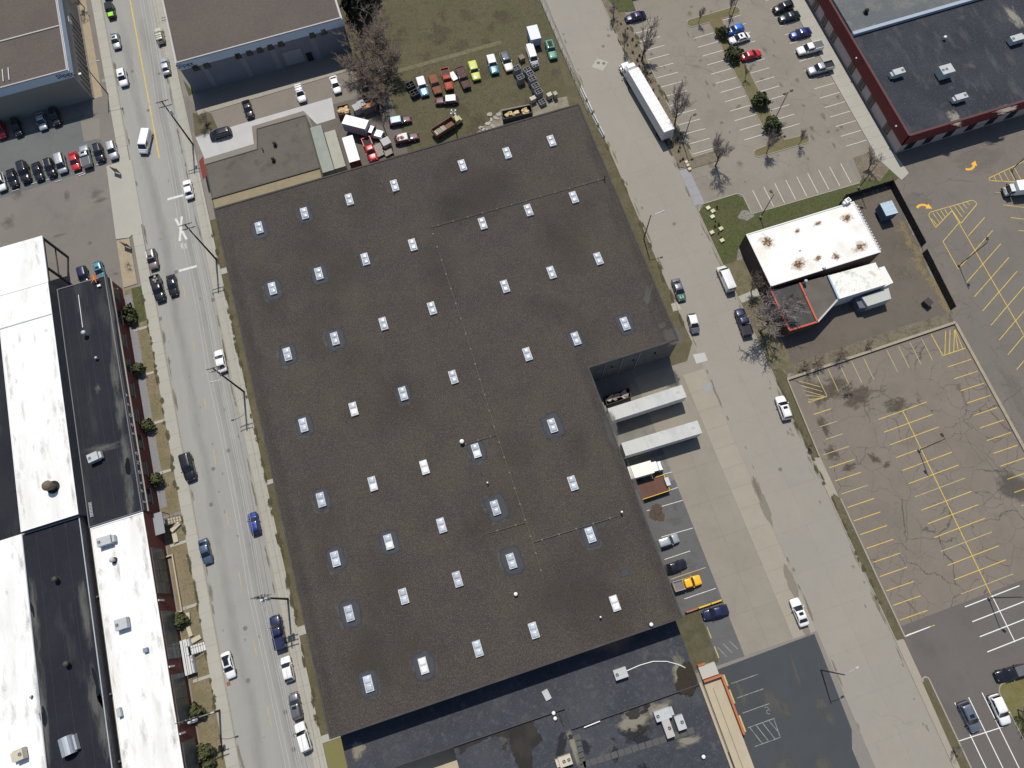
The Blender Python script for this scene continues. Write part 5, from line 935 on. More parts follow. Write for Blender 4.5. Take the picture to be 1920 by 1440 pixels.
# docks
car('suv', 'silver', (1271.5, 1008), (1232, 1021), 'silver suv nosing out from the warehouse wall', None, (), GD)
car('sedan', 'black', (1286, 1055), (1246, 1069), 'black sedan beside the yellow flatbed truck', None, (), GD)
car('pickup', 'yellow', (1314, 1086), (1262, 1101), 'bright yellow pickup with grey work bed', None, (), GD, bed='paint_taupe', sides='silver')
car('sedan', 'navy', (1317.5, 1155), (1365, 1141), 'dark blue sedan parked by the yellow kerb', None, (), GD)
# office lot
car('sedan', 'navy', (1173, 36), (1210, 26), 'dark blue sedan alone in the left row of the office lot', None, (), GO)
car('hatch', 'brightblue', (1363, 60), (1394, 50), 'bright blue hatchback in the office lot', None, (), GO)
car('sedan', 'white', (1367, 78), (1405.5, 66), 'white sedan with sunroof beside the bright blue hatchback', None, ('sunroof',), GO)
car('sedan', 'red', (1427, 98), (1389.5, 108), 'red sedan at the planted island of the office lot', None, (), GO)
car('suv', 'black', (1450, 20), (1487, 8), 'black suv topmost by the office walk', None, (), GO)
car('sedan', 'darkgreen', (1461, 36), (1499, 26), 'dark green car below the black suv by the office walk', None, (), GO)
car('sedan', 'blue', (1482, 67), (1520, 57), 'royal blue sedan in the right row of the office lot', None, (), GO)
car('pickup', 'white', (1494, 98), (1542, 86), 'white pickup with grey bed cover by the office walk', None, ('cover',), GO)
car('pickup', 'silver', (1515, 135), (1561, 123), 'silver pickup with open bed by the office walk', None, (), GO)
# south lot
car('pickup', 'black', (1872, 1268), (1916, 1255), 'black pickup with covered bed at the grass island', None, ('cover',), GS, scale=.93)
car('suv', 'slate', (1832, 1374), (1803, 1314), 'slate blue suv with glass roof panels in a marked bay', None, ('sunroof', 'rails'), GS)
car('suv', 'white', (1888, 1360), (1861, 1301), 'white suv next to the grass island in the south lot', None, (), GS)

# ------------------------------------------------------------------ trucks and trailers
def axis_thing(name, label, cat, front, rear, z=.75, group=None):
    a, b = at(*front, z), at(*rear, z); d = a - b; c = (a + b) / 2
    return thing(name, label, cat, (c.x, c.y, .02), math.atan2(d.y, d.x), group), d.length
mTrailerRoof = M('trailer_roof_white', (.74, .74, .73), .5, [('wave', .8, .35, .9, (.62, .62, .6), .5), ('noise', .7, .5, .7, (.55, .53, .5), .4)], coords='obj')
mOldRoof = M('trailer_roof_grey', (.50, .505, .49), .6, [('noise', .35, .42, .62, (.38, .385, .37), .8, (1, .5, 1)), ('wave', .9, .3, .9, (.42, .425, .41), .6), ('noise', .5, .6, .7, (.24, .24, .23), .5)], coords='obj')
mTrailerSide = M('trailer_side', (.60, .61, .62), .5, [('wave', 1.2, .4, .9, (.52, .53, .54), .5)], coords='obj')
def wheelset(o, x, y, r=.5, n=2):
    me = CACHE.get(('tw', r)) or MB().mat(0).tube([(0, -.14, 0), (0, .14, 0)], r, 16).mesh('wheel', mTyre); CACHE[('tw', r)] = me
    for i in range(n): link('wheel', me, o, (x + i * (2 * r + .2), y, r)); link('wheel', me, o, (x + i * (2 * r + .2), -y, r))
def trailer_parts(o, x0, x1, w, z0, z1, roof, side):
    MB().box(x0, x1, -w, w, z0, z1 - .03).build('trailer_body', side, o); MB().box(x0 - .01, x1 + .01, -w - .01, w + .01, z1 - .03, z1 + .03).build('trailer_roof', roof, o)
    for y in (-w / 2 - .02, w / 2 + .02): MB().box(x0 - .05, x0 - .005, y - w / 2 + .06, y + w / 2 - .06, z0 + .1, z1 - .15).build('rear_door', side, o)
    nb = int((x1 - x0) / 1.25)
    for i in range(nb): x = x0 + (i + .7) * (x1 - x0) / (nb + .4); MB().box(x - .035, x + .035, -w + .02, w - .02, z1 + .03, z1 + .055).build('roof_bow', roof, o)
    wheelset(o, x0 + 1.2, w - .18); MB().box(x0 + .1, x1 - .3, -.5, .5, z0 - .25, z0).build('frame_rail', mTrim, o)
    for y in (-.6, .6): MB().box(x1 - 3.0, x1 - 2.85, y - .06, y + .06, .1, z0 - .1).build('landing_leg', mTrim, o)
ST, L_ = axis_thing('semi_truck', 'white semi truck with long white box trailer on the east street', 'truck', (1168.5, 122), (1250, 262), .8)
h = L_ / 2
trailer_parts(ST, -h, h - 4.4, 1.3, 1.15, 4.05, mTrailerRoof, mTrailerSide)
MB().box(h - 4.1, h - 2.2, -1.2, 1.2, .9, 3.6, (.12, .1)).build('sleeper_cab', PT['white'], ST, True); MB().box(h - 4.0, h - 2.6, -1.1, 1.1, 3.55, 3.95, (.35, .15)).build('roof_fairing', PT['white'], ST)
MB().box(h - 2.3, h - .1, -1.0, 1.0, .7, 1.75, (.15, .16)).build('bonnet', PT['white'], ST); MB().add([(h - 2.0, -.95, 1.75), (h - 2.0, .95, 1.75), (h - 2.38, .9, 2.75), (h - 2.38, -.9, 2.75)], [(0, 1, 2, 3)]).build('windshield', mGlass, ST)
for s in (1, -1): MB().box(h - 3.3, h - 2.45, s * 1.2 - .01, s * 1.2 + .01, 1.9, 2.7).build('side_window', mGlass, ST); MB().box(h - 1.9, h - .5, s * 1.08 - .17, s * 1.08 + .17, .75, 1.15, (.2, .02)).build('fender', PT['white'], ST); MB().box(h - 2.2, h - 2.05, s * 1.45 - .12, s * 1.45 + .12, 1.9, 2.5).build('mirror', mTrim, ST); MB().box(h - .25, h - .06, s * .75 - .18, s * .75 + .18, .95, 1.2).build('headlight', mHead, ST)
MB().box(h - .1, h + .12, -1.15, 1.15, .45, .85).build('bumper', PT['chrome'], ST); MB().box(h - 6.8, h - .4, -.45, .45, .6, .95).build('frame_rail', mTrim, ST); wheelset(ST, h - 1.2, 1.05, .5, 1); wheelset(ST, h - 5.8, 1.05, .5, 2)
for fr_px, re_px, lab, rf in (((1152, 775), (1283, 733), 'grey dock trailer with patched roof, nearer the notch wall', mOldRoof), ((1172, 842), (1312, 800), 'dock trailer with dark stain on its roof, beside the cream box truck', mOldRoof)):
    a, b = at(*fr_px, 4.1), at(*re_px, 4.1); d = a - b; c = (a + b) / 2; L_ = max(d.length, 15.5); u = d.normalized(); c = b + u * L_ / 2
    o = thing('dock_trailer', lab, 'trailer', (c.x, c.y, .02), math.atan2(d.y, d.x), 'trailers at the docks')
    trailer_parts(o, -L_ / 2, L_ / 2, 1.3, 1.15, 4.07, rf, mTrailerSide)
def box_truck(label, front, rear, bl, bw, bh, box_m, cab_m, roof_m=None, group=None, z=1.5, cabl=1.9):
    o, L = axis_thing('box_truck', label, 'truck', front, rear, z, group); h = L / 2; w = bw / 2
    MB().box(-h, -h + bl, -w, w, .95, bh - .02).build('cargo_box', box_m, o); MB().box(-h - .02, -h + bl + .02, -w - .02, w + .02, bh - .02, bh + .04).build('box_roof', roof_m or box_m, o)
    x0 = -h + bl + .1; cw = min(w, 1.02)
    MB().box(x0, x0 + cabl * .62, -cw, cw, .7, 2.35, (.12, .1)).build('cab', cab_m, o); MB().box(x0 + cabl * .55, h, -cw * .95, cw * .95, .6, 1.45, (.1, .12)).build('bonnet', cab_m, o)
    MB().add([(x0 + cabl * .62 + .25, -cw * .88, 1.5), (x0 + cabl * .62 + .25, cw * .88, 1.5), (x0 + cabl * .62 - .08, cw * .82, 2.28), (x0 + cabl * .62 - .08, -cw * .82, 2.28)], [(0, 1, 2, 3)]).build('windshield', mGlass, o)
    MB().box(h - .1, h + .1, -cw, cw, .4, .75).build('bumper', mTrim, o); MB().box(-h, h - .3, -.4, .4, .55, .9).build('frame_rail', mTrim, o)
    for s in (1, -1): MB().box(x0 + .15, x0 + cabl * .5, s * cw - .02, s * cw + .02, 1.5, 2.15).build('side_window', mGlass, o); MB().box(h - .2, h + .01, s * cw * .7 - .18, s * cw * .7 + .18, .95, 1.2).build('headlight', mHead, o); MB().box(x0 + cabl * .55, x0 + cabl * .65, s * (cw + .2) - .1, s * (cw + .2) + .1, 1.5, 1.9).build('mirror', mTrim, o)
    wheelset(o, h - 1.0, cw - .05, .42, 1); wheelset(o, -h + 1.4, cw - .05, .42, 1); return o
mBoxW = M('box_white', (.78, .78, .75), .5, coords='obj'); mBoxC = M('box_cream', (.80, .79, .70), .5, coords='obj'); mBoxG = M('box_grey_side', (.42, .40, .42), .6, coords='obj')
box_truck('white box truck parked slantwise in the gravel yard', (716, 249), (648, 232), 5.6, 2.45, 3.6, mBoxG, PT['white'], mBoxW, z=2.0)
box_truck('cream box truck backed to the dock beside the brown platform', (1241, 872), (1178, 890), 4.6, 2.4, 3.2, mBoxC, PT['white'], mBoxC, z=1.5)
box_truck('white motorhome cut by the right edge of the picture', (1884, 358), (1945, 352), 5.4, 2.4, 3.0, mBoxW, PT['offwhite'], mBoxW, z=1.2)
o, L_ = axis_thing('flatbed_truck', 'yellow cabbed stake truck with loaded rusty bed near the lamp pole', 'truck', (864, 221), (814, 253), 1.0, GY); h = L_ / 2
mRustBed = M('rusty_bed', (.20, .11, .07), .9, [('noise', 2, .4, .65, (.13, .07, .05), .8)], coords='obj')
MB().box(-h, h - 1.9, -1.1, 1.1, .8, 1.0).build('bed_floor', mRustBed, o)
for s in (1, -1): MB().box(-h, h - 1.9, s * 1.1 - .06, s * 1.1 + .06, 1.0, 1.9).build('bed_side', mRustBed, o)
MB().box(-h - .06, -h + .06, -1.1, 1.1, 1.0, 1.9).build('tailgate', mRustBed, o); MB().box(h - 1.95, h - 1.85, -1.1, 1.1, 1.0, 2.0).build('headboard', mRustBed, o)
for i in range(5): MB().box(-h + .4 + i * .55, -h + .9 + i * .55, -.7, .6, 1.0, 1.35 + .1 * (i % 2)).build('load_crate', M('grey_load', (.33, .30, .25), .8, rnd=.25), o)
mYC = M('faded_cab_yellow', (.45, .42, .24), .7, coords='obj'); MB().box(h - 1.8, h - .6, -.9, .9, .7, 1.9, (.12, .1)).build('cab', mYC, o); MB().box(h - .7, h, -.8, .8, .6, 1.25, (.1, .1)).build('bonnet', mYC, o); MB().box(h - .66, h - .6, -.75, .75, 1.3, 1.75).build('windshield', mGlass, o); wheelset(o, h - .8, .9, .4, 1); wheelset(o, -h + .9, .9, .4, 1)
def container(label, top, bot, w, hgt, roof_m, side_m, name='storage_container', cat='container', wheels=False):
    a, b = at(*top, hgt), at(*bot, hgt); d = a - b; c = (a + b) / 2; L = d.length
    o = thing(name, label, cat, (c.x, c.y, .02), math.atan2(d.y, d.x)); z0 = .6 if wheels else .1
    MB().box(-L / 2, L / 2, -w / 2, w / 2, z0, hgt - .06).build('side_wall', side_m, o); MB().box(-L / 2 - .02, L / 2 + .02, -w / 2 - .02, w / 2 + .02, hgt - .06, hgt).build('roof', roof_m, o)
    for y in (-w / 4, w / 4): MB().box(-L / 2 - .05, -L / 2 - .01, y - w / 4 + .05, y + w / 4 - .05, z0 + .1, hgt - .15).build('door', side_m, o)
    if wheels: wheelset(o, 0, w / 2 - .05, .36, 1); MB().bar((L / 2, 0, .5), (L / 2 + 1.2, 0, .45), .12, .12).build('drawbar', mTrim, o)
    else:
        for x in (-L / 2, L / 2): MB().box(x - .08, x + .08, -w / 2 - .04, w / 2 + .04, .0, .12).build('skid', mTrim, o)
    return o
mConG = M('container_green_grey', (.23, .255, .225), .7, [('noise', .5, .4, .65, (.27, .29, .26), .8)], coords='obj'); mConT = M('container_tan_grey', (.33, .33, .27), .7, [('noise', .5, .4, .65, (.29, .29, .24), .8)], coords='obj')
container('long green-grey container against the low building', (591, 237), (616, 321), 2.6, 2.6, mConG, mConG); container('pale tan container beside the green-grey one', (618, 246), (638, 314), 2.5, 2.6, mConT, mConT)
container('red box trailer with white roof in the gravel yard', (651, 256), (665, 302), 2.4, 3.0, mBoxW, M('trailer_red', (.13, .018, .016), .6, coords='obj'), 'box_trailer', 'trailer', True)
container('white camper trailer at the top of the grass yard', (997, 48), (1005, 73), 2.5, 2.8, M('camper_roof', (.62, .66, .70), .5, coords='obj'), M('camper_side', (.30, .36, .44), .5, coords='obj'), 'camper_trailer', 'trailer', True)
o = container('blue box trailer inside the fenced yard behind the stained roof', (1661, 379), (1673, 402), 2.7, 3.0, M('blue_grey_roof', (.36, .47, .55), .5, coords='obj'), M('blue_side', (.05, .10, .18), .5, coords='obj'), 'box_trailer', 'trailer', True)
for i in range(4): MB().bar((-1.5 + i * 1.0, -1.3, 3.02), (-1.5 + i * 1.0, 1.3, 3.02), .06, .06).build('roof_rib', mBoxW, o)

# ------------------------------------------------------------------ units and vents on the roofs
def hvac(px, py, z, L, Wd, H, rz, label, mat=None, fans=1, side=1, name='rooftop_unit', duct=True):
    c = at(px, py, z + H); o = thing(name, label, 'rooftop unit', (c.x, c.y, z + .01), radians(rz)); m = mat or mHvac
    MB().box(-L / 2, L / 2, -Wd / 2, Wd / 2, .25, H, (.02, .02)).build('cabinet', m, o); MB().box(-L / 2 + .1, L / 2 - .1, -Wd / 2 + .1, Wd / 2 - .1, 0, .25).build('curb', mDark, o)
    for i in range(fans):
        x = side * (L / 2 - .48 - i * .85); f = MB().cyl(x, 0, H, H + .07, .36, 16).build('fan_ring', m, o); MB().cyl(x, 0, H + .07, H + .076, .29, 14).build('fan_opening', mDark, f)
        MB().bar((x - .29, 0, H + .09), (x + .29, 0, H + .09), .05, .02).bar((x, -.29, H + .092), (x, .29, H + .092), .05, .02).build('fan_guard', m, f)
    if duct: MB().box(-side * L / 2 - (.55 if side > 0 else 0), -side * L / 2 + (0 if side > 0 else .55), -Wd / 2 + .15, Wd / 2 - .15, .3, H * .75, (.05, .05)).build('intake_hood', m, o)
    MB().box(-L * .1, L * .25, -Wd / 2 - .02, -Wd / 2, .4, H - .15).build('access_panel', mMetal, o); return o
def vent(px, py, z, r, h, label, mat=None, cap=True, name='roof_vent'):
    c = at(px, py, z + h); o = thing(name, label, 'vent', (c.x, c.y, z + .01)); m = mat or MATS['white_enamel']
    MB().cyl(0, 0, 0, h, r * .6, 12).build('stack', mMetal if mat is None else m, o)
    MB().lathe([(r * .3, h - .02), (r, h), (r * 1.02, h + r * .35), (r * .75, h + r * .8), (.02, h + r)], n=14).build('cap', m, o, True); MB().cyl(0, 0, 0, .05, r * 1.3, 14).build('flashing', mDark, o); return o
vent(866, 828, 10, .42, .8, 'large white vent cap beside the pipe corner on the warehouse roof'); vent(967, 1114, 10, .34, .5, 'white vent low on the warehouse roof between two skylight rows')
vent(1221, 1171, 10, .34, .5, 'white vent near the south-east corner of the warehouse roof'); vent(914, 905, 10, .16, .8, 'thin white vent pipe above a ringed skylight'); vent(1166, 960, 10, .2, .9, 'thin white vent pipe at the right end of a roof pipe'); vent(1126, 1157, 10, .16, .8, 'thin white vent pipe below the white skylight')
vent(1134, 331, 10, .14, 1.2, 'thin dark vent pipe near the north-east roof edge', mDark); vent(739, 362, 10, .1, .3, 'tiny roof drain vent beside a top row skylight', mDark)
hvac(1686, 133, 6.2, 2.6, 1.5, 1.5, 0, 'grey rooftop unit nearest the red trimmed west edge', side=1); hvac(1776, 129, 6.2, 2.9, 2.3, 2.1, 0, 'largest rooftop unit with two fans on the office roof', fans=2, side=-1, duct=False)
hvac(1803, 180, 6.2, 2.7, 1.4, 1.4, 0, 'grey rooftop unit nearest the south edge of the office roof', side=1); hvac(1908, 70, 6.2, 3.0, 1.6, 1.5, 0, 'grey rooftop unit cut by the right edge of the picture', side=-1)
vent(1772, 70, 6.2, .35, .7, 'small white vent on the office roof'); vent(1625, 20, 6.9, .5, .6, 'dark vent fitting on the upper office roof', mDark)
hvac(1164, 1263, 5.0, 2.3, 1.7, 1.2, 0, 'grey condenser with white conduit on the south building', side=-1, duct=False); hvac(1025, 1303, 5.0, 1.1, 1.7, .35, 10, 'flat pale hatch on the south building roof', fans=0, name='roof_hatch', duct=False)
hvac(1243, 1340, 4.6, 2.8, 1.7, 1.3, 0, 'uppermost of three clustered units on the south building', side=-1); hvac(1253, 1366, 4.6, 1.4, 2.9, 1.3, 0, 'left lower of three clustered units on the south building', M('hvac_warm', (.42, .40, .37), .6, coords='obj'), side=1, duct=False); hvac(1276, 1355, 4.6, 1.5, 2.3, 1.2, 0, 'right lower of three clustered units on the south building', side=1, duct=False)
hvac(1060, 1427, 4.6, 2.2, 1.6, 1.1, 0, 'cream two-fan unit at the bottom edge of the south building', mHvacTan, 2)
for px, py, lab in ((1038, 1337, 'upper of two white domes beside the roof step'), (1041, 1347, 'lower of two white domes beside the roof step'), (1319, 1419, 'single white vent near the ramp on the south building')): vent(px, py, 4.6, .33, .35, lab)
hvac(173, 857, 6.5, 2.0, 1.7, 1.3, 8, 'pale rooftop unit on the lettered building roof', duct=True, side=-1); vent(157, 624, 6.5, .5, 1.1, 'round steel fan vent on the lettered building roof', mMetal); vent(180, 671, 6.5, .3, .5, 'small grey vent in the middle of the lettered building roof', mMetal)
hvac(194, 1014, 6.5, 2.6, 1.6, 1.3, 0, 'white rooftop unit at the north end of the white block', side=-1); vent(210, 1050, 6.5, .45, .8, 'grey diamond hooded vent on the white block', mHvac); hvac(226, 1170, 6.5, 2.2, 1.9, 1.3, 0, 'grey hooded air unit in the middle of the white block', side=-1, duct=False); hvac(272, 1219, 6.5, .8, .8, .6, 0, 'small blue-grey box on the white block', M('blue_grey_box', (.2, .24, .32), .6, coords='obj'), 0, name='roof_box', duct=False)
hvac(222, 1336, 6.5, .7, 1.5, .8, 5, 'narrow grey box at the west edge of the white block', fans=0, name='roof_box', duct=False)
vent(90, 911, 9, .95, 1.5, 'large rust-brown round vent on the tall white hall', M('rust_vent', (.16, .12, .08), .8, coords='obj'))
vent(103, 1086, 8, .5, .9, 'upper dark turbine vent on the black roof', M('dark_vent', (.06, .055, .05), .6, coords='obj')); vent(124, 1245, 8, .5, .9, 'lower dark turbine vent on the black roof', MATS['dark_vent'])
hvac(33, 1416, 7.6, 1.7, 1.8, 1.4, 5, 'tan condenser on the spotted white roof at lower left', mHvacTan); vent(57, 1307, 7.6, .2, .4, 'small grey pipe vent on the spotted white roof', mHvac)
c = at(122, 1400, 9.2); o = thing('curved_hood', 'big curved sheet metal air hood on the black roof at lower left', 'vent', (c.x, c.y, 8.01), radians(8))
m = MB(); n = 10
for k in range(n): t0, t1 = pi * k / n, pi * (k + 1) / n; m.quad((-1.2 * cos(t0) - .0, -1.5, .4 + 1.2 * sin(t0)), (-1.2 * cos(t1), -1.5, .4 + 1.2 * sin(t1)), (-1.2 * cos(t1), 1.5, .4 + 1.2 * sin(t1)), (-1.2 * cos(t0), 1.5, .4 + 1.2 * sin(t0)))
m.build('curved_shell', M('sheet_metal', (.40, .43, .47), .4, metal=.5), o, True); MB().box(-1.1, 1.1, -1.45, 1.45, 0, .5).build('base', mDark, o); MB().box(1.2, 1.75, -1.3, 1.3, .2, 1.0, (.1, .1)).build('intake_lip', mMetal, o)
for px, py, lab in ((514, 268, 'squat dark vent on the low building, upper of the cluster'), (511, 297, 'round dark vent on the low building, lower of the cluster'), (491, 278, 'thin dark pipe vent on the low building')): vent(px, py, 4.4, .4 if px > 500 else .15, .8, lab, MATS['dark_vent'])
hvac(1590, 375, 5.2, 1.2, 1.0, .9, 15, 'white kitchen exhaust unit at the back corner of the stained roof', mBoxW); vent(1511, 527, 4.0, .35, 1.2, 'round grey exhaust beside the red trimmed annex', mHvac); vent(1546, 503, 5.2, .3, .4, 'square pale vent at the edge of the stained roof', mHvac)
# orange star sculpture on the roof edge
c = at(177, 522, 7.6); o = thing('star_sculpture', 'orange spiky star standing at the corner of the lettered building roof', 'sculpture', (c.x, c.y, 6.5)); mOr = M('orange_paint', (.55, .17, .03), .5)
for k in range(8):
    a = k * pi / 4 + .25; MB().tube([(0, 0, 1.1), (1.25 * cos(a), 1.25 * sin(a), 1.1 + .35 * (k % 2))], [.16, .02], 5).build('spike', mOr, o)
MB().tube([(0, 0, 0), (0, 0, 1.1)], .09, 6).build('mast', mMetal, o)
for px, py in ((183, 534), (188, 536)): pass
hvac(185, 535, 6.5, .7, .5, .5, 0, 'little white box behind the orange star on the roof', mBoxW, 0, name='roof_box', duct=False)

# ------------------------------------------------------------------ poles, lamps, wires
mWood = M('creosote_pole', (.07, .05, .038), .85, [('noise', 3, .4, .7, (.11, .085, .065), .6, (1, 1, .1))], coords='obj'); mPoleM = M('lamp_pole_bronze', (.05, .042, .036), .5); mWire = M('aluminium_wire', (.8, .8, .8), .4)
def utility_pole(base, h, label, arms=2, transformer=False, lamp=None, arm_rot=0):
    b = at(*base); o = thing('utility_pole', label, 'utility pole', (b.x, b.y, 0), radians(arm_rot), 'utility poles along the west street'); MB().tube([(0, 0, 0), (0, 0, h)], [.21, .13], 10).build('pole', mWood, o)
    for i in range(arms):
        z = h - .35 - i * 1.5; a = MB().box(-1.35, 1.35, .12, .24, z - .07, z + .07).build('crossarm', mWood, o)
        for x in (-1.2, -.55, .55, 1.2): MB().cyl(x, .18, z + .07, z + .27, .055, 7).build('insulator', M('porcelain', (.4, .42, .42), .3), a)
        MB().bar((-.8, .1, z - .05), (0, .02, z - .75), .05, .03).bar((.8, .1, z - .05), (0, .02, z - .75), .05, .03).build('brace', mMetal, o)
    if transformer:
        for k in range(transformer): MB().cyl(.42 * (-1) ** k, -.32, h - 4.0 - .3 * k, h - 2.9 - .3 * k, .27, 12).build('transformer', M('transformer_grey', (.5, .53, .55), .4), o)
    if lamp: MB().tube([(0, 0, 8.6), (lamp * 1.2, 0, 9.3), (lamp * 2.8, 0, 9.5)], .05, 6).build('lamp_arm', mMetal, o); MB().box(lamp * 2.8 - .35, lamp * 2.8 + .3, -.14, .14, 9.4, 9.58, (.06, .05)).build('lamp_head', mHvac, o)
    return o, b
P0 = utility_pole((311, -8), 14.8, 'utility pole just beyond the top edge by the top centre building', 2)
P1 = utility_pole((362, 271), 14.8, 'utility pole with transformer beside the bright concrete drive', 2, 1)
P2_ = utility_pole((406, 487), 15.0, 'utility pole beside the railway crossing mark', 2)
P3 = utility_pole((458, 735), 15.2, 'utility pole below the white sedan on the warehouse verge', 2, 0, -1)
P4 = utility_pole((540, 1123), 16.0, 'utility pole above the navy pickup with three transformers', 3, 3)
P5 = utility_pole((412, 1332), 14.4, 'utility pole with white transformers on the left side of the west street', 2, 2, 1)
pls = [(P0, 14.8), (P1, 14.8), (P2_, 15.0), (P3, 15.2), (P4, 16.0), ((None, Vector((-43.0, -45, 0))), 15)]
for k, (dx, dz) in enumerate(((-1.2, -.05), (-.55, -.05), (.55, -.05), (1.2, -.05), (-.3, -3.6), (.0, -6.2))):
    w = thing('overhead_wire', ['street-side overhead wire on the top crossarms', 'second overhead wire from the street on the crossarms', 'third overhead wire from the street on the crossarms', 'warehouse-side overhead wire on the top crossarms', 'lower neutral wire strung along the utility poles', 'lowest telephone cable strung along the utility poles'][k], 'wire', (0, 0, 0), 0, 'overhead wires along the west street')
    for (a, ha), (b, hb) in zip(pls[:-1], pls[1:]):
        A = Vector((a[1].x + dx, a[1].y + .18, ha + dz + (0 if k < 4 else 0))); B = Vector((b[1].x + dx, b[1].y + .18, hb + dz)); pts = []
        for i in range(9): t = i / 8; p = A.lerp(B, t); p.z -= 4 * t * (1 - t) * .9; pts.append(p)
        MB().tube(pts, .011 if k < 5 else .018, 4).build('wire_span', mWire if k < 5 else mTrim, w)
def lot_light(base, h, label, heads=1, az=90, pole=None, arm=.9):
    b = at(*base); o = thing('lamp_post', label, 'lamp post', (b.x, b.y, 0), radians(az)); MB().cyl(0, 0, 0, .7, .3, 12, .26).build('footing', mKerb, o); MB().tube([(0, 0, .7), (0, 0, h)], [.1, .075], 8).build('pole', mPoleM, o)
    for s in ((1,) if heads == 1 else (1, -1)): MB().bar((0, 0, h - .1), (s * arm, 0, h - .05), .07, .07).build('arm', mPoleM, o); MB().box(s * arm - .35, s * arm + .35, -.25, .25, h - .12, h + .06, (.06, .05)).build('lamp_head', mPoleM, o)
for b, h, lab, hd, az in (((1204, 109), 9.2, 'lamp post in the planted strip nearest the truck cab', 1, 10), ((1280, 268), 9.2, 'lamp post in the planted strip behind the trailer end', 1, 10), ((1452, 225), 9.2, 'twin lamp post on the planted island between evergreens', 2, 10), ((1364, 55), 9.2, 'twin lamp post at the top of the planted island', 2, 10), ((1609, 354), 9.2, 'lamp post at the back fence corner near the office walk', 1, 150), ((1425, 409), 9.2, 'lamp post on the green lawn beside the stained roof', 1, 100), ((1797.5, 498), 10.0, 'lamp post in the yellow angled lot', 1, 60), ((1722, 844), 9.5, 'lamp post in the middle of the cracked lot', 1, 100), ((1853, 1121), 9.5, 'lamp post where the old and new asphalt meet', 1, -60), ((1896, 319), 9.2, 'lamp post at the right edge by the hatched island', 1, 30)): lot_light(b, h, lab, hd, az)
def cobra(base, h, label, az, arm):
    b = at(*base); o = thing('street_lamp', label, 'street lamp', (b.x, b.y, 0), radians(az)); MB().tube([(0, 0, 0), (0, 0, h)], [.14, .09], 8).build('pole', mWood, o); MB().tube([(0, 0, h - .6), (arm * .4, 0, h - .05), (arm, 0, h + .1)], .05, 6).build('lamp_arm', mMetal, o); MB().box(arm - .1, arm + .55, -.15, .15, h, h + .2, (.08, .05)).build('lamp_head', mHvac, o)
cobra((1207, 448), 9.8, 'wooden street lamp on the warehouse verge of the east street', 0, 2.4); cobra((1539, 1256), 10.2, 'wooden street lamp beside the sealed court', 10, 2.2); cobra((203, 177), 9.6, 'wooden street lamp beside the grey building at upper left', 0, 3.0)
b = at(853, 285 - 8); o = thing('lamp_post', 'four-headed yard lamp beside the yellow cabbed stake truck', 'lamp post', (at(858, 262).x, at(858, 262).y, 0)); MB().tube([(0, 0, 0), (0, 0, 9.5)], [.13, .09], 8).build('pole', mWood, o)
for k in range(4): a = k * pi / 2 + .4; MB().bar((0, 0, 9.4), (.6 * cos(a), .6 * sin(a), 9.5), .05, .05).build('arm', mMetal, o); MB().lathe([(.12, 9.35), (.22, 9.5), (.16, 9.65), (.02, 9.7)], .6 * cos(a), .6 * sin(a), 8).build('lamp_head', MATS['white_enamel'], o)

# ------------------------------------------------------------------ trees and shrubs
mBark = M('bark', (.085, .068, .055), .95, [('noise', 4, .4, .7, (.12, .10, .085), .6)], coords='obj'); mTwig = M('twig', (.25, .215, .20), .95, coords='obj'); mTwigR = M('red_twig', (.215, .17, .14), .95, coords='obj')
def bare_tree(h, spread, seed, dens=1.0, r0=None):
    q = random.Random(seed); tr = MB(); tw = MB(); r0 = r0 or h * .018
    def grow(p, d, L, r, lev):
        pts = [p]; rs = [r]; n = 3; dd = d
        for i in range(n):
            dd = (dd + Vector((q.uniform(-1, 1), q.uniform(-1, 1), q.uniform(-.5, .9))) * .16).normalized(); pts.append(pts[-1] + dd * L / n); rs.append(r * (1 - .55 * (i + 1) / n))
        (tr if lev < 2 else tw).tube(pts, rs, 5 if lev < 2 else 3, False)
        if lev >= 4: return
        k = {0: 8, 1: 5, 2: 6, 3: 5}[lev]; k = max(2, int(k * dens + q.random()))
        for i in range(k):
            t = q.uniform(.35, 1) if lev else q.uniform(.3, 1); j = min(n - 1, int(t * n)); b = pts[j].lerp(pts[j + 1], t * n - j) if j < n else pts[-1]
            ang = q.uniform(0, 6.28); side = Vector((cos(ang), sin(ang), 0)); nd = (dd * (.75 if lev else .95) + side * spread * q.uniform(.5, 1.1) + Vector((0, 0, .42))).normalized()
            grow(b, nd, L * q.uniform(.48, .72), max(.019, r * .48), lev + 1)
    grow(Vector((0, 0, 0)), Vector((q.uniform(-.05, .05), q.uniform(-.05, .05), 1)), h * .5, r0, 0)
    return tr.mesh('trunk', mBark, False), tw.mesh('crown', mTwig, False)
TV = [bare_tree(1.0 * 7, .75, 11 + i, .95) for i in range(3)]
def tree(px, py, h, label, v=0, sp=1.0, tw=None, group='bare trees', rz=None):
    b = at(px, py); o = thing('bare_tree', label, 'tree', (b.x, b.y, 0), R.uniform(0, 6) if rz is None else rz, group); s = h / 7.0; o.scale = (s * sp * 1.3, s * sp * 1.3, s)
    link('trunk', TV[v % 3][0], o); link('crown', TV[v % 3][1], o, mat=tw); return o
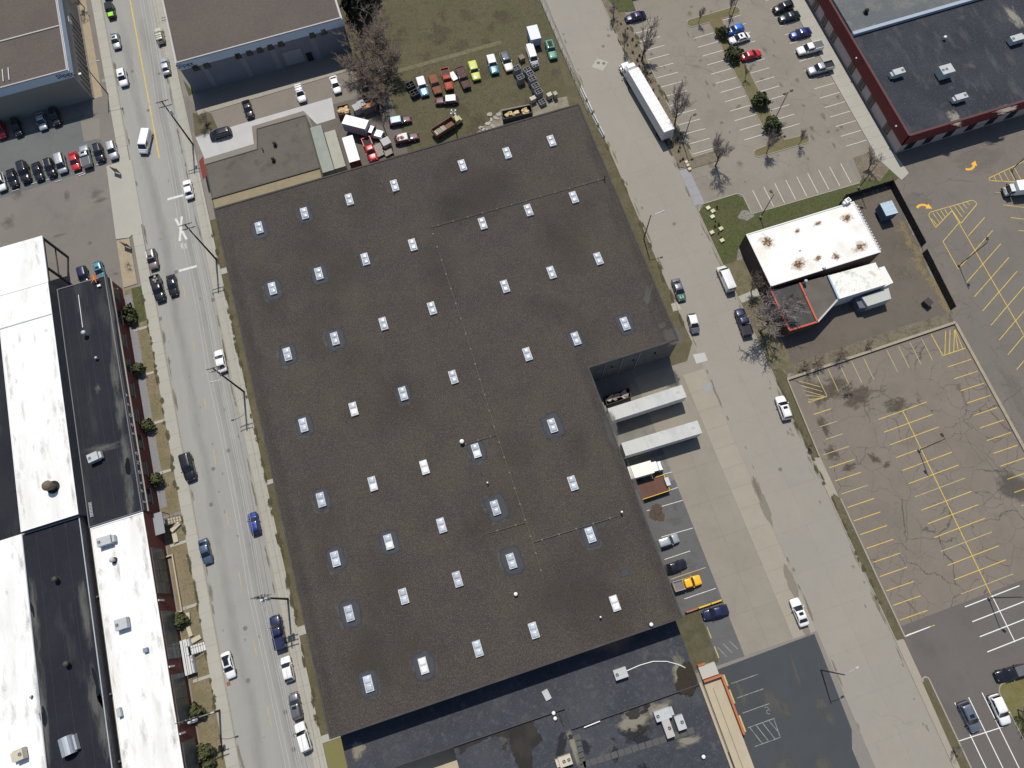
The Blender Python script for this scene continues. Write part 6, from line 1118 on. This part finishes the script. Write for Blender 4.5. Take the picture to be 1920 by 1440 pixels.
for a in ((1150, 30, 4.5, 'small bare tree at the top of the planted street strip', 0, 1.1), (1170, 96, 6, 'slim bare tree beside the truck cab', 1, .5), (1203, 116, 10.5, 'tall bare tree in the strip behind the truck cab', 0, .85), (1265, 234, 10.5, 'tall bare tree in the strip beside the trailer', 1, .85), (1341, 312, 9.5, 'bare tree on the small island at the office lot entry', 2, .85), (1309, 43, 4.5, 'thin bare tree at the left end of the planted island', 1, .6), (1366, 26, 5, 'thin bare tree at the right end of the planted island top', 2, .6), (1397, 148, 4.5, 'thin bare tree below the red sedan', 0, .6), (1437, 288, 6.5, 'bare tree on the lower left arm of the planted island', 1, .8), (1497, 272, 5, 'thin bare tree on the lower right arm of the planted island', 2, .7), (1628, 318, 6, 'bare tree in the mulch bed near the office walk', 0, .9),
          (1408, 548, 6.5, 'smaller bare tree between white van and stained roof', 1, .9), (1424, 620, 11.5, 'largest bare tree spreading over the dark blue pickup', 2, 1.25), (1470, 575, 6.5, 'reddish bare tree against the red trimmed annex', 0, .8), (1908, 1330, 6.0, 'bare tree on the south lot grass island', 2, 1.0), (158, 14, 5, 'grey bare tree beside the grey building at the top edge', 0, 1.1), (1516, 838, 2.4, 'twiggy sapling on the verge of the cracked lot', 1, .8), (1786, 1400, 3.5, 'thin bare sapling on the narrow south verge', 0, .7)):
    tree(*a, tw=mTwigR if 'reddish' in a[3] or 'smaller' in a[3] else None)
q = random.Random(3)
for i, (px, py, h, lab) in enumerate(((688, 118, 7.5, 'bare thicket tree nearest the top centre building'), (715, 120, 7.5, 'bare thicket tree leaning to the grass yard'), (700, 150, 7, 'bare thicket tree in the middle of the clump'), (722, 165, 6, 'bare thicket tree nearest the truck frames'), (688, 172, 6, 'bare thicket tree nearest the concrete drive'), (716, 200, 5, 'low bare thicket tree at the yard fence'), (706, 90, 7, 'topmost bare tree of the thicket'), (732, 140, 6.5, 'bare thicket tree reaching over the grass'), (680, 145, 6.5, 'bare thicket tree at the drive kerb'), (704, 180, 5.5, 'low bare tree between thicket and scrap bin'))): tree(px, py, h * 1.15, lab, i, 1.55, mTwigR, 'thicket of bare trees in the yard')
for px, py, h, lab, sp in ((388, 236, 3.4, 'red-brown bare bush on the little corner lawn', 1.6), (1570, 672, 3.0, 'dark bare bush on the scrub strip, left of centre', 1.5), (1530, 682, 2.6, 'low bare bush on the scrub strip near the big tree', 1.7), (1625, 648, 2.0, 'small bare bush on the scrub strip, right of centre', 1.3), (1585, 728, 2.0, 'tangle of bare brush growing in the cracked lot', 2.0), (1505, 690, 2.2, 'bare brush at the left end of the scrub strip', 1.9)):
    o = tree(px, py, h, lab, 2, sp, mTwigR, 'bare bushes')
def leafy(rx, rz, n, seed, sz=.16):
    q = random.Random(seed); m = MB(); ph = [q.uniform(0, 6.28) for _ in range(6)]
    for i in range(n):
        a = q.uniform(0, 6.28); u = q.uniform(-.35, 1); s = (1 - u * u) ** .5; rr = q.uniform(.45, 1) ** .5 * (1 + .22 * sin(3 * a + ph[0]) + .18 * sin(5 * a + ph[1] + 3 * u) + .16 * sin(7 * u + ph[2]) + .12 * sin(9 * a + ph[3]))
        p = Vector((rx * s * cos(a) * rr, rx * s * sin(a) * rr, rz * (.5 + .55 * u * rr))); nv = (Vector((s * cos(a), s * sin(a), u)) + Vector((q.uniform(-1, 1), q.uniform(-1, 1), q.uniform(-1, 1))) * .8).normalized()
        t = nv.orthogonal().normalized(); b = nv.cross(t); k = sz * q.uniform(.6, 1.5); m.quad(p - t * k - b * k * .5, p + t * k - b * k * .5, p + t * k + b * k * .5, p - t * k + b * k * .5)
    return m
mEver = M('evergreen_needles', (.048, .058, .022), .8, [('noise', 1.6, .4, .65, (.08, .092, .036), .8), ('noise', 4, .45, .7, (.026, .033, .013), .6)], coords='obj'); mShrub = M('shrub_leaves', (.07, .08, .03), .8, [('noise', 1.8, .4, .65, (.11, .115, .05), .8), ('noise', 5, .45, .7, (.035, .042, .017), .6)], coords='obj')
EV = [leafy(1.0, 1.7, 900, 40 + i).mesh('foliage', mEver) for i in range(2)]; EVS = MB().tube([(0, 0, 0), (0, 0, 1.1)], [.09, .04], 6).mesh('stem', mBark)
def shrub(px, py, r, h, label, mat=None, group='evergreen shrubs', v=0):
    b = at(px, py); o = thing('shrub', label, 'shrub', (b.x, b.y, 0), R.uniform(0, 6), group); o.scale = (r, r, h / 1.75); link('foliage', EV[v % 2], o, mat=mat); link('stem', EVS, o)
for i, (px, py, r, h, lab) in enumerate(((1353, 68, 1.35, 2.3, 'dark evergreen beside the bright blue hatchback'), (1374, 109, 1.7, 2.5, 'dark evergreen beside the red sedan'), (1423, 196, 1.75, 2.6, 'dark evergreen in the middle of the planted island'), (1445, 240, 1.7, 2.5, 'lowest dark evergreen on the planted island'))): shrub(px, py, r, h, lab, None, 'evergreens on the planted island', i)
for i, (px, py, r, h, lab) in enumerate(((247, 588, 1.2, 2.4, 'upper of two round shrubs near the green lawn by the brick wall'), (250, 602, 1.1, 2.0, 'lower of two round shrubs near the green lawn by the brick wall'), (263, 696, 1.2, 2.1, 'round shrub against the brick wall under the first white letters'), (281, 801, 1.2, 2.1, 'round shrub against the brick wall midway along the letters'), (297, 903, 1.3, 2.1, 'round shrub against the brick wall near the gabled canopy'), (343, 1163, 1.2, 1.8, 'round shrub beside the stone benches'), (373, 1334, 1.3, 2.2, 'round shrub under the pole with white transformers'), (390, 1408, 1.3, 2.0, 'round shrub near the bottom edge by the brick wall'), (396, 1432, 1.0, 1.6, 'low round shrub cut close to the bottom edge'))): shrub(px, py, r, h, lab, mShrub, 'round shrubs along the brick buildings', i)
shrub(676, 30, 3.2, 6.0, 'dense dark evergreen tree beside the top centre building', M('dark_cedar', (.032, .03, .018), .85, [('noise', 1.6, .4, .65, (.06, .055, .035), .8)], coords='obj'), 'yard trees', 0); shrub(690, -5, 3.0, 6.0, 'dense dark evergreen cut by the top edge beside the top centre building', MATS['dark_cedar'], 'yard trees', 1)
tuft = MB(); q = random.Random(9)
for i in range(46): a = q.uniform(0, 6.28); l = q.uniform(.3, .6); w = .05; p = Vector((cos(a), sin(a), 0)); t = Vector((-sin(a), cos(a), 0)) * w; e = p * l * q.uniform(.3, 1) + Vector((0, 0, q.uniform(.2, .55))); tuft.add([tuple(p * .08 - t), tuple(p * .08 + t), tuple(e)], [(0, 1, 2)])
meTuft = tuft.mesh('grass_clump', M('dry_clump', (.15, .105, .065), .95, [('noise', 3, .4, .7, (.22, .165, .105), .7)], rnd=.3, coords='obj'))
def clump(px, py, s): b = at(px, py); o = link('grass_clump', meTuft, None, (b.x, b.y, .1), R.uniform(0, 6), None, 'small dry ornamental grass clump in the strip along the east street', 'grass clump', 'dry grass clumps along the street strip'); o.scale = (s, s, s)
for i in range(34):
    t = i / 33; clump(1168 + t * 116 + R.uniform(-4, 4) + (6 if i % 2 else -4), 50 + t * 262 + R.uniform(-4, 4), R.uniform(.8, 1.4))
for x, y in ((1341, 415), (1347, 422), (1351, 430), (1347, 438), (1352, 446), (1340, 425), (1344, 390), (1338, 397)): clump(x, y, R.uniform(.8, 1.3))

# ragged grass and dirt creeping over the edges of verges and walks
rg = random.Random(31); mCreep = stain_mat('creeping_grass', (.085, .076, .042), 2.4, .40, .58, .5, (.06, .056, .028)); mSilt2 = stain_mat('gutter_silt', (.20, .175, .135), 2.2, .42, .66, .5, amt=.7)
for x, y0, y1, z, n, par in ((-42.3, -8, 98, .131, 60, 'sidewalk_east'), (-59.5, -12, 88, .131, 46, 'sidewalk_west'), (47.8, 41, 100, .137, 26, None), (60.9, 80, 124, .137, 20, None), (61.0, -24, 26, .137, 26, None), (65.0, 82, 120, .143, 16, None)):
    for k in range(n): stain('creeping_grass', x + rg.uniform(-.25, .25), rg.uniform(y0, y1), z, rg.uniform(.25, .6), rg.uniform(.5, 1.8), mCreep, OB[par] if par else OB['ground'])
for x, y0, y1, n in ((-56.7, -12, 150, 36), (-45.1, -12, 150, 36), (48.4, -40, 125, 30), (60.4, -40, 125, 30)):
    for k in range(n): stain('gutter_silt', x + rg.uniform(-.15, .15), rg.uniform(y0, y1), .033, rg.uniform(.2, .45), rg.uniform(.8, 3.5), mSilt2, OB['street_west'] if x < 0 else OB['street_east'])
# short rough grass standing on the lawns, too fine to count
def rough(name, label, boxes, n, cols, seed, hmax=.32):
    q = random.Random(seed); m = MB(); tot = sum((b[1] - b[0]) * (b[3] - b[2]) for b in boxes)
    for b in boxes:
        for i in range(int(n * (b[1] - b[0]) * (b[3] - b[2]) / tot)):
            x, y, z = q.uniform(b[0], b[1]), q.uniform(b[2], b[3]), b[4]; a = q.uniform(0, 6.28); s = q.uniform(.05, .12); hh = q.uniform(.03, hmax); dx, dy = cos(a) * s, sin(a) * s; m.mi = q.randrange(len(cols))
            m.add([(x - dx, y - dy, z), (x + dx, y + dy, z), (x + dy * q.uniform(-1, 1.5), y - dx * q.uniform(-1, 1.5), z + hh)], [(0, 1, 2)])
    m.build(name, cols, None, kind='stuff', label=label, cat='grass')
mT = [M('tuft_olive', (.13, .125, .055), .9), M('tuft_dry', (.28, .24, .145), .9), M('tuft_brown', (.17, .142, .088), .9), M('tuft_green', (.095, .112, .036), .9)]
rough('rough_grass', 'rough olive grass covering the yard behind the warehouse', [(4.6, 42, 97, 121, .012), (-1.2, 46.7, 121, 172, .012)], 16000, mT, 1, .13)
rough('verge_tufts', 'rough grass tufts on the strips beside the streets', [(-42.2, -38.2, -9, 98, .02), (42.5, 47.7, 41, 97, .05), (61.0, 62.4, -24, 1, .09), (61.1, 62.1, 11, 27, .09), (61.2, 65, 81, 138, .10)], 9000, mT, 2, .14)
rough('lawn_tufts', 'tufts of green grass on the lawn around the stained-roof building', [(61.3, 65.4, 54.5, 68, .06), (65.6, 71, 57.2, 68.5, .06), (72, 96, 57.2, 62.6, .06)], 3800, [mT[0], mT[3], mT[3], mT[2]], 3, .1)
rough('dry_tufts', 'dry straw-coloured grass along the brick buildings', [(-61.8, -59.6, -20, 88, .03)], 3600, [mT[1], mT[2], mT[1], mT[0]], 4, .1)
# ------------------------------------------------------------------ fences, barriers, benches and yard things
mFence = M('fence_boards', (.035, .03, .028), .8, [('noise', 2, .4, .7, (.05, .043, .04), .6)], coords='obj')
def fence(pts, h, label, board=1.0):
    P = [at(*p) for p in pts]; o = thing('board_fence', label, 'fence', (P[0].x, P[0].y, 0)); ox = P[0]
    for a, b in zip(P[:-1], P[1:]):
        d = b - a; n = max(1, round(d.length / board)); ang = math.atan2(d.y, d.x)
        for i in range(n):
            c = a.lerp(b, (i + .5) / n) - ox; me = CACHE.get(('fb', h, round(d.length / n, 2)))
            if not me: l = d.length / n; me = MB().box(-l / 2 + .012, l / 2 - .012, -.025, .025, .05, h).mesh('fence_board', mFence); CACHE[('fb', h, round(l, 2))] = me
            link('fence_board', me, o, (c.x, c.y, 0), ang)
        for i in range(0, n + 1, 3): c = a.lerp(b, i / n) - ox; MB().box(c.x - .06, c.x + .06, c.y + .03, c.y + .15, 0, h + .1).build('post', mFence, o)
fence([(1572, 386), (1581, 374), (1667, 347), (1728, 463)], 2.0, 'dark board fence around the back yard of the stained-roof building'); fence([(1730, 476), (1783, 582)], 2.0, 'lower run of dark board fence beside the weeds')
fence([(709, 194), (718, 232), (742, 300)], 1.6, 'thin dark fence between gravel yard and grass yard', 1.4)
o = thing('chain_fence', 'wire fence along the yard edge of the east street', 'fence', (46.7, 100, 0))
for i in range(22): MB().cyl(0, i * 3.0, 0, 1.9, .05, 6).build('post', mMetal, o)
for z in (.5, 1.2, 1.85): MB().bar((0, 0, z), (0, 63, z), .02, .02).build('rail', mMetal, o)
mPale = M('barrier_concrete', (.56, .56, .58), .8, [('noise', 1.5, .4, .7, (.47, .47, .48), .6)], coords='obj')
for i, (a, b) in enumerate((((1089, 162), (1100, 186)), ((1102, 190), (1111, 210)), ((1112, 214), (1122, 233)), ((1124, 238), (1133, 255)))):
    A, B = at(*a, .5), at(*b, .5); d = B - A; c = (A + B) / 2; o = thing('concrete_barrier', ['topmost', 'second from top', 'third from top', 'lowest'][i] + ' pale barrier at the warehouse corner on the east street', 'barrier', (c.x, c.y, 0), math.atan2(d.y, d.x), 'pale barriers at the warehouse corner'); l = d.length / 2 - .1
    m = MB(); pr = [(-.3, 0), (.3, 0), (.3, .15), (.12, .35), (.09, .85), (-.09, .85), (-.12, .35), (-.3, .15)]; m.v = [(-l, y, z) for y, z in pr] + [(l, y, z) for y, z in pr]; m.f = [[k, (k + 1) % 8, 8 + (k + 1) % 8, 8 + k] for k in range(8)] + [list(range(7, -1, -1)), list(range(8, 16))]; m.m = [0] * 10; m.build('barrier_block', mPale, o); MB().bar((-l, 0, .9), (l, 0, .9), .08, .06).build('top_rail', mMetal, o)
mStone = M('limestone', (.56, .52, .36), .85, [('noise', 1.2, .4, .7, (.47, .43, .30), .6)], coords='obj', rnd=.1)
def block(px, py, L, Wd, H, rz, label, mat=None, name='stone_block', group=None):
    c = at(px, py, H); me = MB().box(-L / 2, L / 2, -Wd / 2, Wd / 2, .05, H, (.05, .05)).mesh(name, mat or mStone); link(name, me, None, (c.x, c.y, 0), radians(rz), None, label, 'stone block' if 'stone' in name else name.split('_')[-1], group)
for i, (x, y) in enumerate(((1287, 303), (1290, 309), (1293, 316))): block(x, y, .8, .7, .5, 10, ['upper', 'middle', 'lower'][i] + ' pale stone block at the end of the street strip')
for x, y, lab in ((1328, 389, 'topmost pale stone block on the green lawn'), (1337, 395, 'second pale stone block on the green lawn'), (1336, 405.5, 'third pale stone block on the green lawn'), (1352, 428, 'pale stone block amid the dry plants on the lawn'), (1335, 435, 'round pale stone at the lawn kerb'), (1354, 450, 'lowest pale stone block on the lawn')): block(x, y, 1.0, .85, .5, 12, lab)
for x, y, L, Wd, rz, lab in ((328, 988, 2.2, .9, 30, 'wedge shaped stone bench beside the gabled canopy stairs'), (328, 1008, 1.0, 1.9, 3, 'square stone bench below the stairs'), (352, 1158, .8, 1.9, -8, 'upper stone bench in front of the round shrub'), (355, 1184, .8, 1.9, 8, 'lower stone bench before the white stairs'), (367, 1198, 1.9, .9, 12, 'crosswise stone bench above the white stairs')): block(x, y, L, Wd, .5, rz, lab, M('bench_stone', (.46, .42, .32), .85, [('noise', 1.2, .4, .7, (.38, .35, .27), .6)], coords='obj'), 'stone_bench')
def stairs(px, py, L, Wd, n, rz, label, mat):
    c = at(px, py, .6); o = thing('stairs', label, 'stairs', (c.x, c.y, 0), radians(rz))
    for i in range(n): MB().box(-L / 2 + i * L / n, -L / 2 + (i + 1) * L / n - .04, -Wd / 2, Wd / 2, 0, 1.2 - i * 1.2 / n).build('step', mat, o)
    for s in (1, -1): MB().bar((-L / 2, s * Wd / 2, 2.1), (L / 2, s * Wd / 2, .9), .06, .06).build('handrail', mDark, o); MB().bar((-L / 2, s * Wd / 2, 1.2), (-L / 2, s * Wd / 2, 2.1), .06, .06).bar((L / 2, s * Wd / 2, 0), (L / 2, s * Wd / 2, .9), .06, .06).build('rail_post', mDark, o)
stairs(325, 976, 2.7, 1.1, 6, 0, 'tan outdoor steps with black rails beside the gabled canopy', mTan); stairs(370, 1216, 2.6, 1.6, 7, 2, 'white outdoor steps with black rails at the tall windows', M('step_white', (.6, .6, .58), .8))
o = thing('entry_platform', 'pale entry platform with black railings at the tall windows', 'platform', (-63.4, 8.2, 0)); MB().box(.1, 1.9, 0, 6.2, 0, 1.2).build('deck', M('deck_pale', (.56, .57, .57), .8), o)
for x in (.15, 1.0, 1.85): MB().bar((x, 0, 2.1), (x, 6.2, 2.1), .07, .07).build('rail', mDark, o)
for y in (0, 2, 4, 6.1): MB().bar((1.85, y, 1.2), (1.85, y, 2.1), .07, .07).build('rail_post', mDark, o)
o = thing('entry_canopy', 'flat grey metal canopy over the door between the two brick buildings', 'canopy', (-63.5, 36.4, 0)); MB().box(0, 1.8, -2.1, 2.1, 3.0, 3.2).build('canopy_roof', M('canopy_grey', (.25, .265, .28), .6), o)
for y in (-2.0, 2.0): MB().bar((1.7, y, 0), (1.7, y, 3.0), .1, .1).build('post', mDark, o)
o = thing('retaining_wall', 'low tan retaining wall along the dry lawn strip', 'wall', (-62.3, 19.5, 0)); MB().box(-.12, .12, 0, 11, 0, .6).build('wall_body', mTan, o); MB().box(-1.2, -.12, 0, .25, 0, .6).build('wall_return', mTan, o); MB().box(-1.2, -.12, 10.75, 11, 0, .6).build('wall_return', mTan, o)
# crates, pallets, dumpster and scrap in the yards
mCrate = M('crate_grey', (.27, .27, .28), .7, [('noise', 3, .4, .7, (.2, .2, .21), .5)], coords='obj'); mPal = M('pallet_wood', (.33, .30, .26), .85, coords='obj'); mPalT = M('pallet_tan', (.52, .45, .30), .85, coords='obj')
cr = MB()
for s in (1, -1): cr.box(-.75, .75, s * .6 - .05, s * .6 + .05, 0, 1.0); cr.box(s * .75 - .05, s * .75 + .05, -.55, .55, 0, 1.0)
cr.box(-.7, .7, -.55, .55, 0, .08); cr.box(-.04, .04, -.55, .55, .8, .9); cr.box(-.7, .7, -.04, .04, .81, .9); meCrate = cr.mesh('crate_frame', mCrate)
def crates(px, py, n, label, rz=0, s=1.0, mat=None):
    c = at(px, py, n * s); o = thing('crate_stack', label, 'crates', (c.x, c.y, .03), radians(rz), 'stacked metal crates in the yards')
    for i in range(n): k = link('crate', meCrate, o, (0, 0, i * 1.02 * s), mat=mat); k.scale = (s, s, s)
for px, py, n, lab in ((969, 127, 2, 'upper left stack of grey crates in front of the cream car'), (976, 144, 2, 'lower left stack of grey crates'), (988, 130, 2, 'topmost stack in the slanting line of crates'), (994, 137, 2, 'second stack in the slanting line of crates'), (998, 147, 2, 'third stack in the slanting line of crates'), (1004, 160, 2, 'fourth stack in the slanting line of crates'), (1010, 171, 2, 'lowest stack in the slanting line of crates'), (1003, 121, 1, 'small crate stack at the nose of the white van'), (1017, 190, 1, 'low dark crate beside the beige boxes')): crates(px, py, n, lab, 12)
for px, py, lab in ((769, 158, 'upper bare metal frame beside the blue wagon'), (777, 173, 'lower bare metal frame beside the blue wagon')): crates(px, py, 1, lab, 12, 1.25, mSteel)
for px, py, lab, n in ((708, 276, 'pallet stack left of the grey box at the yard fence', 1), (712, 287, 'grey slatted pallet stack beside the red pickup', 1), (728, 285, 'dark slatted pallet stack at the fence corner', 1), (643, 205, 'tan slatted pallet stack on the brown bin', 0)):
    c = at(px, py, .6); o = thing('pallet_stack', lab, 'pallets', (c.x, c.y, .03), radians(14), 'pallet stacks')
    for k in range(3):
        for i in range(6): MB().box(-1.0, 1.0, -.75 + i * .27, -.57 + i * .27, .18 + k * .2, .21 + k * .2).build('slat', mPalT if n == 0 else mPal, o)
        for x in (-.9, 0, .9): MB().box(x - .05, x + .05, -.75, .9, .05 + k * .2, .18 + k * .2).build('runner', mPal, o)
def bin_(label, top, z, mat, fill, name='dumpster', n=14):
    q = [at(x, y, z) for x, y in top]; c = sum(q, Vector()) / 4; o = thing(name, label, name.split('_')[-1], (c.x, c.y, .02)); p = [(v.x - c.x, v.y - c.y) for v in q]; m = MB(); inn = [(x * .95, y * .9) for x, y in p]
    for i in range(4): j = (i + 1) % 4; m.quad((*p[i], 0), (*p[j], 0), (*p[j], z), (*p[i], z)); m.quad((*inn[i], .3), (*inn[j], .3), (*inn[j], z), (*inn[i], z)); m.quad((*p[i], z), (*p[j], z), (*inn[j], z), (*inn[i], z))
    m.build('bin_body', mat, o); MB().sheet(inn, .3).build('bin_floor', mDark, o); rr = random.Random(4)
    for i in range(n if fill else 0):
        u, v = rr.uniform(.1, .9), rr.uniform(.15, .85); a = Vector(inn[0]).lerp(Vector(inn[1]), u); b = Vector(inn[3]).lerp(Vector(inn[2]), u); t = a.lerp(b, v); s = rr.uniform(.25, .6)
        MB().sheet(blob(t.x, t.y, s, s * .8, 9, .3, seed=i), z * .75 + rr.uniform(0, .2)).prism(blob(t.x, t.y, s, s * .8, 9, .3, seed=i), .3, z * .74).build('debris', fill, o)
    return o
mDeb = M('tan_debris', (.55, .43, .24), .9, [('noise', 2, .4, .7, (.4, .22, .09), .7)], coords='obj', rnd=.3)
bin_('dark open dumpster filled with tan debris at the warehouse edge', ((940, 208), (996, 196), (999, 211), (943, 224)), 1.6, M('dumpster_dark', (.045, .05, .06), .7, coords='obj'), mDeb)
bin_('brown open bin with tan pallets beside the white box truck', ((632, 199), (652, 194), (655, 212), (634, 216)), 1.5, M('bin_rust_brown', (.13, .075, .05), .8, coords='obj'), mDeb)
bin_('grey lean-to bin of rust-coloured scrap beside the bare thicket', ((676, 192), (703, 183), (706, 196), (680, 206)), 2.2, M('bin_grey', (.15, .145, .14), .8, coords='obj'), M('rust_scrap', (.35, .17, .09), .9, coords='obj', rnd=.3), n=22)
def crate_box(px, py, w, d_, h, label, mat, rz=12, name='storage_box'):
    c = at(px, py, h); o = thing(name, label, 'box', (c.x, c.y, .02), radians(rz)); MB().box(-w / 2, w / 2, -d_ / 2, d_ / 2, .1, h).build('box_body', mat, o); MB().box(-w / 2 - .04, w / 2 + .04, -d_ / 2 - .04, d_ / 2 + .04, h, h + .08).build('lid', mat, o); MB().box(-w / 2 + .1, w / 2 - .1, -d_ / 2 + .1, d_ / 2 - .1, 0, .1).build('skid', mTrim, o)
mBoxB = M('box_beige', (.47, .42, .34), .8, coords='obj'); mBoxBr = M('box_brown', (.20, .155, .125), .8, coords='obj'); mLid = M('lid_grey', (.36, .355, .35), .7, coords='obj')
crate_box(999, 184, 1.3, .9, 1.4, 'beige box left of the low dark crate', mBoxB); crate_box(1030, 177, 1.1, .9, 1.4, 'beige box right of the low dark crate', mBoxB); crate_box(1041, 175, .8, .9, 1.6, 'greenish tall bin at the warehouse corner', mConT); crate_box(978, 107, 1.2, 1.2, 1.1, 'brown box between cream car and white van', mBoxBr)
crate_box(669, 200, 1.8, 1.7, 1.9, 'left grey lidded bin on the concrete drive edge', mLid); crate_box(671 + 17 - 19 + 8, 194, 1.6, 1.7, 2.0, 'right grey lidded bin on the concrete drive edge', mLid); crate_box(723, 265, 1.9, 1.9, 1.6, 'pale grey square box at the yard fence', M('box_pale', (.42, .40, .39), .8, coords='obj'))
crate_box(1741, 566, 1.3, 1.5, 1.2, 'small dark bin in the back yard near the weeds', M('bin_dark', (.05, .04, .04), .7, coords='obj'), 20); crate_box(850, 143, 1.2, 2.4, .3, 'white flat panel lying between two old trucks', mBoxW, 12, 'plywood_sheet')
bin_('dark junk-filled bin in the shade of the dock notch', ((1133, 742), (1180, 726), (1184, 744), (1138, 760)), 1.4, M('bin_shade', (.06, .055, .05), .8, coords='obj'), M('mixed_junk', (.3, .25, .22), .9, coords='obj', rnd=.5))
rr = random.Random(12)
for i, (px, py) in enumerate(((918, 215), (921, 225), (915, 232), (925, 238), (912, 245), (930, 222), (906, 243), (936, 215), (902, 240))):
    c = at(px, py); o = link('rubble_slab', MB().prism(blob(0, 0, rr.uniform(.4, 1.0), rr.uniform(.3, .7), 8, .3, seed=i), 0, .15).mesh('rubble_slab', M('rubble', (.34, .325, .28), .9, coords='obj', rnd=.15)), None, (c.x, c.y, .015), rr.uniform(0, 3), None, 'pale slab of broken concrete beside the open dumpster', 'rubble', 'broken concrete by the dumpster')
e_ = at(1250, 905, 1.1)
o = thing('dock_platform', 'brown steel loading platform with yellow edge rails beside the cream box truck', 'platform', (e_.x - 5.6, e_.y, 0)); MB().box(0, 5.6, -1.6, 1.6, .1, 1.1).build('deck', M('deck_brown', (.10, .045, .032), .7, [('noise', 1, .4, .7, (.13, .065, .045), .7, (1, .15, 1))], coords='obj'), o)
mYel = M('safety_yellow', (.70, .45, .03), .6)
for s in (1, -1): MB().box(0 if s < 0 else 3.9, 5.6, s * 1.6 - .06, s * 1.6 + .06, 1.1, 1.3).build('edge_rail', mYel, o)
MB().box(5.55, 5.67, -1.54, 1.54, 1.1, 1.3).build('edge_rail', mYel, o); MB().box(5.3, 6.1, -.7, .9, 1.3, 1.75).build('control_box', mMetal, o)
o = thing('guard_rail', 'yellow and orange steel guard rail above the dark blue sedan', 'guard rail', (26.6, -9.25, 0)); MB().box(0, 2.5, -.12, .12, .3, .7).build('orange_beam', mOrange, o); MB().box(2.5, 7.3, -.12, .12, .3, .7).build('yellow_beam', mYel, o)
for x in (.1, 2.5, 5, 7.2): MB().box(x - .08, x + .08, -.08, .08, 0, .8).build('post', mDark, o)
for px, py, lab in ((215, 318, 'upper tilted sign board at the lot apron'), (234, 458, 'larger sign board standing in the sandy bed')):
    c = at(px, py, 1.5); o = thing('sign_board', lab, 'sign', (c.x, c.y, 0), radians(-40)); MB().box(-.9, .9, -.08, .08, .6, 2.2).build('board', M('sign_wood', (.22, .18, .13), .8), o); MB().bar((-.8, 0, 0), (-.8, 0, 2.3), .12, .12).build('post', mWood, o); MB().bar((.8, 0, 0), (.8, 0, 2.3), .12, .12).build('post', mWood, o)
for px, py, lab in ((242, 497, 'upper dry plant stake in the sandy bed'), (244, 505, 'lower dry plant stake in the sandy bed')):
    b = at(px, py); o = thing('dry_plant', lab, 'plant', (b.x, b.y, .14)); m = MB(); rr = random.Random(px)
    for i in range(16): a = rr.uniform(0, 6.28); m.tube([(0, 0, 0), (.4 * cos(a), .4 * sin(a), .5), (.75 * cos(a), .75 * sin(a), rr.uniform(.5, 1.3))], [.03, .02, .01], 3, False)
    m.build('stems', mTwig, o)
for i, (px, py) in enumerate(((155, 300 + 28), (110, 340), (94, 336), (65, 344), (30, 357), (150, 326), (187, 308))):
    c = at(px, py); link('wheel_stop', MB().box(-.85, .85, -.09, .09, 0, .14, (.04, .03)).mesh('wheel_stop', mPale), None, (c.x, c.y, .015), radians(3), None, 'pale concrete wheel stop at the nose of the ' + ['silver pickup', 'silver minivan', 'black wagon with bright rails', 'small black sedan', 'second black sedan from the left', 'red sedan', 'black suv with roof rails'][i], 'wheel stop', 'wheel stops of the west lot row')
